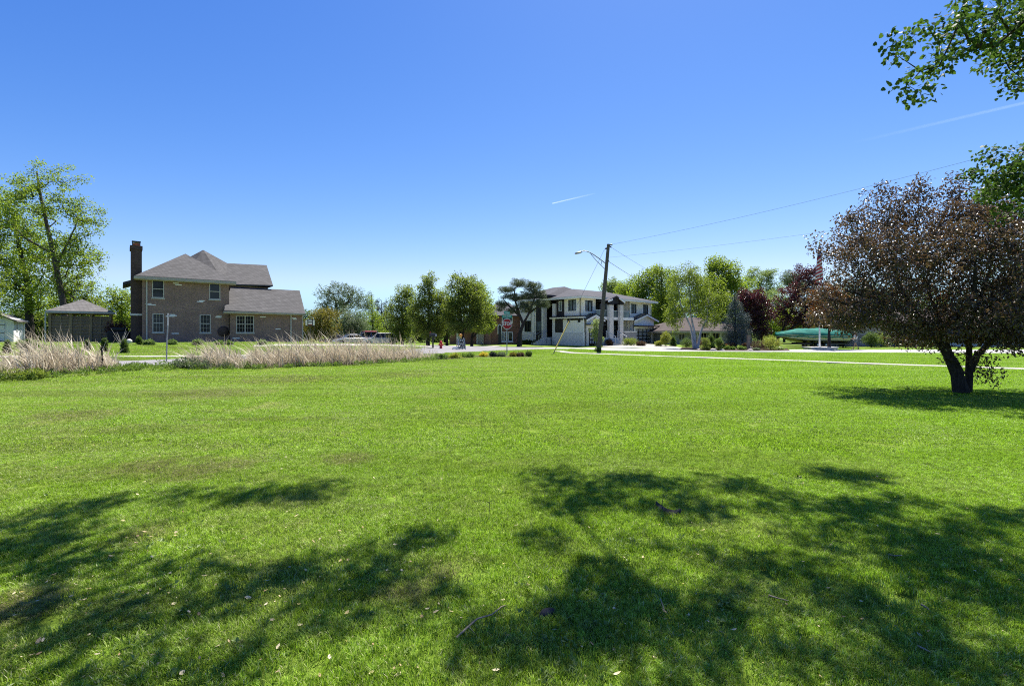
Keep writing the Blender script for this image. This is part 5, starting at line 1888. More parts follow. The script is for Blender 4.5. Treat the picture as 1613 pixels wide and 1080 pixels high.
# ================= slatted gazebo
def gazebo():
    Y = 43.0
    k = Y / F
    b = onY(130, Y)
    root = empty('gazebo', b, math.radians(39), 'dark slatted wooden gazebo with a pale grey hipped roof', 'gazebo')
    # axes: x along the front, y to the back; slightly turned to the right like the house
    root.rotation_euler = (0, 0, math.radians(37.5))
    w_ = 3.9
    d = 3.0
    h = 2.55
    hz = .0
    pm = []
    def post(x, y):
        mb = MB()
        mb.box((x - .08, y - .08, -.2), (x + .08, y + .08, h))
        mb.build('post', M['louvre'], root)
    for x in (-w_ / 2, -w_ / 6, w_ / 6, w_ / 2):
        post(x, -d / 2)
        post(x, d / 2)
    post(w_ / 2, 0)
    post(-w_ / 2, 0)
    def panel(a, b_, n=18):
        """louvred screen between two plan points"""
        a, b_ = Vector((*a, 0)), Vector((*b_, 0))
        dr = (b_ - a).normalized()
        nr = Vector((-dr.y, dr.x, 0))
        mb = MB()
        for i in range(n):
            z = .16 + (h - .42) * i / (n - 1)
            o = nr * .035
            p0, p1 = a + dr * .09, b_ - dr * .09
            mb.add([p0 - o + Vector((0, 0, z - .055)), p1 - o + Vector((0, 0, z - .055)), p1 + o + Vector((0, 0, z + .055)), p0 + o + Vector((0, 0, z + .055)),
                    p0 - o + Vector((0, 0, z - .04)), p1 - o + Vector((0, 0, z - .04)), p1 + o + Vector((0, 0, z + .07)), p0 + o + Vector((0, 0, z + .07))],
                   [(3, 2, 1, 0), (4, 5, 6, 7), (0, 1, 5, 4), (1, 2, 6, 5), (2, 3, 7, 6), (3, 0, 4, 7)])
        m = a.lerp(b_, .5)
        mb.box((m.x - .035, m.y - .035, .05), (m.x + .035, m.y + .035, h - .2))
        mb.bar(a + dr * .09 + Vector((0, 0, .05)), b_ - dr * .09 + Vector((0, 0, .05)), .06, .1)
        mb.build('louvre_panel', M['louvre'], root)
    xsn = [-w_ / 2, -w_ / 6, w_ / 6, w_ / 2]
    for a, c in zip(xsn, xsn[1:]):
        panel((a, -d / 2), (c, -d / 2))
        panel((a, d / 2), (c, d / 2), 14)
    panel((w_ / 2, -d / 2), (w_ / 2, 0))
    panel((w_ / 2, 0), (w_ / 2, d / 2))
    panel((-w_ / 2, -d / 2), (-w_ / 2, 0))
    bm_ = MB()
    for y in (-d / 2, d / 2):
        bm_.box((-w_ / 2 - .1, y - .07, h + .002), (w_ / 2 + .1, y + .07, h + .2))
    for x in (-w_ / 2, w_ / 2):
        bm_.box((x - .07, -d / 2 + .075, h + .002), (x + .07, d / 2 - .075, h + .2))
    bm_.build('beam', M['louvre'], root)
    rb = MB()
    o = .26
    z = h + .22
    c4 = [(-w_ / 2 - o, -d / 2 - o, z), (w_ / 2 + o, -d / 2 - o, z), (w_ / 2 + o, d / 2 + o, z), (-w_ / 2 - o, d / 2 + o, z)]
    top = (0, 0, z + 1.12)
    for i in range(4):
        roof_poly(rb, [c4[i], c4[(i + 1) % 4], top], .1)
    rb.build('roof', M['shingle_grey'], root)
    g = MB()
    g.box((-w_ / 2 - o, -d / 2 - o - .08, z - .18), (w_ / 2 + o, -d / 2 - o + .01, z - .02))
    g.box((w_ / 2 + o - .01, -d / 2 - o, z - .18), (w_ / 2 + o + .08, d / 2 + o, z - .02))
    g.box((-w_ / 2 - .3, -d / 2 - .26, .0), (-w_ / 2 - .2, -d / 2 - .16, z - .1))
    g.build('gutter', M['grey_metal'], root)


gazebo()


# ================= white shed at the left edge
def shed():
    Y = 40.5
    fr = Frame((21.5 - CX) / F * Y, Y, 0, -22)     # corner between door front and side wall; front runs to the left
    fr.z0 = EYE - (543.0 - HY) / F * Y
    root = empty('shed', (fr.c[0], fr.c[1], fr.z0), math.radians(31), 'small white shed with double doors and a grey roof at the left edge', 'shed')
    root['category'] = 'shed'
    # local axes: x to the right/back along the side wall, y back; front wall faces -y, side wall faces +x
    w_, d, h = 4.0, 2.5, 2.15
    mb = MB()
    mb.box((-w_, 0, -.2), (0, d, h))
    mb.prism([(-w_, 0.001, h), (0, 0.001, h), (-w_ / 2, 0.001, h + .85)], (0, d - .002, 0))
    mb.build('wall', M['shed_white'], root)
    r = MB()
    o = .28
    for s in (0, 1):
        xe = o if s == 0 else -w_ - o
        ze = h - o * .5
        roof_poly(r, [(xe, -o, ze), (xe, d + o, ze), (-w_ / 2, d + o, h + .92), (-w_ / 2, -o, h + .92)], .1)
    r.build('roof', M['shingle_grey'], root)
    for i, x in enumerate((-2.75, -1.62)):
        dm = MB()
        dm.box((x, -.05, .02), (x + 1.1, -.003, 2.0))
        for z in (.05, .95, 1.88):
            dm.box((x + .02, -.075, z), (x + 1.08, -.052, z + .1))
        for xx in (x + .02, x + .98):
            dm.box((xx, -.075, .15), (xx + .1, -.052, .95))
            dm.box((xx, -.075, 1.05), (xx + .1, -.052, 1.88))
        do = dm.build('door', M['shed_white'], root)
        xe = x if i == 0 else x + .78
        for z in (.3, .98, 1.65):
            hm = MB()
            hm.box((xe, -.09, z), (xe + .34, -.077, z + .05))
            hm.build('hinge', M['black_metal'], do)
    for y in (.6, 1.45):
        vm = MB()
        for k_ in range(7):
            vm.box((.003, y, 1.15 + k_ * .1), (.03, y + .28, 1.2 + k_ * .1))
        vm.box((.003, y - .05, 1.08), (.025, y - .003, 1.9))
        vm.box((.003, y + .283, 1.08), (.025, y + .33, 1.9))
        vm.build('vent', M['alu'], root)
    t = MB()
    t.box((.02, d - .25, .05), (.1, d - .15, h - .2))
    t.bar((.3, d - .2, h - .1), (.06, d - .2, h - .3), .08, .08)
    t.build('downspout', M['white'], root)


shed()


# ================= modern two storey house
def modern_house():
    Y = 57.8
    fr = Frame((915.5 - CX) / F * Y, Y, 0, 48.0)
    fr.z0 = EYE - (541.3 - HY) / F * Y
    def c(x, y):
        return 760 + x / 5.377, 370 + y / 5.377
    def bx_(x, y, v=0.):
        return fr.onx(*c(x, y), v)
    def ay(x, y, u=0.):
        return fr.ony(*c(x, y), u)
    root = fr.empty('modern_house', 'large modern pale stucco house with slate roof, two garages and a columned entrance', 'house')
    E = bx_(838, 527)[1]                      # underside of the upper eave
    Z1 = bx_(838, 690)[1]                     # floor of the upper storey
    xa = bx_(958, 600)[0]
    xb = bx_(1246, 600)[0]
    xe = bx_(1420, 600)[0]
    yA = ay(693, 600)[0]
    yP = ay(606, 600)[0]
    D = max(9.0, yP + 2)
    # ---- walls upper storey
    def hole_b(x0, x1, y0, y1, v=0.):
        a, zt = bx_(x0, y0, v)
        b, _ = bx_(x1, y0, v)
        _, zb = bx_((x0 + x1) / 2, y1, v)
        return (a, b, zb, zt)
    def hole_a(x0, x1, y0, y1, u=0.):
        a, zt = ay(x0, y0, u)
        b, _ = ay(x1, y0, u)
        _, zb = ay((x0 + x1) / 2, y1, u)
        return (min(a, b), max(a, b), zb, zt)
    hb = [hole_b(868, 931, 552, 645)]
    hb2 = [hole_b(1254, 1303, 582, 665), hole_b(1358, 1402, 588, 671)]
    ha = [hole_a(728, 795, 550, 643)]
    mb = MB()
    wall_holes(mb, 'y', 0, 0, xa, Z1 - .3, E, hb, .3)
    wall_holes(mb, 'x', 0, .285, yA, Z1 - .3, E, ha, .3)
    wall_holes(mb, 'y', 0, xb, xe, Z1 - .3, E, hb2, .3)
    mb.box((xe - .28, .285, -.3), (xe, D, E))
    mb.box((xa - .2, .285, -.3), (xa, 1.9, E))
    mb.box((xb, .285, -.3), (xb + .2, 1.9, E))
    mb.box((.3, D - .3, -.3), (xe - .285, D, E))
    # lower storey of the left corner
    lowh = [hole_a(725, 757, 715, 747), hole_a(813, 847, 712, 744)]
    zs = ay(760, 826)[1]
    wall_holes(mb, 'x', -.25, -.55, yA, zs, Z1 - .32, lowh, .3)
    mb.box((xb + .2, .0, -.3), (xe - .3, .28, Z1 - .31))
    mb.build('wall', M['cream'], root)
    # stone base of the left side
    sb = MB()
    sb.box((-.33, -.6, -.3), (-.05, yP, zs - .002))
    sb.build('stone_base', M['stone'], root)
    # dark clad bay left of the corner
    dk = MB()
    dh = [hole_a(648, 675, 562, 645), ]
    wall_holes(dk, 'x', -.04, yA + .002, yP - .45, Z1 - .3, E + .05, dh, .3)
    dk.box((-.29, yA + .002, zs), (-.03, yP - .45, Z1 - .32))
    dk.build('dark_bay', M['dark_panel'], root)
    sp = MB()
    sp.box((-.32, yP - .448, zs), (.0, yP, E - .6))
    sp.build('stone_pier', M['stone'], root)
    # ledge between the storeys
    lg = MB()
    lg.box((-.62, -.75, Z1 - .2), (-.05, yP + .2, Z1 - .05))
    lg.build('ledge', M['cream'], root)
    lr = MB()
    roof_poly(lr, [(-.68, -.8, Z1 + .03), (-.68, yP + .25, Z1 + .03), (-.0, yP + .25, Z1 + .16), (-.0, -.8, Z1 + .16)], .06)
    lr.build('ledge_roof', M['black_metal'], root)
    for h in dh:
        window(root, 'x', -.04, *h, M['white'], M['glass_light'], kind='none', sill=False, fw=.05)
    for h in lowh:
        window(root, 'x', -.25, *h, M['white'], M['glass'], kind='none', sill=False, fw=.06)
    # pale surrounds of the upper windows, flat bands proud of the stucco
    for h in hb + hb2:
        a, b, z0, z1 = h
        sr = MB()
        for (p, q, r_, s) in ((a - .14, a - .003, z0 - .12, z1 + .12), (b + .003, b + .14, z0 - .12, z1 + .12), (a, b, z0 - .12, z0 - .003), (a, b, z1 + .003, z1 + .12)):
            sr.box((p, -.035, r_), (q, -.003, s))
        sr.build('window_surround', M['white'], window(root, 'y', 0, *h, M['black_metal'], M['glass_light'], kind='none', cols=2, sill=False, fw=.07))
    for h in ha:
        a, b, z0, z1 = h
        sr = MB()
        for (p, q, r_, s) in ((a - .14, a - .003, z0 - .12, z1 + .12), (b + .003, b + .14, z0 - .12, z1 + .12), (a, b, z0 - .12, z0 - .003), (a, b, z1 + .003, z1 + .12)):
            sr.box((-.035, p, r_), (-.003, q, s))
        sr.build('window_surround', M['white'], window(root, 'x', 0, *h, M['black_metal'], M['glass_light'], kind='none', cols=2, sill=False, fw=.07))

    # ---- garages with gabled fronts
    def garage(x0, x1, pkx, pky, ex0, ex1, ey, door, canopy_y, v, name):
        a, ze = bx_(x0, ey, v)
        b, _ = bx_(x1, ey, v)
        e0 = bx_(ex0, ey, v)[0]
        e1, z1_ = bx_(ex1, ey + 10, v)
        pxx, zp = bx_(pkx, pky, v)
        pxx = (a + b) / 2
        da, dz1 = bx_(door[0], door[2], v)
        db, _ = bx_(door[1], door[2], v)
        hole = [(da, db, -.31, dz1)]
        g = MB()
        wall_holes(g, 'y', v, a, b, -.3, ze, hole, .3)
        g.prism([(a, v + .001, ze), (b, v + .001, ze), (pxx, v + .001, zp - .2)], (0, .27, 0))
        g.box((a, v + .285, -.3), (a + .25, -.003 if v < 0 else 2, ze - .01))
        g.box((b - .25, v + .285, -.3), (b, -.003 if v < 0 else 2, ze - .01))
        go = g.build(name, M['stucco'], root)
        pr = MB()
        pr.box((a - .04, v - .05, -.3), (a + .42, v - .003, 1.5))
        pr.box((b - .42, v - .05, -.3), (b + .04, v - .003, 1.5))
        pr.build('stone_facing', M['stone'], go)
        r = MB()
        dpt = 2.6
        zz = ze - .12
        roof_poly(r, [(pxx, v - .45, zp), (pxx, v + dpt, zp), (a - .55, v + dpt, zz), (a - .55, v - .45, zz)], .14)
        roof_poly(r, [(pxx, v - .45, zp), (b + .55, v - .45, zz), (b + .55, v + dpt, zz), (pxx, v + dpt, zp)], .14)
        r.build('gable_roof', M['black_metal'], go)
        f = MB()
        f.bar((pxx, v - .47, zp - .26), (a - .5, v - .47, zz - .22), .05, .18)
        f.bar((pxx, v - .47, zp - .26), (b + .5, v - .47, zz - .22), .05, .18)
        f.build('fascia', M['white'], go)
        _, cz = bx_((x0 + x1) / 2, canopy_y, v)
        k = MB()
        k.box((a - .1, v - .75, cz), (b + .35, v - .003, cz + .14))
        k.build('canopy', M['black_metal'], go)
        d = MB()
        W = db - da
        H = dz1 + .02
        y0 = v + .12
        nxp, nzp = 4, 4
        for i in range(nxp + 1):
            x = da + W * i / nxp
            d.box((max(da, x - .05), y0, .0), (min(db, x + .05), y0 + .05, H))
        for j in range(nzp + 1):
            z = H * j / nzp
            d.box((da + .051, y0 + .004, max(0, z - .06)), (db - .051, y0 + .054, min(H, z + .06)))
        do = d.build('garage_door', M['black_metal'], go)
        p = MB()
        p.box((da + .02, y0 + .06, .02), (db - .02, y0 + .08, H - .02))
        p.build('pane', M['garage_glass'], do)
        return a, b
    garage(880, 992, 935, 664, 862, 985, 702, (893, 977, 790), 764, -.6, 'garage')
    garage(1284, 1452, 1366, 664, 1275, 1486, 708, (1297, 1432, 795), 776, -.6, 'garage')

    # ---- entrance: columns, balcony, recess
    v0 = -1.0
    zb = bx_(1120, 718, v0)[1]
    zt = bx_(1120, 696, v0)[1]
    xl, xrr = bx_(962, 700, v0)[0], bx_(1282, 700, v0)[0]
    bl = MB()
    bl.box((xl, v0, zb), (xrr, 1.85, zt))
    bl.build('balcony_slab', M['white'], root)
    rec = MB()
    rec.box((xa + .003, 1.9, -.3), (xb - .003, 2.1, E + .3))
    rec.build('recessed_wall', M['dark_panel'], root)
    cr = MB()
    xw = bx_(1200, 740, .6)[0]
    cr.box((xw, .9, .0), (xb - .01, 1.2, zb - .005))
    cr.box((xb - 1.2, .9, zt + .01), (xb - .01, 1.2, E))
    cr.build('side_wall', M['cream'], root)
    for (x0, x1) in ((1057, 1091), (1147, 1174)):
        a = bx_(x0, 700, v0)[0]
        b = bx_(x1, 700, v0)[0]
        zc = bx_(x0, 592, v0)[1]
        cm = MB()
        cm.box((a, v0 - .35, -.3), (b, v0 - .003, zc))
        co_ = cm.build('column', M['stone'], root)
        ct = MB()
        ct.box((a - .05, v0 - .4, zc + .002), (b + .05, v0 + .05, E - .12))
        ct.build('column_top', M['dark_panel'], co_)
    # gable over the entrance
    pkx, pkz = bx_(1131, 514, v0 - .4)
    g0 = bx_(1063, 552, v0 - .4)[0]
    g1 = bx_(1197, 552, v0 - .4)[0]
    pkx = (g0 + g1) / 2
    gz_ = bx_(1066, 552, v0 - .4)[1]
    gm = MB()
    gm.prism([(g0 + .3, v0 - .25, gz_ - .35), (g1 - .3, v0 - .25, gz_ - .35), (g1 - .3, v0 - .25, gz_ - .05), (pkx, v0 - .25, pkz - .15), (g0 + .3, v0 - .25, gz_ - .05)], (0, .25, 0))
    gm.build('entrance_gable', M['dark_panel'], root)
    gr = MB()
    roof_poly(gr, [(pkx, v0 - .5, pkz), (pkx, 3, pkz), (g0 - .1, 3, gz_), (g0 - .1, v0 - .5, gz_)], .14)
    roof_poly(gr, [(pkx, v0 - .5, pkz), (g1 + .1, v0 - .5, gz_), (g1 + .1, 3, gz_), (pkx, 3, pkz)], .14)
    gr.build('entrance_roof', M['shingle_slate'], root)
    gf = MB()
    gf.bar((pkx + .5, v0 - .53, pkz - .3), (g1 + .1, v0 - .53, gz_ - .16), .05, .2)
    gf.bar((g0 - .1, v0 - .53, gz_ - .16), (g0 + .8, v0 - .53, gz_ + .1), .05, .2)
    gf.build('fascia', M['white'], root)
    # glass railings
    zr = bx_(1120, 640, v0)[1]
    for (x0, x1) in ((964, 1056), (1093, 1146), (1176, 1245)):
        a, b = bx_(x0, 700, v0)[0], bx_(x1, 700, v0)[0]
        rm = MB()
        rm.box((a, v0 + .05, zr - .06), (b, v0 + .1, zr))
        ro = rm.build('railing', M['alu'], root)
        pm = MB()
        pm.box((a + .01, v0 + .06, zt + .03), (b - .01, v0 + .08, zr - .062))
        pm.build('pane', M['glass_rail'], ro)
    # doors in the recess
    dm = MB()
    a, b = bx_(1096, 800, 1.9)[0], bx_(1142, 800, 1.9)[0]
    dm.box((a, 1.83, .75), (b, 1.897, zb - .35))
    do = dm.build('front_door', M['black_metal'], root)
    pm = MB()
    pm.box((a + .28, 1.8, .9), (a + .65, 1.827, zb - .6))
    pm.build('pane', M['glass_light'], do)
    for (x0, x1) in ((1035, 1062), (1108, 1150), (985, 1020)):
        a, b = bx_(x0, 600, 1.9)[0], bx_(x1, 600, 1.9)[0]
        um = MB()
        um.box((a, 1.84, zt + .1), (b, 1.897, E - .2))
        uo = um.build('window', M['black_metal'], root)
        pm = MB()
        pm.box((a + .07, 1.81, zt + .18), (b - .07, 1.837, E - .3))
        pm.build('pane', M['glass'], uo)
    # porch, steps, planter, handrails
    pf = MB()
    pf.box((xa + .1, v0 - .2, -.3), (xb - .1, 1.89, .72))
    pf.build('porch', M['concrete'], root)
    stp = MB()
    s0, s1 = bx_(1096, 880, v0 - 1.2)[0], bx_(1190, 880, v0 - 1.2)[0]
    for i in range(4):
        stp.box((s0 - .1 * i, v0 - .55 - .35 * i, -.3), (s1 + .2 * i, v0 - .204 - .35 * i, .56 - .17 * i))
    stp.build('steps', M['concrete'], root)
    M['planter_grey'] = plain('grey_planter', (0.26, 0.26, 0.26), .85, .15, var=.15)
    pl = MB()
    pa, pz = bx_(1178, 815, v0)
    pb_, _ = bx_(1278, 815, v0)
    pl.box((pa, v0 - .5, -.3), (pb_, v0 - .21, pz - .1))
    po = pl.build('planter_wall', M['planter_grey'], root)
    pc = MB()
    pc.box((pa - .05, v0 - .56, pz - .098), (pb_, v0 - .15, pz))
    pc.build('coping', M['white'], po)
    for sx in (s0 + .05, s1 + .05):
        hr = MB()
        hr.bar((sx, v0 - .3, 1.55), (sx + .05, v0 - 1.7, .85), .07, .07)
        for k_ in (0, 1):
            y_ = v0 - .35 - 1.3 * k_
            hr.bar((sx + .03 * k_, y_, .0), (sx + .03 * k_, y_, 1.5 - .66 * k_), .05, .05)
        hr.build('handrail', M['alu'], root)

    # ---- shaded entry side on the left: tall dark recess, stone column, stair, left wing
    y1 = ay(548, 700, 0)[0]
    y2 = ay(516, 700, -.4)[0]
    EL = ay(560, 530, 0)[1]
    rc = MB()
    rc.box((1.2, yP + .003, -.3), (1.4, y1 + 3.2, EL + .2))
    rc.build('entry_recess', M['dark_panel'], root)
    sc_ = MB()
    sc_.box((-.75, y1, -.3), (-.05, y2, ay(530, 606, -.4)[1]))
    sc_.build('stone_pier', M['stone'], root)
    st2 = MB()
    st2.box((-.73, y1 + .02, ay(530, 606, -.4)[1] + .002), (-.07, y2 - .02, EL - .02))
    st2.build('pier_top', M['dark_panel'], root)
    ys0, ys1 = ay(507, 700, .2)[0], ay(453, 700, .2)[0]
    dp = MB()
    dp.box((.2, y2 + .0, -.3), (.45, ys1, EL))
    dp.build('dark_panel', M['dark_panel'], root)
    zA, zB = ay(480, 730, .2)[1], ay(480, 815, .2)[1]
    wp = MB()
    m0, m1 = (ys0 + ys1) / 2 - .45, (ys0 + ys1) / 2 + .45
    wp.box((.13, m0, zB), (.197, m1, zA))
    wo_ = wp.build('window', M['black_metal'], root)
    pp = MB()
    pp.box((.1, m0 + .07, zB + .07), (.127, m1 - .07, zA - .07))
    pp.build('pane', M['glass_light'], wo_)
    yl1 = ay(318, 700, .3)[0]
    lw = MB()
    lh = [hole_a(356, 410, 727, 820, .3), hole_a(358, 388, 578, 652, .3)]
    ELl = ay(400, 545, .3)[1]
    wall_holes(lw, 'x', .3, ys1 + .003, yl1, zs, ELl, lh, .3)
    lw.box((.585, yl1 - .28, zs), (8, yl1, ELl))
    lw.build('left_wing', M['cream'], root)
    ls = MB()
    ls.box((.2, ys1 + .01, -.3), (.56, yl1 + .05, zs - .003))
    ls.build('stone_base', M['stone'], root)
    for h in lh:
        window(root, 'x', .3, *h, M['black_metal'], M['glass'], kind='none', cols=2, sill=False, fw=.07)
    ds = MB()
    yd = ay(441, 700, .3)[0]
    ds.box((.2, yd - .05, .1), (.295, yd + .05, ELl - .1))
    ds.build('downspout', M['white'], root)
    es = MB()
    for i in range(4):
        es.box((-2.6 + .4 * i, yP + .35, -.3), (-2.2 + .4 * i - .003, y1 - .1, .1 + .17 * i))
    es.box((-1.0, yP + .35, -.3), (1.19, y1 - .1, .75))
    es.build('steps', M['concrete'], root)
    for yy in (yP + .3, y1 - .05):
        hr = MB()
        hr.bar((-2.5, yy, .95), (-.9, yy, 1.6), .05, .05)
        hr.bar((-2.4, yy, .0), (-2.4, yy, .98), .04, .04)
        hr.bar((-1.0, yy, .0), (-1.0, yy, 1.56), .04, .04)
        hr.build('handrail', M['grey_metal'], root)

    # ---- roofs: hipped slate planes over the main block, a higher one over the entry
    ov = .75
    ze = E + .12
    rd = 5.2
    p_l = fr.onx(*c(768, 457), rd)
    p_r = fr.onx(*c(1030, 484), rd)
    ridge_z = p_l[1]
    xr0, xr1 = p_l[0], xe - 3.2
    A_ = (-ov, -ov, ze)
    B_ = (xe + ov, -ov, ze)
    C_ = (xe + ov, 2 * rd + ov, ze)
    D_ = (-ov, 2 * rd + ov, ze)
    q = (max(1.5, min(xr0, 5.0)), rd, ridge_z)
    r2 = (xr1, rd, ridge_z)
    rf = MB()
    roof_poly(rf, [A_, B_, r2, q], .1)
    roof_poly(rf, [B_, C_, r2], .1)
    roof_poly(rf, [C_, D_, q, r2], .1)
    roof_poly(rf, [D_, A_, q], .1)
    rf.build('roof', M['shingle_slate'], root)
    tr = MB()
    tr.box((-ov - .04, -ov - .05, ze - .28), (xe + ov + .04, -ov - .003, ze - .02))
    tr.box((-ov - .05, -ov, ze - .28), (-ov - .003, 2 * rd, ze - .02))
    tr.box((-ov, -ov, ze - .2), (xe + ov, -.003, ze - .13))
    tr.box((-ov, .0, ze - .2), (-.045, yP + .2, ze - .13))
    tr.build('eave_trim', M['cream'], root)
    # entry and left wing roof
    e2 = MB()
    zl = EL + .25
    yb = yl1 + .7
    ym = (yP + yb) / 2 + .6
    pk = (4.2, ym, zl + 1.5)
    pk2 = (4.2, yP + 2.0, zl + 1.5)
    cA, cB = (-1.1, yP - .1, zl), (-1.1, y2 + .5, zl)
    cC, cD = (9.5, yb, zl), (9.5, yP - .1, zl)
    cE = (-.4, yb, zl)
    roof_poly(e2, [cA, pk2, pk, cE, (-.4, y2 + .5, zl), cB], .12)
    roof_poly(e2, [cE, pk, cC], .12)
    roof_poly(e2, [cA, cD, pk2], .12)
    roof_poly(e2, [cD, cC, pk, pk2], .12)
    e2.build('entry_roof', M['shingle_slate'], root)
    e3 = MB()
    e3.box((-1.15, yP - .1, zl - .3), (-1.103, y2 + .5, zl - .1))
    e3.box((-1.1, yP - .1, zl - .24), (1.2, y2 + .5, zl - .15))
    e3.box((-.45, y2 + .51, zl - .3), (-.403, yb, zl - .1))
    e3.build('eave_trim', M['dark_panel'], root)
    # dark mass that closes the block behind the entry
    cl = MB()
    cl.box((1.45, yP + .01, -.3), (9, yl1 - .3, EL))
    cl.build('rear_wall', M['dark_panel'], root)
    for (x, y_) in ((-.31, -.62), (xe + .02, -.1)):
        d_ = MB()
        d_.box((x - .04, y_ - .04, .1), (x + .04, y_ + .04, E if x > 0 else Z1 - .3))
        d_.build('downspout', M['white'], root)


modern_house()


# ================= brown brick neighbour left of the modern house (partly behind the pine)
def brown_house():
    Y = 66.0
    fr = Frame((774 - CX) / F * Y, Y, 0.0, 78.0)
    fr.z0 = EYE - (543.5 - HY) / F * Y
    root = fr.empty('brown_house', 'brown brick house with an arched doorway and white framed windows, seen behind the stop sign', 'house')
    x1 = fr.onx(832, 520)[0]
    E = fr.onx(800, 497)[1]
    holes = []
    for (a, b, t_, bt) in [(790.5, 807.5, 498.5, 507.5), (790, 798, 522.5, 538), (800, 808, 522.5, 538)]:
        p, zt = fr.onx(a, t_)
        q, _ = fr.onx(b, t_)
        _, zb = fr.onx(a, bt)
        holes.append((p, q, zb, zt))
    mb = MB()
    wall_holes(mb, 'y', 0, 0, x1, -.4, E, holes, .3)
    mb.box((0, .285, -.4), (.28, 8, E))
    mb.box((.285, 7.7, -.4), (x1, 8, E))
    mb.build('wall', M['brick_red'], root)
    for i, h in enumerate(holes):
        window(root, 'y', 0, *h, M['white'], M['glass'], kind='none', cols=2 if i < 2 else 1, fw=.11)
    ar = MB()
    xa0, za = fr.onx(784.3, 513.5)
    xa1, _ = fr.onx(790, 513.5)
    xm, r_ = (xa0 + xa1) / 2, abs(xa1 - xa0) / 2
    pts = [(xm + math.cos(t) * r_, -.06, za - r_ * .4 + math.sin(t) * r_ * 1.2) for t in np.linspace(math.pi, 0, 12)]
    pts = [(xm - r_, -.06, za - 1.1)] + pts + [(xm + r_, -.06, za - 1.1)]
    ar.tube(pts, .07, 6)
    ao = ar.build('arch', M['white'], root)
    ad = MB()
    ad.box((xm - r_ + .05, -.05, -.3), (xm + r_ - .05, -.003, za + r_ * .5))
    ad.build('door', M['black_metal'], ao)
    ro = MB()
    o = .5
    rdg = E + 2.0
    roof_poly(ro, [(-o, -o, E), (x1 + o, -o, E), (x1 - 2, 4, rdg), (1.5, 4, rdg)], .12)
    roof_poly(ro, [(x1 + o, -o, E), (x1 + o, 8 + o, E), (x1 - 2, 4, rdg)], .12)
    roof_poly(ro, [(x1 + o, 8 + o, E), (-o, 8 + o, E), (1.5, 4, rdg), (x1 - 2, 4, rdg)], .12)
    roof_poly(ro, [(-o, 8 + o, E), (-o, -o, E), (1.5, 4, rdg)], .12)
    ro.build('roof', M['shingle_slate'], root)
    return fr


brown_house()


def garage_block():
    Y = 72.0
    fr = Frame((708 - CX) / F * Y, Y, 0.0, 84.0)
    fr.z0 = EYE - (543.0 - HY) / F * Y
    root = fr.empty('brick_garage', 'low red brown brick garage with two tall pale doors behind the street trees', 'garage')
    x1 = fr.onx(786, 520)[0]
    E = fr.onx(745, 518)[1]
    holes = []
    for (a, b, t_) in [(721, 727.5, 524), (752.5, 764.5, 523.5)]:
        p, zt = fr.onx(a, t_)
        q, _ = fr.onx(b, t_)
        holes.append((p, q, -.41, zt))
    mb = MB()
    wall_holes(mb, 'y', 0, 0, x1, -.4, E, holes, .3)
    mb.box((0, .285, -.4), (.28, 6, E))
    mb.box((x1 - .28, .285, -.4), (x1, 6, E))
    mb.box((.285, 5.7, -.4), (x1 - .285, 6, E))
    mb.build('wall', M['brick_red'], root)
    for h in holes:
        d = MB()
        W = h[1] - h[0]
        d.box((h[0], .1, -.1), (h[1], .16, h[3]))
        for i in range(1, 4):
            z = h[3] * i / 4
            d.box((h[0] + .05, .085, z - .02), (h[1] - .05, .097, z + .02))
        do = d.build('garage_door', M['pale_door'], root)
        t = MB()
        t.box((h[0] - .18, -.04, -.3), (h[0] - .003, -.003, h[3] + .15))
        t.box((h[1] + .003, -.04, -.3), (h[1] + .18, -.003, h[3] + .15))
        t.box((h[0], -.04, h[3] + .003), (h[1], -.003, h[3] + .15))
        t.build('door_frame', M['white'], do)
    ro = MB()
    roof_poly(ro, [(-.5, -.5, E), (x1 + .5, -.5, E), (x1 - 1, 3, E + 1.5), (1, 3, E + 1.5)], .12)
    roof_poly(ro, [(x1 + .5, -.5, E), (x1 + .5, 6.5, E), (x1 - 1, 3, E + 1.5)], .12)
    roof_poly(ro, [(x1 + .5, 6.5, E), (-.5, 6.5, E), (1, 3, E + 1.5), (x1 - 1, 3, E + 1.5)], .12)
    roof_poly(ro, [(-.5, 6.5, E), (-.5, -.5, E), (1, 3, E + 1.5)], .12)
    ro.build('roof', M['shingle_slate'], root)


garage_block()


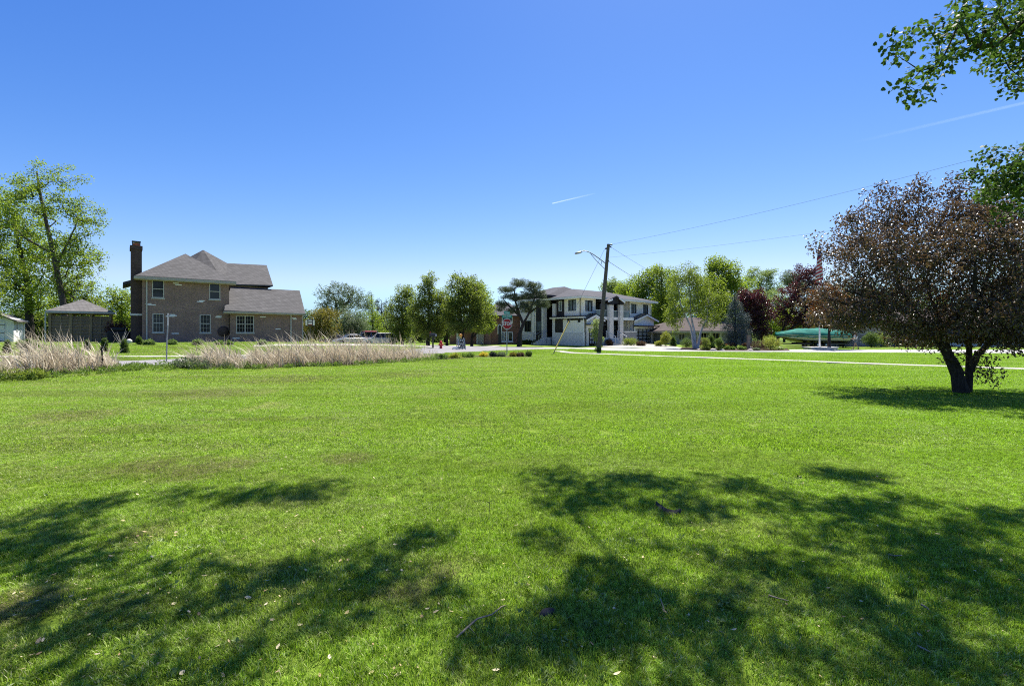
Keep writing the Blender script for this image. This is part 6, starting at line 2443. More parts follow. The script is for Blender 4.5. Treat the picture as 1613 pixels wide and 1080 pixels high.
# ================= bungalow behind the birch
def bungalow():
    Y = 63.0
    fr = Frame((1050 - CX) / F * Y, Y, 0.0, 84.0)
    fr.z0 = EYE - (544.5 - HY) / F * Y
    root = fr.empty('bungalow', 'low bungalow with a wide brown roof half hidden behind the birch', 'house')
    x1 = fr.onx(1185, 530)[0]
    E = fr.onx(1060, 521)[1]
    M['green_grey'] = plain('grey_green_siding', (0.30, 0.31, 0.25), 0.8, 0.2, var=.1)
    wins = [(1069, 1079, 525.5, 536), (1104, 1113, 524, 535), (1122, 1133, 524, 540), (1150, 1160, 525, 537)]
    holes = []
    for (a, b, t_, bt) in wins:
        p, zt = fr.onx(a, t_)
        q, _ = fr.onx(b, t_)
        _, zb = fr.onx(a, bt)
        holes.append((p, q, zb, zt))
    mb = MB()
    wall_holes(mb, 'y', 0, 0, x1, -.3, E, holes, .3)
    mb.box((0, .285, -.3), (.28, 9, E))
    mb.box((x1 - .28, .285, -.3), (x1, 9, E))
    mb.box((.285, 8.7, -.3), (x1 - .285, 9, E))
    mb.build('wall', M['green_grey'], root)
    for h in holes:
        window(root, 'y', 0, *h, M['beige_trim'], M['glass'], kind='none', cols=2)
    ro = MB()
    o = .9
    rz = fr.onx(1090, 500, 4.5)[1]
    xr0 = 4.2
    roof_poly(ro, [(-o, -o, E), (x1 + o, -o, E), (x1 - 4, 4.5, rz), (xr0, 4.5, rz)], .14)
    roof_poly(ro, [(x1 + o, -o, E), (x1 + o, 9 + o, E), (x1 - 4, 4.5, rz)], .14)
    roof_poly(ro, [(x1 + o, 9 + o, E), (-o, 9 + o, E), (xr0, 4.5, rz), (x1 - 4, 4.5, rz)], .14)
    roof_poly(ro, [(-o, 9 + o, E), (-o, -o, E), (xr0, 4.5, rz)], .14)
    ro.build('roof', M['shingle_dark'], root)
    t = MB()
    t.box((-o - .02, -o - .06, E - .26), (x1 + o, -o - .003, E - .04))
    t.box((-o - .06, -o, E - .26), (-o - .003, 9, E - .04))
    t.build('fascia', M['taupe'], root)
    for px in (1098, 1119, 1135):
        x = fr.onx(px, 530, -.6)[0]
        p = MB()
        p.box((x - .09, -.68, -.3), (x + .09, -.5, E - .16))
        p.build('porch_post', M['beige_trim'], root)


bungalow()


# ================= stone house behind the purple tree
def stone_house():
    Y = 60.0
    fr = Frame((1328 - CX) / F * Y, Y, 0.0, 92.0)
    fr.z0 = EYE - (546.5 - HY) / F * Y
    root = fr.empty('stone_house', 'low grey stone and brick house with a triple window behind the purple tree', 'house')
    x1 = fr.onx(1582, 520)[0]
    x2 = fr.onx(1660, 520)[0]
    E = fr.onx(1400, 508)[1]
    a, zt = fr.onx(1396.5, 511)
    b, zb = fr.onx(1436, 523.5)
    xm = fr.onx(1440, 520)[0]
    mb = MB()
    wall_holes(mb, 'y', 0, 0, xm, -.4, E, [(a, b, zb, zt)], .3)
    mb.box((0, .285, -.4), (.28, 9, E))
    mb.build('brick_wall', M['stone_house'], root)
    m2 = MB()
    M['stone_grey'] = stone_mat('grey_stone', (0.36, 0.34, 0.33), (0.46, 0.44, 0.42), (0.56, 0.53, 0.50), 1.6)
    m2.box((xm + .002, -.1, -.4), (x1, .25, E))
    m2.box((x1 - .3, .252, -.4), (x1, 2.2, E))
    m2.build('stone_wall', M['stone_grey'], root)
    m3 = MB()
    m3.box((x1 + .002, 2.0, -.4), (x2, 2.3, E))
    m3.build('porch_wall', M['dark_panel'], root)
    window(root, 'y', 0, a, b, zb, zt, M['white'], M['glass'], kind='none', cols=3, fw=.1)
    st = MB()
    sa = fr.onx(1592, 540, -.3)[0]
    st.box((sa, -.4, -.4), (sa + 1.5, 1.9, .55))
    st.box((sa - .1, -.5, .552), (sa + 1.6, 1.9, .65))
    st.build('porch_step', M['concrete'], root)
    hr = MB()
    hr.bar((sa - .6, -.45, -.3), (sa - .6, -.45, 1.3), .06, .06)
    hr.bar((sa - .6, -.45, 1.28), (sa + .8, .4, 1.6), .06, .06)
    hr.build('handrail', M['black_metal'], root)
    ps = MB()
    for x in (x1 + .6, x1 + 2.6):
        ps.box((x, -.2, .0), (x + .2, 0, E))
    ps.build('porch_post', M['white'], root)
    ro = MB()
    o = .8
    rz = E + 1.9
    roof_poly(ro, [(-o, -o, E), (x2 + o, -o, E), (x2 - 4, 4.5, rz), (4.2, 4.5, rz)], .14)
    roof_poly(ro, [(x2 + o, -o, E), (x2 + o, 9 + o, E), (x2 - 4, 4.5, rz)], .14)
    roof_poly(ro, [(x2 + o, 9 + o, E), (-o, 9 + o, E), (4.2, 4.5, rz), (x2 - 4, 4.5, rz)], .14)
    roof_poly(ro, [(-o, 9 + o, E), (-o, -o, E), (4.2, 4.5, rz)], .14)
    ro.build('roof', M['shingle_dark'], root)


stone_house()
# ---------------------------------------------------------------- utility pole, wires, signs
def utility_pole():
    b = G(943, 553.5)
    Y = b.y
    k = Y / F
    top = R(958.5, 384.5, Y) - b
    root = empty('utility_pole', b, 0, 'tall leaning wooden utility pole with a curved street lamp arm', 'utility pole')
    mb = MB()
    n = 10
    mb.tube([(top.x * i / n, 0, -.15 + (top.z + .15) * i / n) for i in range(n + 1)], [.21 - .075 * i / n for i in range(n + 1)], 14, wob=.03)
    mb.build('shaft', M['pole_wood'], root)
    def L(px, py, dy=0.):
        p = R(px, py, Y) - b
        return Vector((p.x, dy, p.z))
    a = MB()
    arm = [L(953.5, 415), L(945, 408.5), L(935, 401.5), L(929, 398), L(924, 396), L(919, 395.4), L(915, 396.8)]
    a.tube([p + Vector((0, -.1, 0)) for p in arm], .045, 8)
    a.tube([L(952, 423.5, -.1), L(938, 409.5, -.1), L(930, 400, -.1)], .028, 7)
    a.bar(L(947.5, 411, -.1), L(946.5, 417, -.1), .04, .04)
    a.build('lamp_arm', M['grey_metal'], root)
    h = MB()
    c = L(912, 397.8)
    h.lathe([(.03, 0), (.13, .03), (.17, .15), (.15, .5), (.08, .62)], 12, M=Matrix.Translation(c + Vector((.22, -.1, .04))) @ Matrix.Rotation(math.radians(-104), 4, 'Y') @ Matrix.Diagonal((.6, 1, 1, 1)))
    ho = h.build('lamp_head', M['grey_metal'], root)
    g = MB()
    g.lathe([(.02, -.09), (.1, -.05), (.13, 0)], 12, M=Matrix.Translation(c + Vector((.0, -.1, -.02))))
    g.build('lamp_lens', M['alu'], ho)
    pc = MB()
    pc.lathe([(.03, 0), (.035, .1), (.02, .13)], 8, M=Matrix.Translation(c + Vector((.09, -.1, .13))))
    pc.build('photocell', M['alu'], ho)
    for (px, py, dx, dz) in ((959, 385.5, .32, 0), (959.5, 387.5, .2, -.13)):
        i_ = MB()
        p = L(px, py)
        q = p + Vector((dx, -.05, dz))
        i_.tube([p, p.lerp(q, .3), p.lerp(q, .5), p.lerp(q, .7), q], [.05, .06, .05, .06, .04], 8)
        i_.build('insulator', M['black_metal'], root)
    br = MB()
    br.bar(L(956, 412.5), L(959, 411, -.1), .06, .08)
    br.bar(L(955, 391), L(953.5, 392, -.05), .1, .12)
    br.build('bracket', M['black_metal'], root)
    return b, Y


POLE, POLE_Y = utility_pole()
M['cable'] = plain('weathered_cable', (0.10, 0.11, 0.13), 0.6, 0.3)
def wire(name, label, pts, r=.008, sag=0.0, n=24, cat='power line'):
    mb = MB()
    a, b = Vector(pts[0]), Vector(pts[1])
    ps = [a.lerp(b, i / n) - Vector((0, 0, 4 * sag * (i / n) * (1 - i / n))) for i in range(n + 1)]
    mb.tube([p - a for p in ps], r, 5)
    o = mb.build(name, M['cable'], label=label, cat=cat)
    o.location = a
    return o
pA = R(960.5, 385.5, POLE_Y - .05)
wire('power_line', 'upper overhead wire rising from the pole top to the upper right of the sky', (pA, R(1760, 190, 24)), .008, .35)
wire('power_line', 'lower overhead wire running from the pole to the purple tree', (R(958.5, 405.5, POLE_Y - .05), R(1700, 305, 27)), .0065, .25)
wire('power_line', 'wire running from the pole top down right behind the modern house', (R(962, 389, POLE_Y), R(1075, 452, 92)), .012, .3)
wire('power_line', 'thick service cable dropping from the pole lamp bracket toward the trees', (R(959, 412, POLE_Y), R(1050, 462, 88)), .02, .3)
def guy_wire():
    t = R(952.5, 392, POLE_Y - .12)
    g0 = G(871, 557.5)
    s = R(894.5, 511, g0.y + (POLE_Y - g0.y) * .30)
    # the real straight line from the anchor to the pole
    s = g0.lerp(t, .285)
    root = empty('guy_wire', g0, 0, 'slanting guy wire with a yellow guard anchored in the lawn', 'guy wire')
    m = MB()
    m.tube([Vector((0, 0, 0)), t - g0], .012, 5)
    m.build('cable', M['cable'], root)
    M['guard_yellow'] = plain('faded_yellow_plastic', (0.55, 0.42, 0.10), 0.5, 0.3)
    m = MB()
    m.tube([(s - g0) * .12, s - g0], [.05, .045], 8)
    m.build('guard', M['guard_yellow'], root)
    m = MB()
    m.tube([Vector((0, 0, -.1)), (s - g0) * .12], .03, 6)
    m.box((-.12, -.12, -.05), (.12, .12, .05))
    m.build('anchor', M['black_metal'], root)
guy_wire()


def text_mesh(txt, size, mat, parent, M4, name='lettering', ext=.003):
    cu = bpy.data.curves.new(name, 'FONT')
    cu.body = txt
    cu.size = size
    cu.align_x = 'CENTER'
    cu.align_y = 'CENTER'
    cu.extrude = ext
    cu.offset = size * .025
    o = bpy.data.objects.new(name, cu)
    COL.objects.link(o)
    dg = bpy.context.evaluated_depsgraph_get()
    me = bpy.data.meshes.new_from_object(o.evaluated_get(dg))
    bpy.data.objects.remove(o)
    me.materials.clear()
    me.materials.append(mat)
    ob = bpy.data.objects.new(name, me)
    COL.objects.link(ob)
    ob.parent = parent
    ob.matrix_local = M4
    return ob


def stop_sign():
    b = G(798.5, 559)
    Y = b.y
    k = Y / F
    root = empty('stop_sign', b, math.radians(18), 'red octagonal stop sign on a steel post below two green street name blades', 'road sign')
    M['sign_red'] = plain('sign_red', (0.42, 0.012, 0.018), 0.45, 0.4, var=.06)
    M['sign_white'] = plain('sign_white', (0.78, 0.78, 0.76), 0.45, 0.4, var=.04)
    M['sign_green'] = plain('sign_green', (0.02, 0.27, 0.22), 0.45, 0.4, var=.1)
    zt = (559 - 489) * k
    zo = (559 - 510) * k
    p = MB()
    p.box((-.03, -.02, -.15), (.03, .02, zt))
    p.build('post', M['grey_metal'], root)
    r = .40
    def octa(rr, y0, y1):
        m = MB()
        m.prism([(rr * math.cos(math.radians(22.5 + 45 * i)), y0, zo + rr * math.sin(math.radians(22.5 + 45 * i))) for i in range(8)], (0, y1 - y0, 0))
        return m
    face = octa(r, -.045, -.024).build('sign_border', M['sign_white'], root)
    octa(r * .92, -.049, -.0455).build('sign_face', M['sign_red'], face)
    text_mesh('STOP', .30, M['sign_white'], face, Matrix.Translation((0, -.053, zo)) @ Matrix.Rotation(math.radians(90), 4, 'X') @ Matrix.Diagonal((.92, 1.15, 1, 1)))
    for (zc, ln, rz) in ((zt - .17, 1.02, 50), (zt - .42, .72, -12)):
        R4 = Matrix.Rotation(math.radians(rz), 4, 'Z')
        m = MB()
        m.box((-ln / 2, -.012, zc - .11), (ln / 2, .012, zc + .11), M=R4)
        bo = m.build('street_blade', M['sign_green'], root)
        # the names are too small to read in the photo: pale letter strokes of their size
        t = MB()
        g = random.Random(int(zc * 100))
        x = -ln / 2 + .09
        while x < ln / 2 - .1:
            w_ = g.uniform(.035, .07)
            hh = g.choice([.07, .07, .1])
            t.box((x, -.016, zc - .05), (x + w_ * .3, -.0125, zc - .05 + hh), M=R4)
            t.box((x + w_ * .3, -.016, zc - .05 + hh - .022), (x + w_, -.0125, zc - .05 + hh), M=R4)
            if g.random() < .5:
                t.box((x + w_ * .72, -.016, zc - .05), (x + w_, -.0125, zc - .05 + hh - .023), M=R4)
            x += w_ + .025
            if g.random() < .12:
                x += .05
        t.build('lettering', M['sign_white'], bo)
stop_sign()


def back_sign():
    b = G(262, 571)
    Y = b.y
    k = Y / F
    root = empty('street_sign', b, math.radians(31), 'grey steel sign post seen edge on before the brick house', 'road sign')
    h = (571 - 494) * k
    m = MB()
    m.tube([(0, 0, -.15), (.03, 0, h * .5), (.09, 0, h)], .028, 8)
    m.build('post', M['grey_metal'], root)
    s = MB()
    s.box((.055, -.16, h - .55), (.075, .16, h + .02))
    s.build('sign_plate', M['alu'], root)
back_sign()


def stake():
    b = G(161, 583)
    k = b.y / F
    m = MB()
    h = 37 * k
    m.tube([(0, 0, -.1), (.01, 0, h * .5), (-.03, 0, h)], [.035, .03, .028], 7, wob=.1)
    m.tube([(-.03, 0, h * .9), (.05, 0, h * 1.0)], [.02, .012], 5)
    o = m.build('wooden_stake', M['bark_dark'], label='thin dark wooden stake standing among the left cattails', cat='stake')
    o.location = b
stake()


def mailbox():
    b = G(682, 548.3)
    k = b.y / F
    root = empty('mailbox', b, math.radians(-30), 'black mailbox on a post under the tall olive tree', 'mailbox')
    m = MB()
    m.box((-.05, -.05, -.1), (.05, .05, .98))
    m.bar((0, 0, .7), (.25, 0, .95), .06, .06)
    m.build('post', M['black_metal'], root)
    n = 10
    m = MB()
    out = [(-.11 if i == 0 else 0, 0, 0) for i in range(1)]
    prof = [(-.13, 1.0), (.13, 1.0)] + [(.13 * math.cos(math.pi * i / n), 1.16 + .13 * math.sin(math.pi * i / n)) for i in range(n + 1)]
    m.prism([(-.28, y, z) for y, z in prof], (.6, 0, 0))
    bo = m.build('box', M['black_metal'], root)
    m = MB()
    m.box((-.22, -.16, 1.2), (-.2, -.135, 1.42))
    m.box((-.22, -.16, 1.36), (-.1, -.135, 1.42))
    m.build('flag', M['sign_red'], bo)
    m = MB()
    m.box((.325, -.1, 1.03), (.34, .1, 1.22))
    m.build('door', M['grey_metal'], bo)
mailbox()


def hydrant():
    b = G(694.5, 549.2)
    root = empty('fire_hydrant', b, 0, 'red fire hydrant between the mailbox and the road barricade', 'fire hydrant')
    M['hydrant_red'] = plain('hydrant_red', (0.45, 0.02, 0.02), 0.4, 0.5, var=.1)
    m = MB()
    m.lathe([(.17, -.05), (.17, .03), (.12, .05), (.115, .42), (.14, .44), (.14, .48), (.12, .5)], 16)
    m.build('barrel', M['hydrant_red'], root)
    m = MB()
    m.lathe([(.13, .5), (.12, .58), (.07, .65), (.03, .67), (.03, .72), (.01, .725)], 14)
    m.build('bonnet', M['hydrant_red'], root)
    for s in (-1, 1):
        m = MB()
        m.lathe([(.06, .1), (.06, .19), (.035, .2), (.03, .225)], 10, M=Matrix.Translation((0, 0, .36)) @ Matrix.Rotation(math.radians(90 * s), 4, 'Y'))
        m.build('side_outlet', M['hydrant_red'], root)
    m = MB()
    m.lathe([(.075, .1), (.075, .2), (.04, .21), (.03, .24)], 12, M=Matrix.Translation((0, 0, .33)) @ Matrix.Rotation(math.radians(90), 4, 'X'))
    m.build('front_outlet', M['hydrant_red'], root)
hydrant()


def barricade():
    b = G(726, 551)
    root = empty('road_barricade', b, math.radians(25), 'folding road barricade with an amber warning light on top', 'barricade')
    M['amber'] = plain('amber_lens', (0.75, 0.32, 0.03), 0.25, 0.5)
    M['barrier_pale'] = plain('tree_shaded_barrier_white', (0.36, 0.37, 0.35), .7, .2, var=.15)  # board white greyed in its colour to stand for the street tree's shade
    M['barrier_stripe'] = plain('barrier_stripe', (0.10, 0.13, 0.09), 0.6, 0.3, var=.2)
    for y0, s in ((-.36, 1), (.36, -1)):
        f = MB()
        for x in (-.28, .28):
            f.bar((x, y0, 0), (x, y0 * .12, 1.0), .06, .04)
        fo = f.build('frame', M['grey_metal'], root)
        for i, z in enumerate((.82, .5, .2)):
            p = MB()
            yy = y0 * (1 - .88 * z)
            p.box((-.32, yy - .025 * s - .012, z - .1), (.32, yy - .025 * s + .012, z + .1))
            for q in range(3):
                xx = -.28 + q * .2
                p.add([(xx, yy - .04 * s, z - .098), (xx + .1, yy - .04 * s, z - .098), (xx + .18, yy - .04 * s, z + .098), (xx + .08, yy - .04 * s, z + .098)], [(0, 1, 2, 3)], 1)
            p.build('board', [M['barrier_pale'], M['barrier_stripe']], fo)
    l = MB()
    l.box((-.08, -.05, 1.0), (.06, .05, 1.12))
    lo_ = l.build('battery_case', M['guard_yellow'], root)
    l = MB()
    l.lathe([(.11, -.035), (.13, -.02), (.13, .02), (.11, .035)], 18, M=Matrix.Translation((-.01, 0, 1.25)) @ Matrix.Rotation(math.radians(90), 4, 'X'))
    l.build('lens', M['amber'], lo_)
barricade()


def low_stand():
    b = G(717, 551.3)
    m = MB()
    m.box((-.2, -.12, .2), (.2, .12, .28))
    for x in (-.19, .19):
        for y in (-.1, .1):
            m.bar((x * .9, y, .22), (x * 1.25, y, 0), .04, .04)
    m.box((-.21, -.125, .1), (.21, -.1, .2))
    o = m.build('low_stand', M['alu'], label='low pale folding stand left of the road barricade', cat='stand')
    o.location = b
    o.rotation_euler = (0, 0, .3)
low_stand()


def hoop():
    b = G(488.5, 546)
    Y = 58.0
    b = onY(488.5, Y)
    k = Y / F
    root = empty('basketball_hoop', b, math.radians(24), 'basketball hoop with a black framed white backboard on the driveway', 'basketball hoop')
    zc = EYE + (HY - 508) * k - b.z
    m = MB()
    m.tube([(0, .7, -.05), (0, .7, zc - .6), (0, .1, zc)], .06, 8)
    m.bar((0, .7, zc - 1.0), (0, .1, zc - .2), .05, .05)
    m.build('pole', M['black_metal'], root)
    m = MB()
    w_, h_ = .52, .40
    m.box((-w_, -.02, zc - h_), (w_, .02, zc + h_))
    bo = m.build('backboard', M['black_metal'], root)
    m = MB()
    for s in (-1, 1):
        m.box((s * w_ * .78 - .1, -.03, zc - h_ * .8), (s * w_ * .78 + .1, -.021, zc + h_ * .8))
    m.box((-.2, -.03, zc + .12), (.2, -.021, zc + .3))
    m.box((-.2, -.03, zc - .2), (.2, -.021, zc + .02))
    m.build('backboard_panel', M['white'], bo)
    m = MB()
    m.tube([(.22 * math.cos(t), -.28 + .22 * math.sin(t), zc - .25) for t in np.linspace(0, 2 * math.pi, 17)], .012, 6)
    m.build('rim', M['terracotta'], bo)
hoop()


def grill():
    b = onY(188, 40.6)
    k = 40.6 / F
    root = empty('covered_grill', b, math.radians(20), 'barbecue under a black cover between the gazebo and the chimney', 'grill')
    m = MB()
    m.box((-.75, -.35, .02), (.75, .35, .95))
    m.box((-.5, -.32, .952), (.5, .32, 1.25))
    m.build('cover', plain('black_cover', (0.012, 0.012, 0.013), .6, .3, var=.3), root, bevel=.08)
    m = MB()
    for x in (-.6, .6):
        m.lathe([(.09, -.03), (.1, 0), (.09, .03)], 10, M=Matrix.Translation((x, -.3, .08)) @ Matrix.Rotation(math.radians(90), 4, 'X'))
    m.build('wheel', M['rubber'], root)
    b2 = G(203.5, 541.5)
    m = MB()
    m.lathe([(r * .6, z * .6) for r, z in [(.02, 0), (.16, .03), (.26, .16), (.3, .3), (.26, .44), (.14, .55), (.01, .58)]], 14)
    o = m.build('garden_ball', M['concrete'], label='pale round garden ball at the left foot of the chimney', cat='garden ornament')
    o.location = b2
grill()


# ---------------------------------------------------------------- cars
def car(name, label, px, Y, rz, paint, roofm=None, L=4.6, H=1.55, W=1.85, suv=False):
    b = onY(px, Y)
    root = empty(name, b, rz, label, 'car', 'cars parked on the driveway')
    hl = L / 2
    base = .24
    belt = H * (.60 if suv else .62)
    # side outline of the lower body, front at -x
    low = [(-hl, .42), (-hl + .05, .66), (-hl + .5, belt - .09), (-hl + 1.25, belt), (hl - .5, belt + .03), (hl - .04, belt - .04), (hl, .6), (hl - .1, .3), (hl - .4, base), (-hl + .3, base)]
    mb = MB()
    secs = [(-W / 2, .9), (-W / 2 + .1, 1.0), (W / 2 - .1, 1.0), (W / 2, .9)]
    rings = []
    cx_, cz_ = 0, .62
    for y, s in secs:
        rings.append([(x * (s if abs(x) > hl * .6 else 1) if s < 1 else x, y, cz_ + (z - cz_) * (.93 if s < 1 else 1)) for x, z in low])
    n = len(low)
    vs = [p for r in rings for p in r]
    fs = [tuple(range(n)), tuple(reversed(range(3 * n, 4 * n)))]
    for i in range(3):
        for k in range(n):
            k2 = (k + 1) % n
            fs.append((i * n + k, i * n + k2, (i + 1) * n + k2, (i + 1) * n + k))
    mb.add(vs, fs)
    # roof shell on pillars
    if suv:
        g = [(-hl + 1.2, belt), (-hl + 2.0, H - .06), (hl - .75, H - .05), (hl - .2, belt)]
    else:
        g = [(-hl + 1.2, belt), (-hl + 2.05, H - .06), (hl - 1.35, H - .06), (hl - .55, belt)]
    wi = W / 2 - .07
    wt = W / 2 - .26
    for s in (-1, 1):
        for (p, q) in ((g[0], g[1]), (g[2], g[3])):
            mb.bar((p[0], s * wi, p[1] - .02), (q[0], s * (wt + .02) if q[1] > p[1] else s * wi, q[1] + (.03 if q[1] > p[1] else -.02)) if q[1] > p[1] else (q[0], s * wi, q[1] - .02), .09, .09) if p[1] < q[1] else mb.bar((p[0], s * (wt + .02), p[1] + .03), (q[0], s * wi, q[1] - .02), .09, .09)
        xm = (g[1][0] + g[2][0]) / 2
        mb.bar((xm, s * wi, belt), (xm, s * (wt + .02), H - .03), .08, .06)
    body = mb.build('body', paint, root, bevel=.05)
    rm = MB()
    a, c = g[1], g[2]
    rm.add([(a[0] - .1, -wt - .04, H - .07), (c[0] + .08, -wt - .04, H - .07), (c[0] + .08, wt + .04, H - .07), (a[0] - .1, wt + .04, H - .07),
            (a[0] + .15, -wt + .1, H), (c[0] - .15, -wt + .1, H), (c[0] - .15, wt - .1, H), (a[0] + .15, wt - .1, H)],
           [(3, 2, 1, 0), (4, 5, 6, 7), (0, 1, 5, 4), (1, 2, 6, 5), (2, 3, 7, 6), (3, 0, 4, 7)])
    rm.build('roof', roofm or paint, root, bevel=.03)
    gm = MB()
    wi2, wt2 = wi - .03, wt - .02
    gv = [(g[0][0], -wi2, belt), (g[3][0], -wi2, belt), (g[3][0], wi2, belt), (g[0][0], wi2, belt), (g[1][0], -wt2, H - .075), (g[2][0], -wt2, H - .075), (g[2][0], wt2, H - .075), (g[1][0], wt2, H - .075)]
    gm.add(gv, [(3, 2, 1, 0), (4, 5, 6, 7), (0, 1, 5, 4), (1, 2, 6, 5), (2, 3, 7, 6), (3, 0, 4, 7)])
    gm.build('windows', M['glass'], root)
    for x in (-hl + .85, hl - .85):
        for s in (-1, 1):
            Rm = Matrix.Translation((x, s * (W / 2 - .1), .33)) @ Matrix.Rotation(math.radians(90), 4, 'X')
            t = MB()
            t.lathe([(.2, -.11), (.31, -.11), (.33, -.06), (.33, .06), (.31, .11), (.2, .11)], 20, M=Rm)
            to = t.build('wheel', M['rubber'], root)
            r = MB()
            r.lathe([(.03, -.125), (.2, -.1), (.2, .1), (.03, .125)], 12, M=Rm)
            r.build('rim', M['alu'], to)
    for s in (-1, 1):
        l = MB()
        l.box((-hl - .01, s * (W / 2 - .32) - .18, .6), (-hl + .12, s * (W / 2 - .32) + .18, .74))
        l.build('headlight', M['glass_light'], root, bevel=.02)
        l = MB()
        l.box((hl - .14, s * (W / 2 - .28) - .16, .72), (hl - .0, s * (W / 2 - .28) + .16, .92))
        l.build('taillight', M['sign_red'], root, bevel=.02)
        l = MB()
        l.box((-hl + 1.45, s * (W / 2 + .06) - .08, belt + .0), (-hl + 1.6, s * (W / 2 + .06) + .08, belt + .14))
        l.build('mirror', paint, root, bevel=.02)
    return root


M['silver'] = plain('silver_paint', (0.36, 0.37, 0.39), .22, .6, .35, var=.04, coat=.6)
M['white_car'] = plain('white_car_paint', (0.50, 0.50, 0.49), .25, .6, var=.04, coat=.6)
M['navy'] = plain('dark_blue_paint', (0.05, 0.06, 0.16), .2, .6, var=.1, coat=.7)
M['red_car'] = plain('red_paint', (0.42, 0.02, 0.05), .22, .6, var=.05, coat=.6)
M['charcoal'] = plain('charcoal_paint', (0.06, 0.06, 0.065), .25, .6, var=.1, coat=.6)
car('parked_car', 'silver grey saloon car at the left end of the parked row', 551, 70, math.radians(38), M['silver'], H=1.5)
car('parked_car', 'dark blue car with a red roof parked between the two pale cars', 576, 73, math.radians(30), M['navy'], M['red_car'], H=1.95, suv=True)
car('parked_car', 'white sport utility car at the right end of the parked row, nearest the trees', 599, 67, math.radians(16), M['white_car'], L=4.7, H=1.68, suv=True)
car('parked_car', 'low charcoal car half hidden behind the reeds, leftmost of the row', 528, 76, math.radians(20), M['charcoal'], H=1.35)


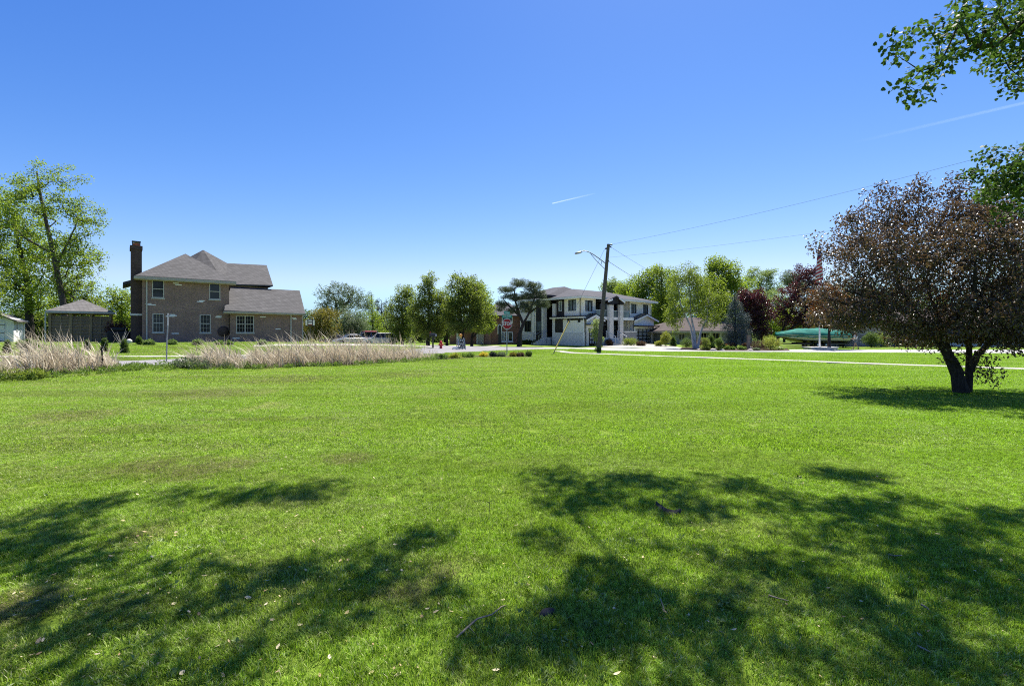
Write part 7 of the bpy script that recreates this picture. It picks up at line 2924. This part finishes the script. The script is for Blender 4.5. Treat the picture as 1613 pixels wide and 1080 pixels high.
# ---------------------------------------------------------------- covered boat on its trailer
def boat():
    Y = 54.5
    b = onY(1276, Y)
    k = Y / F
    rz = math.radians(4)
    zb = (547 - 536.5) * k
    L = 8.0
    M['gel'] = plain('boat_gelcoat', (0.40, 0.37, 0.34), .3, .5, var=.05)
    M['gel_dark'] = plain('dark_hull_bottom', (0.035, 0.035, 0.04), .35, .5, var=.2)
    M['tarp'] = plain('green_canvas', (0.010, 0.13, 0.10), .8, .15, var=.3, scale=1.6)
    root = empty('boat', (b.x, b.y, b.z + .42), rz, 'motor boat under a green canvas cover, bow to the left', 'boat')
    # hull sections from bow (-x) to stern
    st_ = [(-L / 2, .02, 1.12, 1.05), (-L / 2 + .5, .45, 1.08, .72), (-L / 2 + 1.4, .85, 1.03, .38), (-L / 2 + 2.8, 1.12, .98, .16), (0, 1.2, .95, .06), (L / 2 - 1.5, 1.2, .93, .04), (L / 2, 1.15, .92, .05)]
    rings = []
    for (x, w_, zt, zk) in st_:
        zc = zk + (zt - zk) * .38
        rings.append([(x, -w_, zt), (x, -w_ * .95, zt - (zt - zc) * .45), (x, -w_ * .82, zc), (x, 0, zk), (x, w_ * .82, zc), (x, w_ * .95, zt - (zt - zc) * .45), (x, w_, zt)])
    def loft(rows, cols):
        vs, fs = [], []
        n = len(cols)
        for r in rows:
            vs += [r[c] for c in cols]
        for i in range(len(rows) - 1):
            for j in range(n - 1):
                fs.append((i * n + j, (i + 1) * n + j, (i + 1) * n + j + 1, i * n + j + 1))
        return vs, fs
    m = MB()
    v, f = loft(rings, [0, 1, 2])
    m.add(v, f, 0, True)
    v, f = loft(rings, [4, 5, 6])
    m.add(v, f, 0, True)
    v, f = loft(rings, [2, 3, 4])
    m.add(v, f, 1, True)
    m.poly([rings[-1][i] for i in range(7)], 0)
    m.build('hull', [M['gel'], M['gel_dark']], root)
    s = MB()
    s.tube([(r[0][0], r[0][1] - .02, r[0][2] - .22) for r in rings], .03, 6)
    s.build('rub_rail', M['alu'], root)
    # canvas with ridges, higher amidships
    rows = []
    g = random.Random(3)
    xs_ = np.linspace(-L / 2 - .1, L / 2 + .08, 26)
    sx = [q[0] for q in st_]
    for i, x in enumerate(xs_):
        w_ = float(np.interp(x, sx, [q[1] for q in st_])) + .06
        zt = float(np.interp(x, sx, [q[2] for q in st_]))
        t = (x + L / 2) / L
        crown = np.interp(t, [0, .12, .28, .42, .8, 1], [.16, .35, .62, .78, .74, .55])
        row = []
        for j in range(11):
            a = -1 + 2 * j / 10
            fold = .085 * math.sin(t * 19 + j * 1.7) * (1 - abs(a) * .4) + g.uniform(-.025, .025)
            zz = zt + crown * (1 - abs(a) ** 1.7) + fold
            if abs(a) > .95:
                zz = zt - .22 + .05 * math.sin(t * 26)
            row.append((x, a * w_, zz))
        rows.append(row)
    v, f = loft(rows, list(range(11)))
    m = MB()
    m.add(v, f, 0, True)
    co_ = m.build('cover', M['tarp'], root)
    so_ = co_.modifiers.new('thickness', 'SOLIDIFY')
    so_.thickness = .02
    # trailer
    tr = empty('boat_trailer', (b.x, b.y, b.z), rz, 'black twin axle boat trailer under the green covered boat', 'trailer')
    m = MB()
    for s in (-.8, .8):
        m.box((-2.8, s - .05, .38), (3.6, s + .05, .5))
    m.bar((-2.8, -.8, .44), (-4.6, 0, .44), .1, .1)
    m.bar((-2.8, .8, .44), (-4.6, 0, .44), .1, .1)
    for x in (-2.7, -.6, 1.4, 3.5):
        m.box((x - .05, -.745, .39), (x + .05, .745, .49))
    m.bar((-4.0, 0, .49), (-3.9, 0, 1.25), .1, .1)
    m.build('frame', M['black_metal'], tr)
    m = MB()
    for s in (-.5, .5):
        m.box((-1.8, s - .08, .5), (3.4, s + .08, .6))
    m.build('bunk', M['mulch'], tr)
    for x in (.1, 1.05):
        for s in (-1, 1):
            Rm = Matrix.Translation((x, s * 1.05, .33)) @ Matrix.Rotation(math.radians(90), 4, 'X')
            t = MB()
            t.lathe([(.17, -.1), (.31, -.1), (.33, -.05), (.33, .05), (.31, .1), (.17, .1)], 20, M=Rm)
            to = t.build('wheel', M['rubber'], tr)
            r = MB()
            r.lathe([(.03, -.11), (.17, -.09), (.17, .09), (.03, .11)], 12, M=Rm)
            r.build('rim', M['alu'], to)
    for s in (-1, 1):
        t = MB()
        t.box((-.35, s * 1.05 - .13, .7), (1.5, s * 1.05 + .13, .74))
        t.bar((-.36, s * 1.05, .72), (-.5, s * 1.05, .55), .2, .03)
        t.bar((1.51, s * 1.05, .72), (1.65, s * 1.05, .55), .2, .03)
        t.build('mudguard', M['black_metal'], tr)
    t = MB()
    t.tube([(-4.4, .1, .4), (-4.4, .1, .08)], .035, 6)
    t.lathe([(.1, -.04), (.12, 0), (.1, .04)], 12, M=Matrix.Translation((-4.4, .1, .12)) @ Matrix.Rotation(math.radians(90), 4, 'X'))
    t.build('jockey_wheel', M['grey_metal'], tr)
boat()


# ---------------------------------------------------------------- flagpole, planter, post, rocks
def flagpole():
    Y = 48.0
    b = onY(1291, Y)
    k = Y / F
    zb = .28
    root = empty('flagpole', (b.x, b.y, b.z + zb), 0, 'white flagpole with a limp striped flag, rising from the low concrete slab', 'flagpole')
    h = EYE + (HY - 381.5) * k - b.z - zb
    m = MB()
    m.tube([(0, 0, 0), (0, 0, h * .5), (0, 0, h - .15)], [.075, .06, .04], 12)
    m.build('pole', M['white'], root)
    m = MB()
    m.lathe([(.01, h - .16), (.06, h - .12), (.08, h - .06), (.06, h), (.01, h + .03)], 12)
    m.build('finial', M['guard_yellow'], root)
    # limp flag: a folded cloth hanging along the pole
    t = NT('flag_cloth')
    at = t.n('ShaderNodeUVMap')
    at.uv_map = 'cloth'
    sx = t.n('ShaderNodeSeparateXYZ')
    t.l(at.outputs[0], sx.inputs[0])
    stripe = t.math('MODULO', t.math('FLOOR', t.math('MULTIPLY', sx.outputs[1], 13)), 2.0)
    col = t.mix(stripe, (0.40, 0.025, 0.04), (0.62, 0.58, 0.56))
    canton = t.math('MULTIPLY', t.math('LESS_THAN', sx.outputs[0], .42), t.math('GREATER_THAN', sx.outputs[1], .46))
    vo = t.n('ShaderNodeTexVoronoi')
    vo.inputs['Scale'].default_value = 14
    t.l(at.outputs[0], vo.inputs['Vector'])
    stars = t.math('LESS_THAN', vo.outputs['Distance'], .22)
    blue = t.mix(stars, (0.02, 0.03, 0.13), (0.6, 0.6, 0.62))
    col = t.mix(canton, col, blue)
    fm = t.finish(t.bsdf(col, .8, .2))
    nu, nv = 22, 16
    fh, fl = 2.2, 3.6
    vs, fs, uv = [], [], []
    zt = h - .35
    for j in range(nv + 1):
        v = 1 - j / nv
        for i in range(nu + 1):
            u = i / nu
            drop = u * (1.7 + .25 * v)
            sp = .12 + .22 * (1 - v) + .25 * u * (1 - v * .6)
            hgt = (1 - v) * fh + drop
            wd_ = .10 + .085 * hgt
            x = -.06 + wd_ * math.sin(u * 13 + v * 2.0) - .03 * hgt
            y = -.11 - .07 * math.cos(u * 10 + v * 1.3) - .02 * hgt
            vs.append((x, y, zt - hgt))
            uv.append((u, v))
    for j in range(nv):
        for i in range(nu):
            a = j * (nu + 1) + i
            fs.append((a, a + 1, a + nu + 2, a + nu + 1))
    me = bpy.data.meshes.new('flag')
    me.from_pydata(vs, [], fs)
    ul = me.uv_layers.new(name='cloth')
    for p in me.polygons:
        for li, vi in zip(p.loop_indices, p.vertices):
            ul.data[li].uv = uv[vi]
        p.use_smooth = True
    me.materials.append(fm)
    o = bpy.data.objects.new('flag', me)
    COL.objects.link(o)
    o.parent = root
    pb = onY(1292, Y)
    m = MB()
    m.box((-1.28, -.7, -.1), (1.28, .7, .18))
    m.box((-1.36, -.78, .182), (1.36, .78, .275))
    s = m.build('concrete_plinth', M['concrete'], label='low wide concrete slab carrying the flagpole', cat='plinth')
    s.location = pb
    s.location.x = b.x + .05
flagpole()


def garden_bits():
    b = G(1179, 551)
    k = b.y / F
    m = MB()
    h = 22 * k
    m.box((-.12, -.12, -.1), (.12, .12, h))
    m.box((-.17, -.17, h + .001), (.17, .17, h + .08))
    o = m.build('wooden_post', plain('tan_wood', (0.33, 0.24, 0.17), .8, .2, var=.2), label='short tan wooden post with a cap beside the russet shrub', cat='post')
    o.location = b
    g = random.Random(8)
    rocks = [(1182.5, 549, .32, 'pale round boulder between the wooden post and the russet hedge'), (1229, 548.5, .24, 'grey boulder under the boat bow'), (1123, 552.3, .3, 'flat tan rock between the two clipped yews'),
             (1138, 552.3, .22, 'small tan rock right of the mushroom clipped yew'), (1182, 552.5, .26, 'tan rock at the pavement edge below the wooden post'), (1100, 551.5, .2, 'small white stone right of the birch foot')]
    M['boulder'] = plain('boulder_stone', (0.42, 0.38, 0.34), .9, .15, var=.25, scale=5)
    for px, py, r, lb in rocks:
        m = MB()
        prof = [(.02, -.3), (.7, -.2), (1, .1), (.85, .45), (.4, .68), (.02, .75)]
        m.lathe([(p * r, z * r) for p, z in prof], 11)
        m.v = [(x * g.uniform(.8, 1.3), y * g.uniform(.8, 1.2), z * g.uniform(.85, 1.1)) for x, y, z in m.v]
        o = m.build('boulder', M['boulder'], label=lb, cat='rock', group='rocks in the bungalow garden')
        o.location = G(px, py)
    # planting bed
    ln = [G(px, py) for px, py in ((1070, 551), (1120, 553), (1180, 553.2), (1245, 552.8))]
    fa = [G(px, py) for px, py in ((1075, 547.5), (1120, 547.5), (1180, 547.5), (1240, 549.5))]
    strip('planting_bed', [p[:2] for p in ln], [p[:2] for p in fa], M['mulch'], .05, n=30, paved=False)
    ln = [G(px, py) for px, py in ((690, 567), (760, 563.5), (838, 563.2))]
    fa = [G(px, py) for px, py in ((692, 563.5), (760, 560.5), (836, 560))]
    strip('planting_bed', [p[:2] for p in ln], [p[:2] for p in fa], M['mulch'], .03, n=30, paved=False)
garden_bits()


# ---------------------------------------------------------------- the walking person
def person():
    b = G(1348, 550.2)
    k = b.y / F
    root = empty('person', b, 0, 'person walking left along the road in a white top and grey shorts', 'person')
    M['skin'] = plain('skin', (0.38, 0.22, 0.15), .55, .3, var=.05)
    M['hair'] = plain('dark_hair', (0.02, 0.015, 0.012), .5, .3)
    M['shirt'] = plain('white_cotton', (0.66, 0.67, 0.70), .85, .1, var=.06)
    M['shorts'] = plain('grey_shorts', (0.16, 0.17, 0.20), .85, .1, var=.1)
    M['shoe'] = plain('dark_shoe', (0.03, 0.03, 0.035), .6, .3)
    # joints: walking towards -x; y is across the body
    J = {'pelvis': (0, 0, .93, .13), 'waist': (-.01, 0, 1.08, .12), 'chest': (-.03, 0, 1.28, .14), 'neckb': (-.04, 0, 1.42, .065), 'neck': (-.06, 0, 1.49, .055), 'head': (-.085, 0, 1.58, .088), 'crown': (-.08, 0, 1.665, .075),
         'shL': (-.03, -.18, 1.39, .058), 'elL': (-.17, -.24, 1.17, .042), 'wrL': (-.42, -.22, 1.08, .029), 'haL': (-.49, -.215, 1.07, .03),
         'shR': (-.03, .18, 1.39, .058), 'elR': (.12, .24, 1.14, .042), 'wrR': (.24, .22, .94, .029), 'haR': (.27, .215, .88, .03),
         'hipL': (-.0, -.09, .88, .10), 'knL': (-.17, -.1, .50, .062), 'anL': (-.30, -.1, .10, .038), 'toL': (-.46, -.1, .05, .032),
         'hipR': (.0, .09, .88, .10), 'knR': (.08, .1, .50, .062), 'anR': (.34, .1, .16, .038), 'toR': (.25, .1, .035, .03)}
    Ed = [('pelvis', 'waist'), ('waist', 'chest'), ('chest', 'neckb'), ('neckb', 'neck'), ('neck', 'head'), ('head', 'crown'), ('chest', 'shL'), ('shL', 'elL'), ('elL', 'wrL'), ('wrL', 'haL'), ('chest', 'shR'), ('shR', 'elR'), ('elR', 'wrR'), ('wrR', 'haR'),
          ('pelvis', 'hipL'), ('hipL', 'knL'), ('knL', 'anL'), ('anL', 'toL'), ('pelvis', 'hipR'), ('hipR', 'knR'), ('knR', 'anR'), ('anR', 'toR')]
    names = list(J)
    # five fingers per hand, rooted in the palm
    for s, ha, wr in (('L', 'haL', 'wrL'), ('R', 'haR', 'wrR')):
        h0, w0 = Vector(J[ha][:3]), Vector(J[wr][:3])
        d = (h0 - w0).normalized()
        for i in range(5):
            off = Vector((0, (-.03 + .018 * i), 0))
            ln = (.05, .075, .082, .076, .058)[i]
            dd = d if i else (d * .6 + Vector((0, -.8, .2)) * (1 if s == 'L' else -1)).normalized()
            a = h0 + off * .8 + dd * .02
            m_ = a + dd * ln * .5 + Vector((0, 0, -.008))
            e = a + dd * ln + Vector((0, 0, -.028))
            for nm, p, r in ((f'f{s}{i}a', a, .0095), (f'f{s}{i}b', m_, .0085), (f'f{s}{i}c', e, .007)):
                J[nm] = (*p, r)
            Ed += [(ha, f'f{s}{i}a'), (f'f{s}{i}a', f'f{s}{i}b'), (f'f{s}{i}b', f'f{s}{i}c')]
    names = list(J)
    def skin(nm, keys, edges, mat, grow=0.0, parent=root, rad=None, root_key=None):
        me = bpy.data.meshes.new(nm)
        ks = [q for q in names if q in keys]
        ix = {q: i for i, q in enumerate(ks)}
        me.from_pydata([(rad or {}).get(q, J[q])[:3] for q in ks], [(ix[a], ix[c]) for a, c in edges if a in ix and c in ix], [])
        o = bpy.data.objects.new(nm, me)
        COL.objects.link(o)
        o.parent = parent
        md = o.modifiers.new('skin', 'SKIN')
        md.use_smooth_shade = True
        for q in ks:
            r = (rad or {}).get(q, J[q])[3] + grow
            me.skin_vertices[0].data[ix[q]].radius = (r, r)
            me.skin_vertices[0].data[ix[q]].use_root = q == (root_key or ks[0])
        sb = o.modifiers.new('sub', 'SUBSURF')
        sb.levels = sb.render_levels = 2
        me.materials.append(mat)
        return o
    skin('body', set(names), Ed, M['skin'])
    # face
    f = MB()
    f.lathe([(.004, 0), (.014, .008), (.016, .022), (.006, .05)], 8, M=Matrix.Translation((-.172, 0, 1.565)))
    f.lathe([(.004, -.012), (.02, 0), (.004, .012)], 8, M=Matrix.Translation((-.083, .087, 1.585)))
    f.lathe([(.004, -.012), (.02, 0), (.004, .012)], 8, M=Matrix.Translation((-.083, -.087, 1.585)))
    f.box((-.168, -.025, 1.532), (-.158, .025, 1.54))
    f.build('face_features', M['skin'], root)
    e = MB()
    for y in (-.033, .033):
        e.lathe([(.003, -.009), (.011, 0), (.003, .009)], 8, M=Matrix.Translation((-.163, y, 1.6)))
    e.build('eyes', M['hair'], root)
    hb = MB()
    hb.lathe([(.1, 0), (.108, .05), (.1, .1), (.07, .135), (.01, .15)], 14, M=Matrix.Translation((-.062, 0, 1.585)))
    hb.tube([(.03, 0, 1.64), (.09, 0, 1.6), (.09, 0, 1.5), (.06, 0, 1.42)], [.045, .05, .04, .015], 8)
    hb.build('hair', M['hair'], root)
    skin('shirt', {'waist', 'chest', 'neckb', 'shL', 'shR', 'elbL', 'elbR', 'pelvis'}, [('pelvis', 'waist'), ('waist', 'chest'), ('chest', 'neckb'), ('chest', 'shL'), ('chest', 'shR')], M['shirt'], .022,
         rad={'neckb': (-.04, 0, 1.41, .05), 'pelvis': (0, 0, .98, .128), 'shL': (-.045, -.2, 1.36, .06), 'shR': (-.015, .2, 1.36, .06)})
    skin('shorts', {'pelvis', 'hipL', 'knL', 'hipR', 'knR'}, [('pelvis', 'hipL'), ('hipL', 'knL'), ('pelvis', 'hipR'), ('hipR', 'knR')], M['shorts'], .025,
         rad={'pelvis': (0, 0, .95, .125), 'knL': (-.10, -.1, .63, .08), 'knR': (.06, .1, .63, .08)})
    for s, (ax, az, tx, tz) in (('L', (-.29, .08, -.5, .045)), ('R', (.36, .15, .25, .03))):
        y = -.1 if s == 'L' else .1
        m = MB()
        m.tube([(ax + .03, y, az - .02), (ax, y, az - .03), ((ax + tx) / 2, y, (az + tz) / 2 - .02), (tx, y, tz)], [.04, .055, .05, .032], 10)
        m.build('shoe', M['shoe'], root)
person()


# ---------------------------------------------------------------- contrails high in the sky
def contrail(label, p0, p1, dist, r0, r1, dens):
    t = NT('contrail_vapour')
    uvn = t.obj()
    sx = t.n('ShaderNodeSeparateXYZ')
    t.l(uvn, sx.inputs[0])
    a, b = R(*p0, dist), R(*p1, dist)
    Ln = (b - a).length
    fade = t.ramp(t.math('DIVIDE', sx.outputs[2], Ln), [(0, dens), (.45, dens * .55), (1, 0.0)])
    lw = t.n('ShaderNodeLayerWeight')
    lw.inputs[0].default_value = .35
    edge = t.math('POWER', t.math('SUBTRACT', 1.0, lw.outputs['Facing']), 1.2)
    n_ = t.ramp(t.noise(uvn, .012, 4, .7), [(.3, .55), (.7, 1.0)])
    alpha = t.math('MULTIPLY', t.math('MULTIPLY', fade, edge), n_)
    tr = t.n('ShaderNodeBsdfTransparent')
    df = t.n('ShaderNodeBsdfDiffuse')
    df.inputs['Color'].default_value = (.95, .95, .95, 1)
    tl = t.n('ShaderNodeBsdfTranslucent')
    tl.inputs['Color'].default_value = (.95, .95, .95, 1)
    ad = t.n('ShaderNodeAddShader')
    t.l(df.outputs[0], ad.inputs[0])
    t.l(tl.outputs[0], ad.inputs[1])
    mx = t.n('ShaderNodeMixShader')
    t.l(alpha, mx.inputs[0])
    t.l(tr.outputs[0], mx.inputs[1])
    t.l(ad.outputs[0], mx.inputs[2])
    mat = t.finish(mx.outputs[0])
    m = MB()
    n = 24
    m.tube([(0, 0, Ln * i / n) for i in range(n + 1)], [r0 + (r1 - r0) * i / n for i in range(n + 1)], 10)
    o = m.build('contrail', mat, label=label, cat='contrail')
    o.location = a
    o.rotation_mode = 'QUATERNION'
    o.rotation_quaternion = (b - a).to_track_quat('Z', 'Y')
contrail('short bright contrail in the middle of the sky', (870, 320.5), (940, 304), 9000, 11, 15, .12)
contrail('long faint contrail crossing the right of the sky', (1640, 156), (1340, 226), 9000, 30, 32, .05)
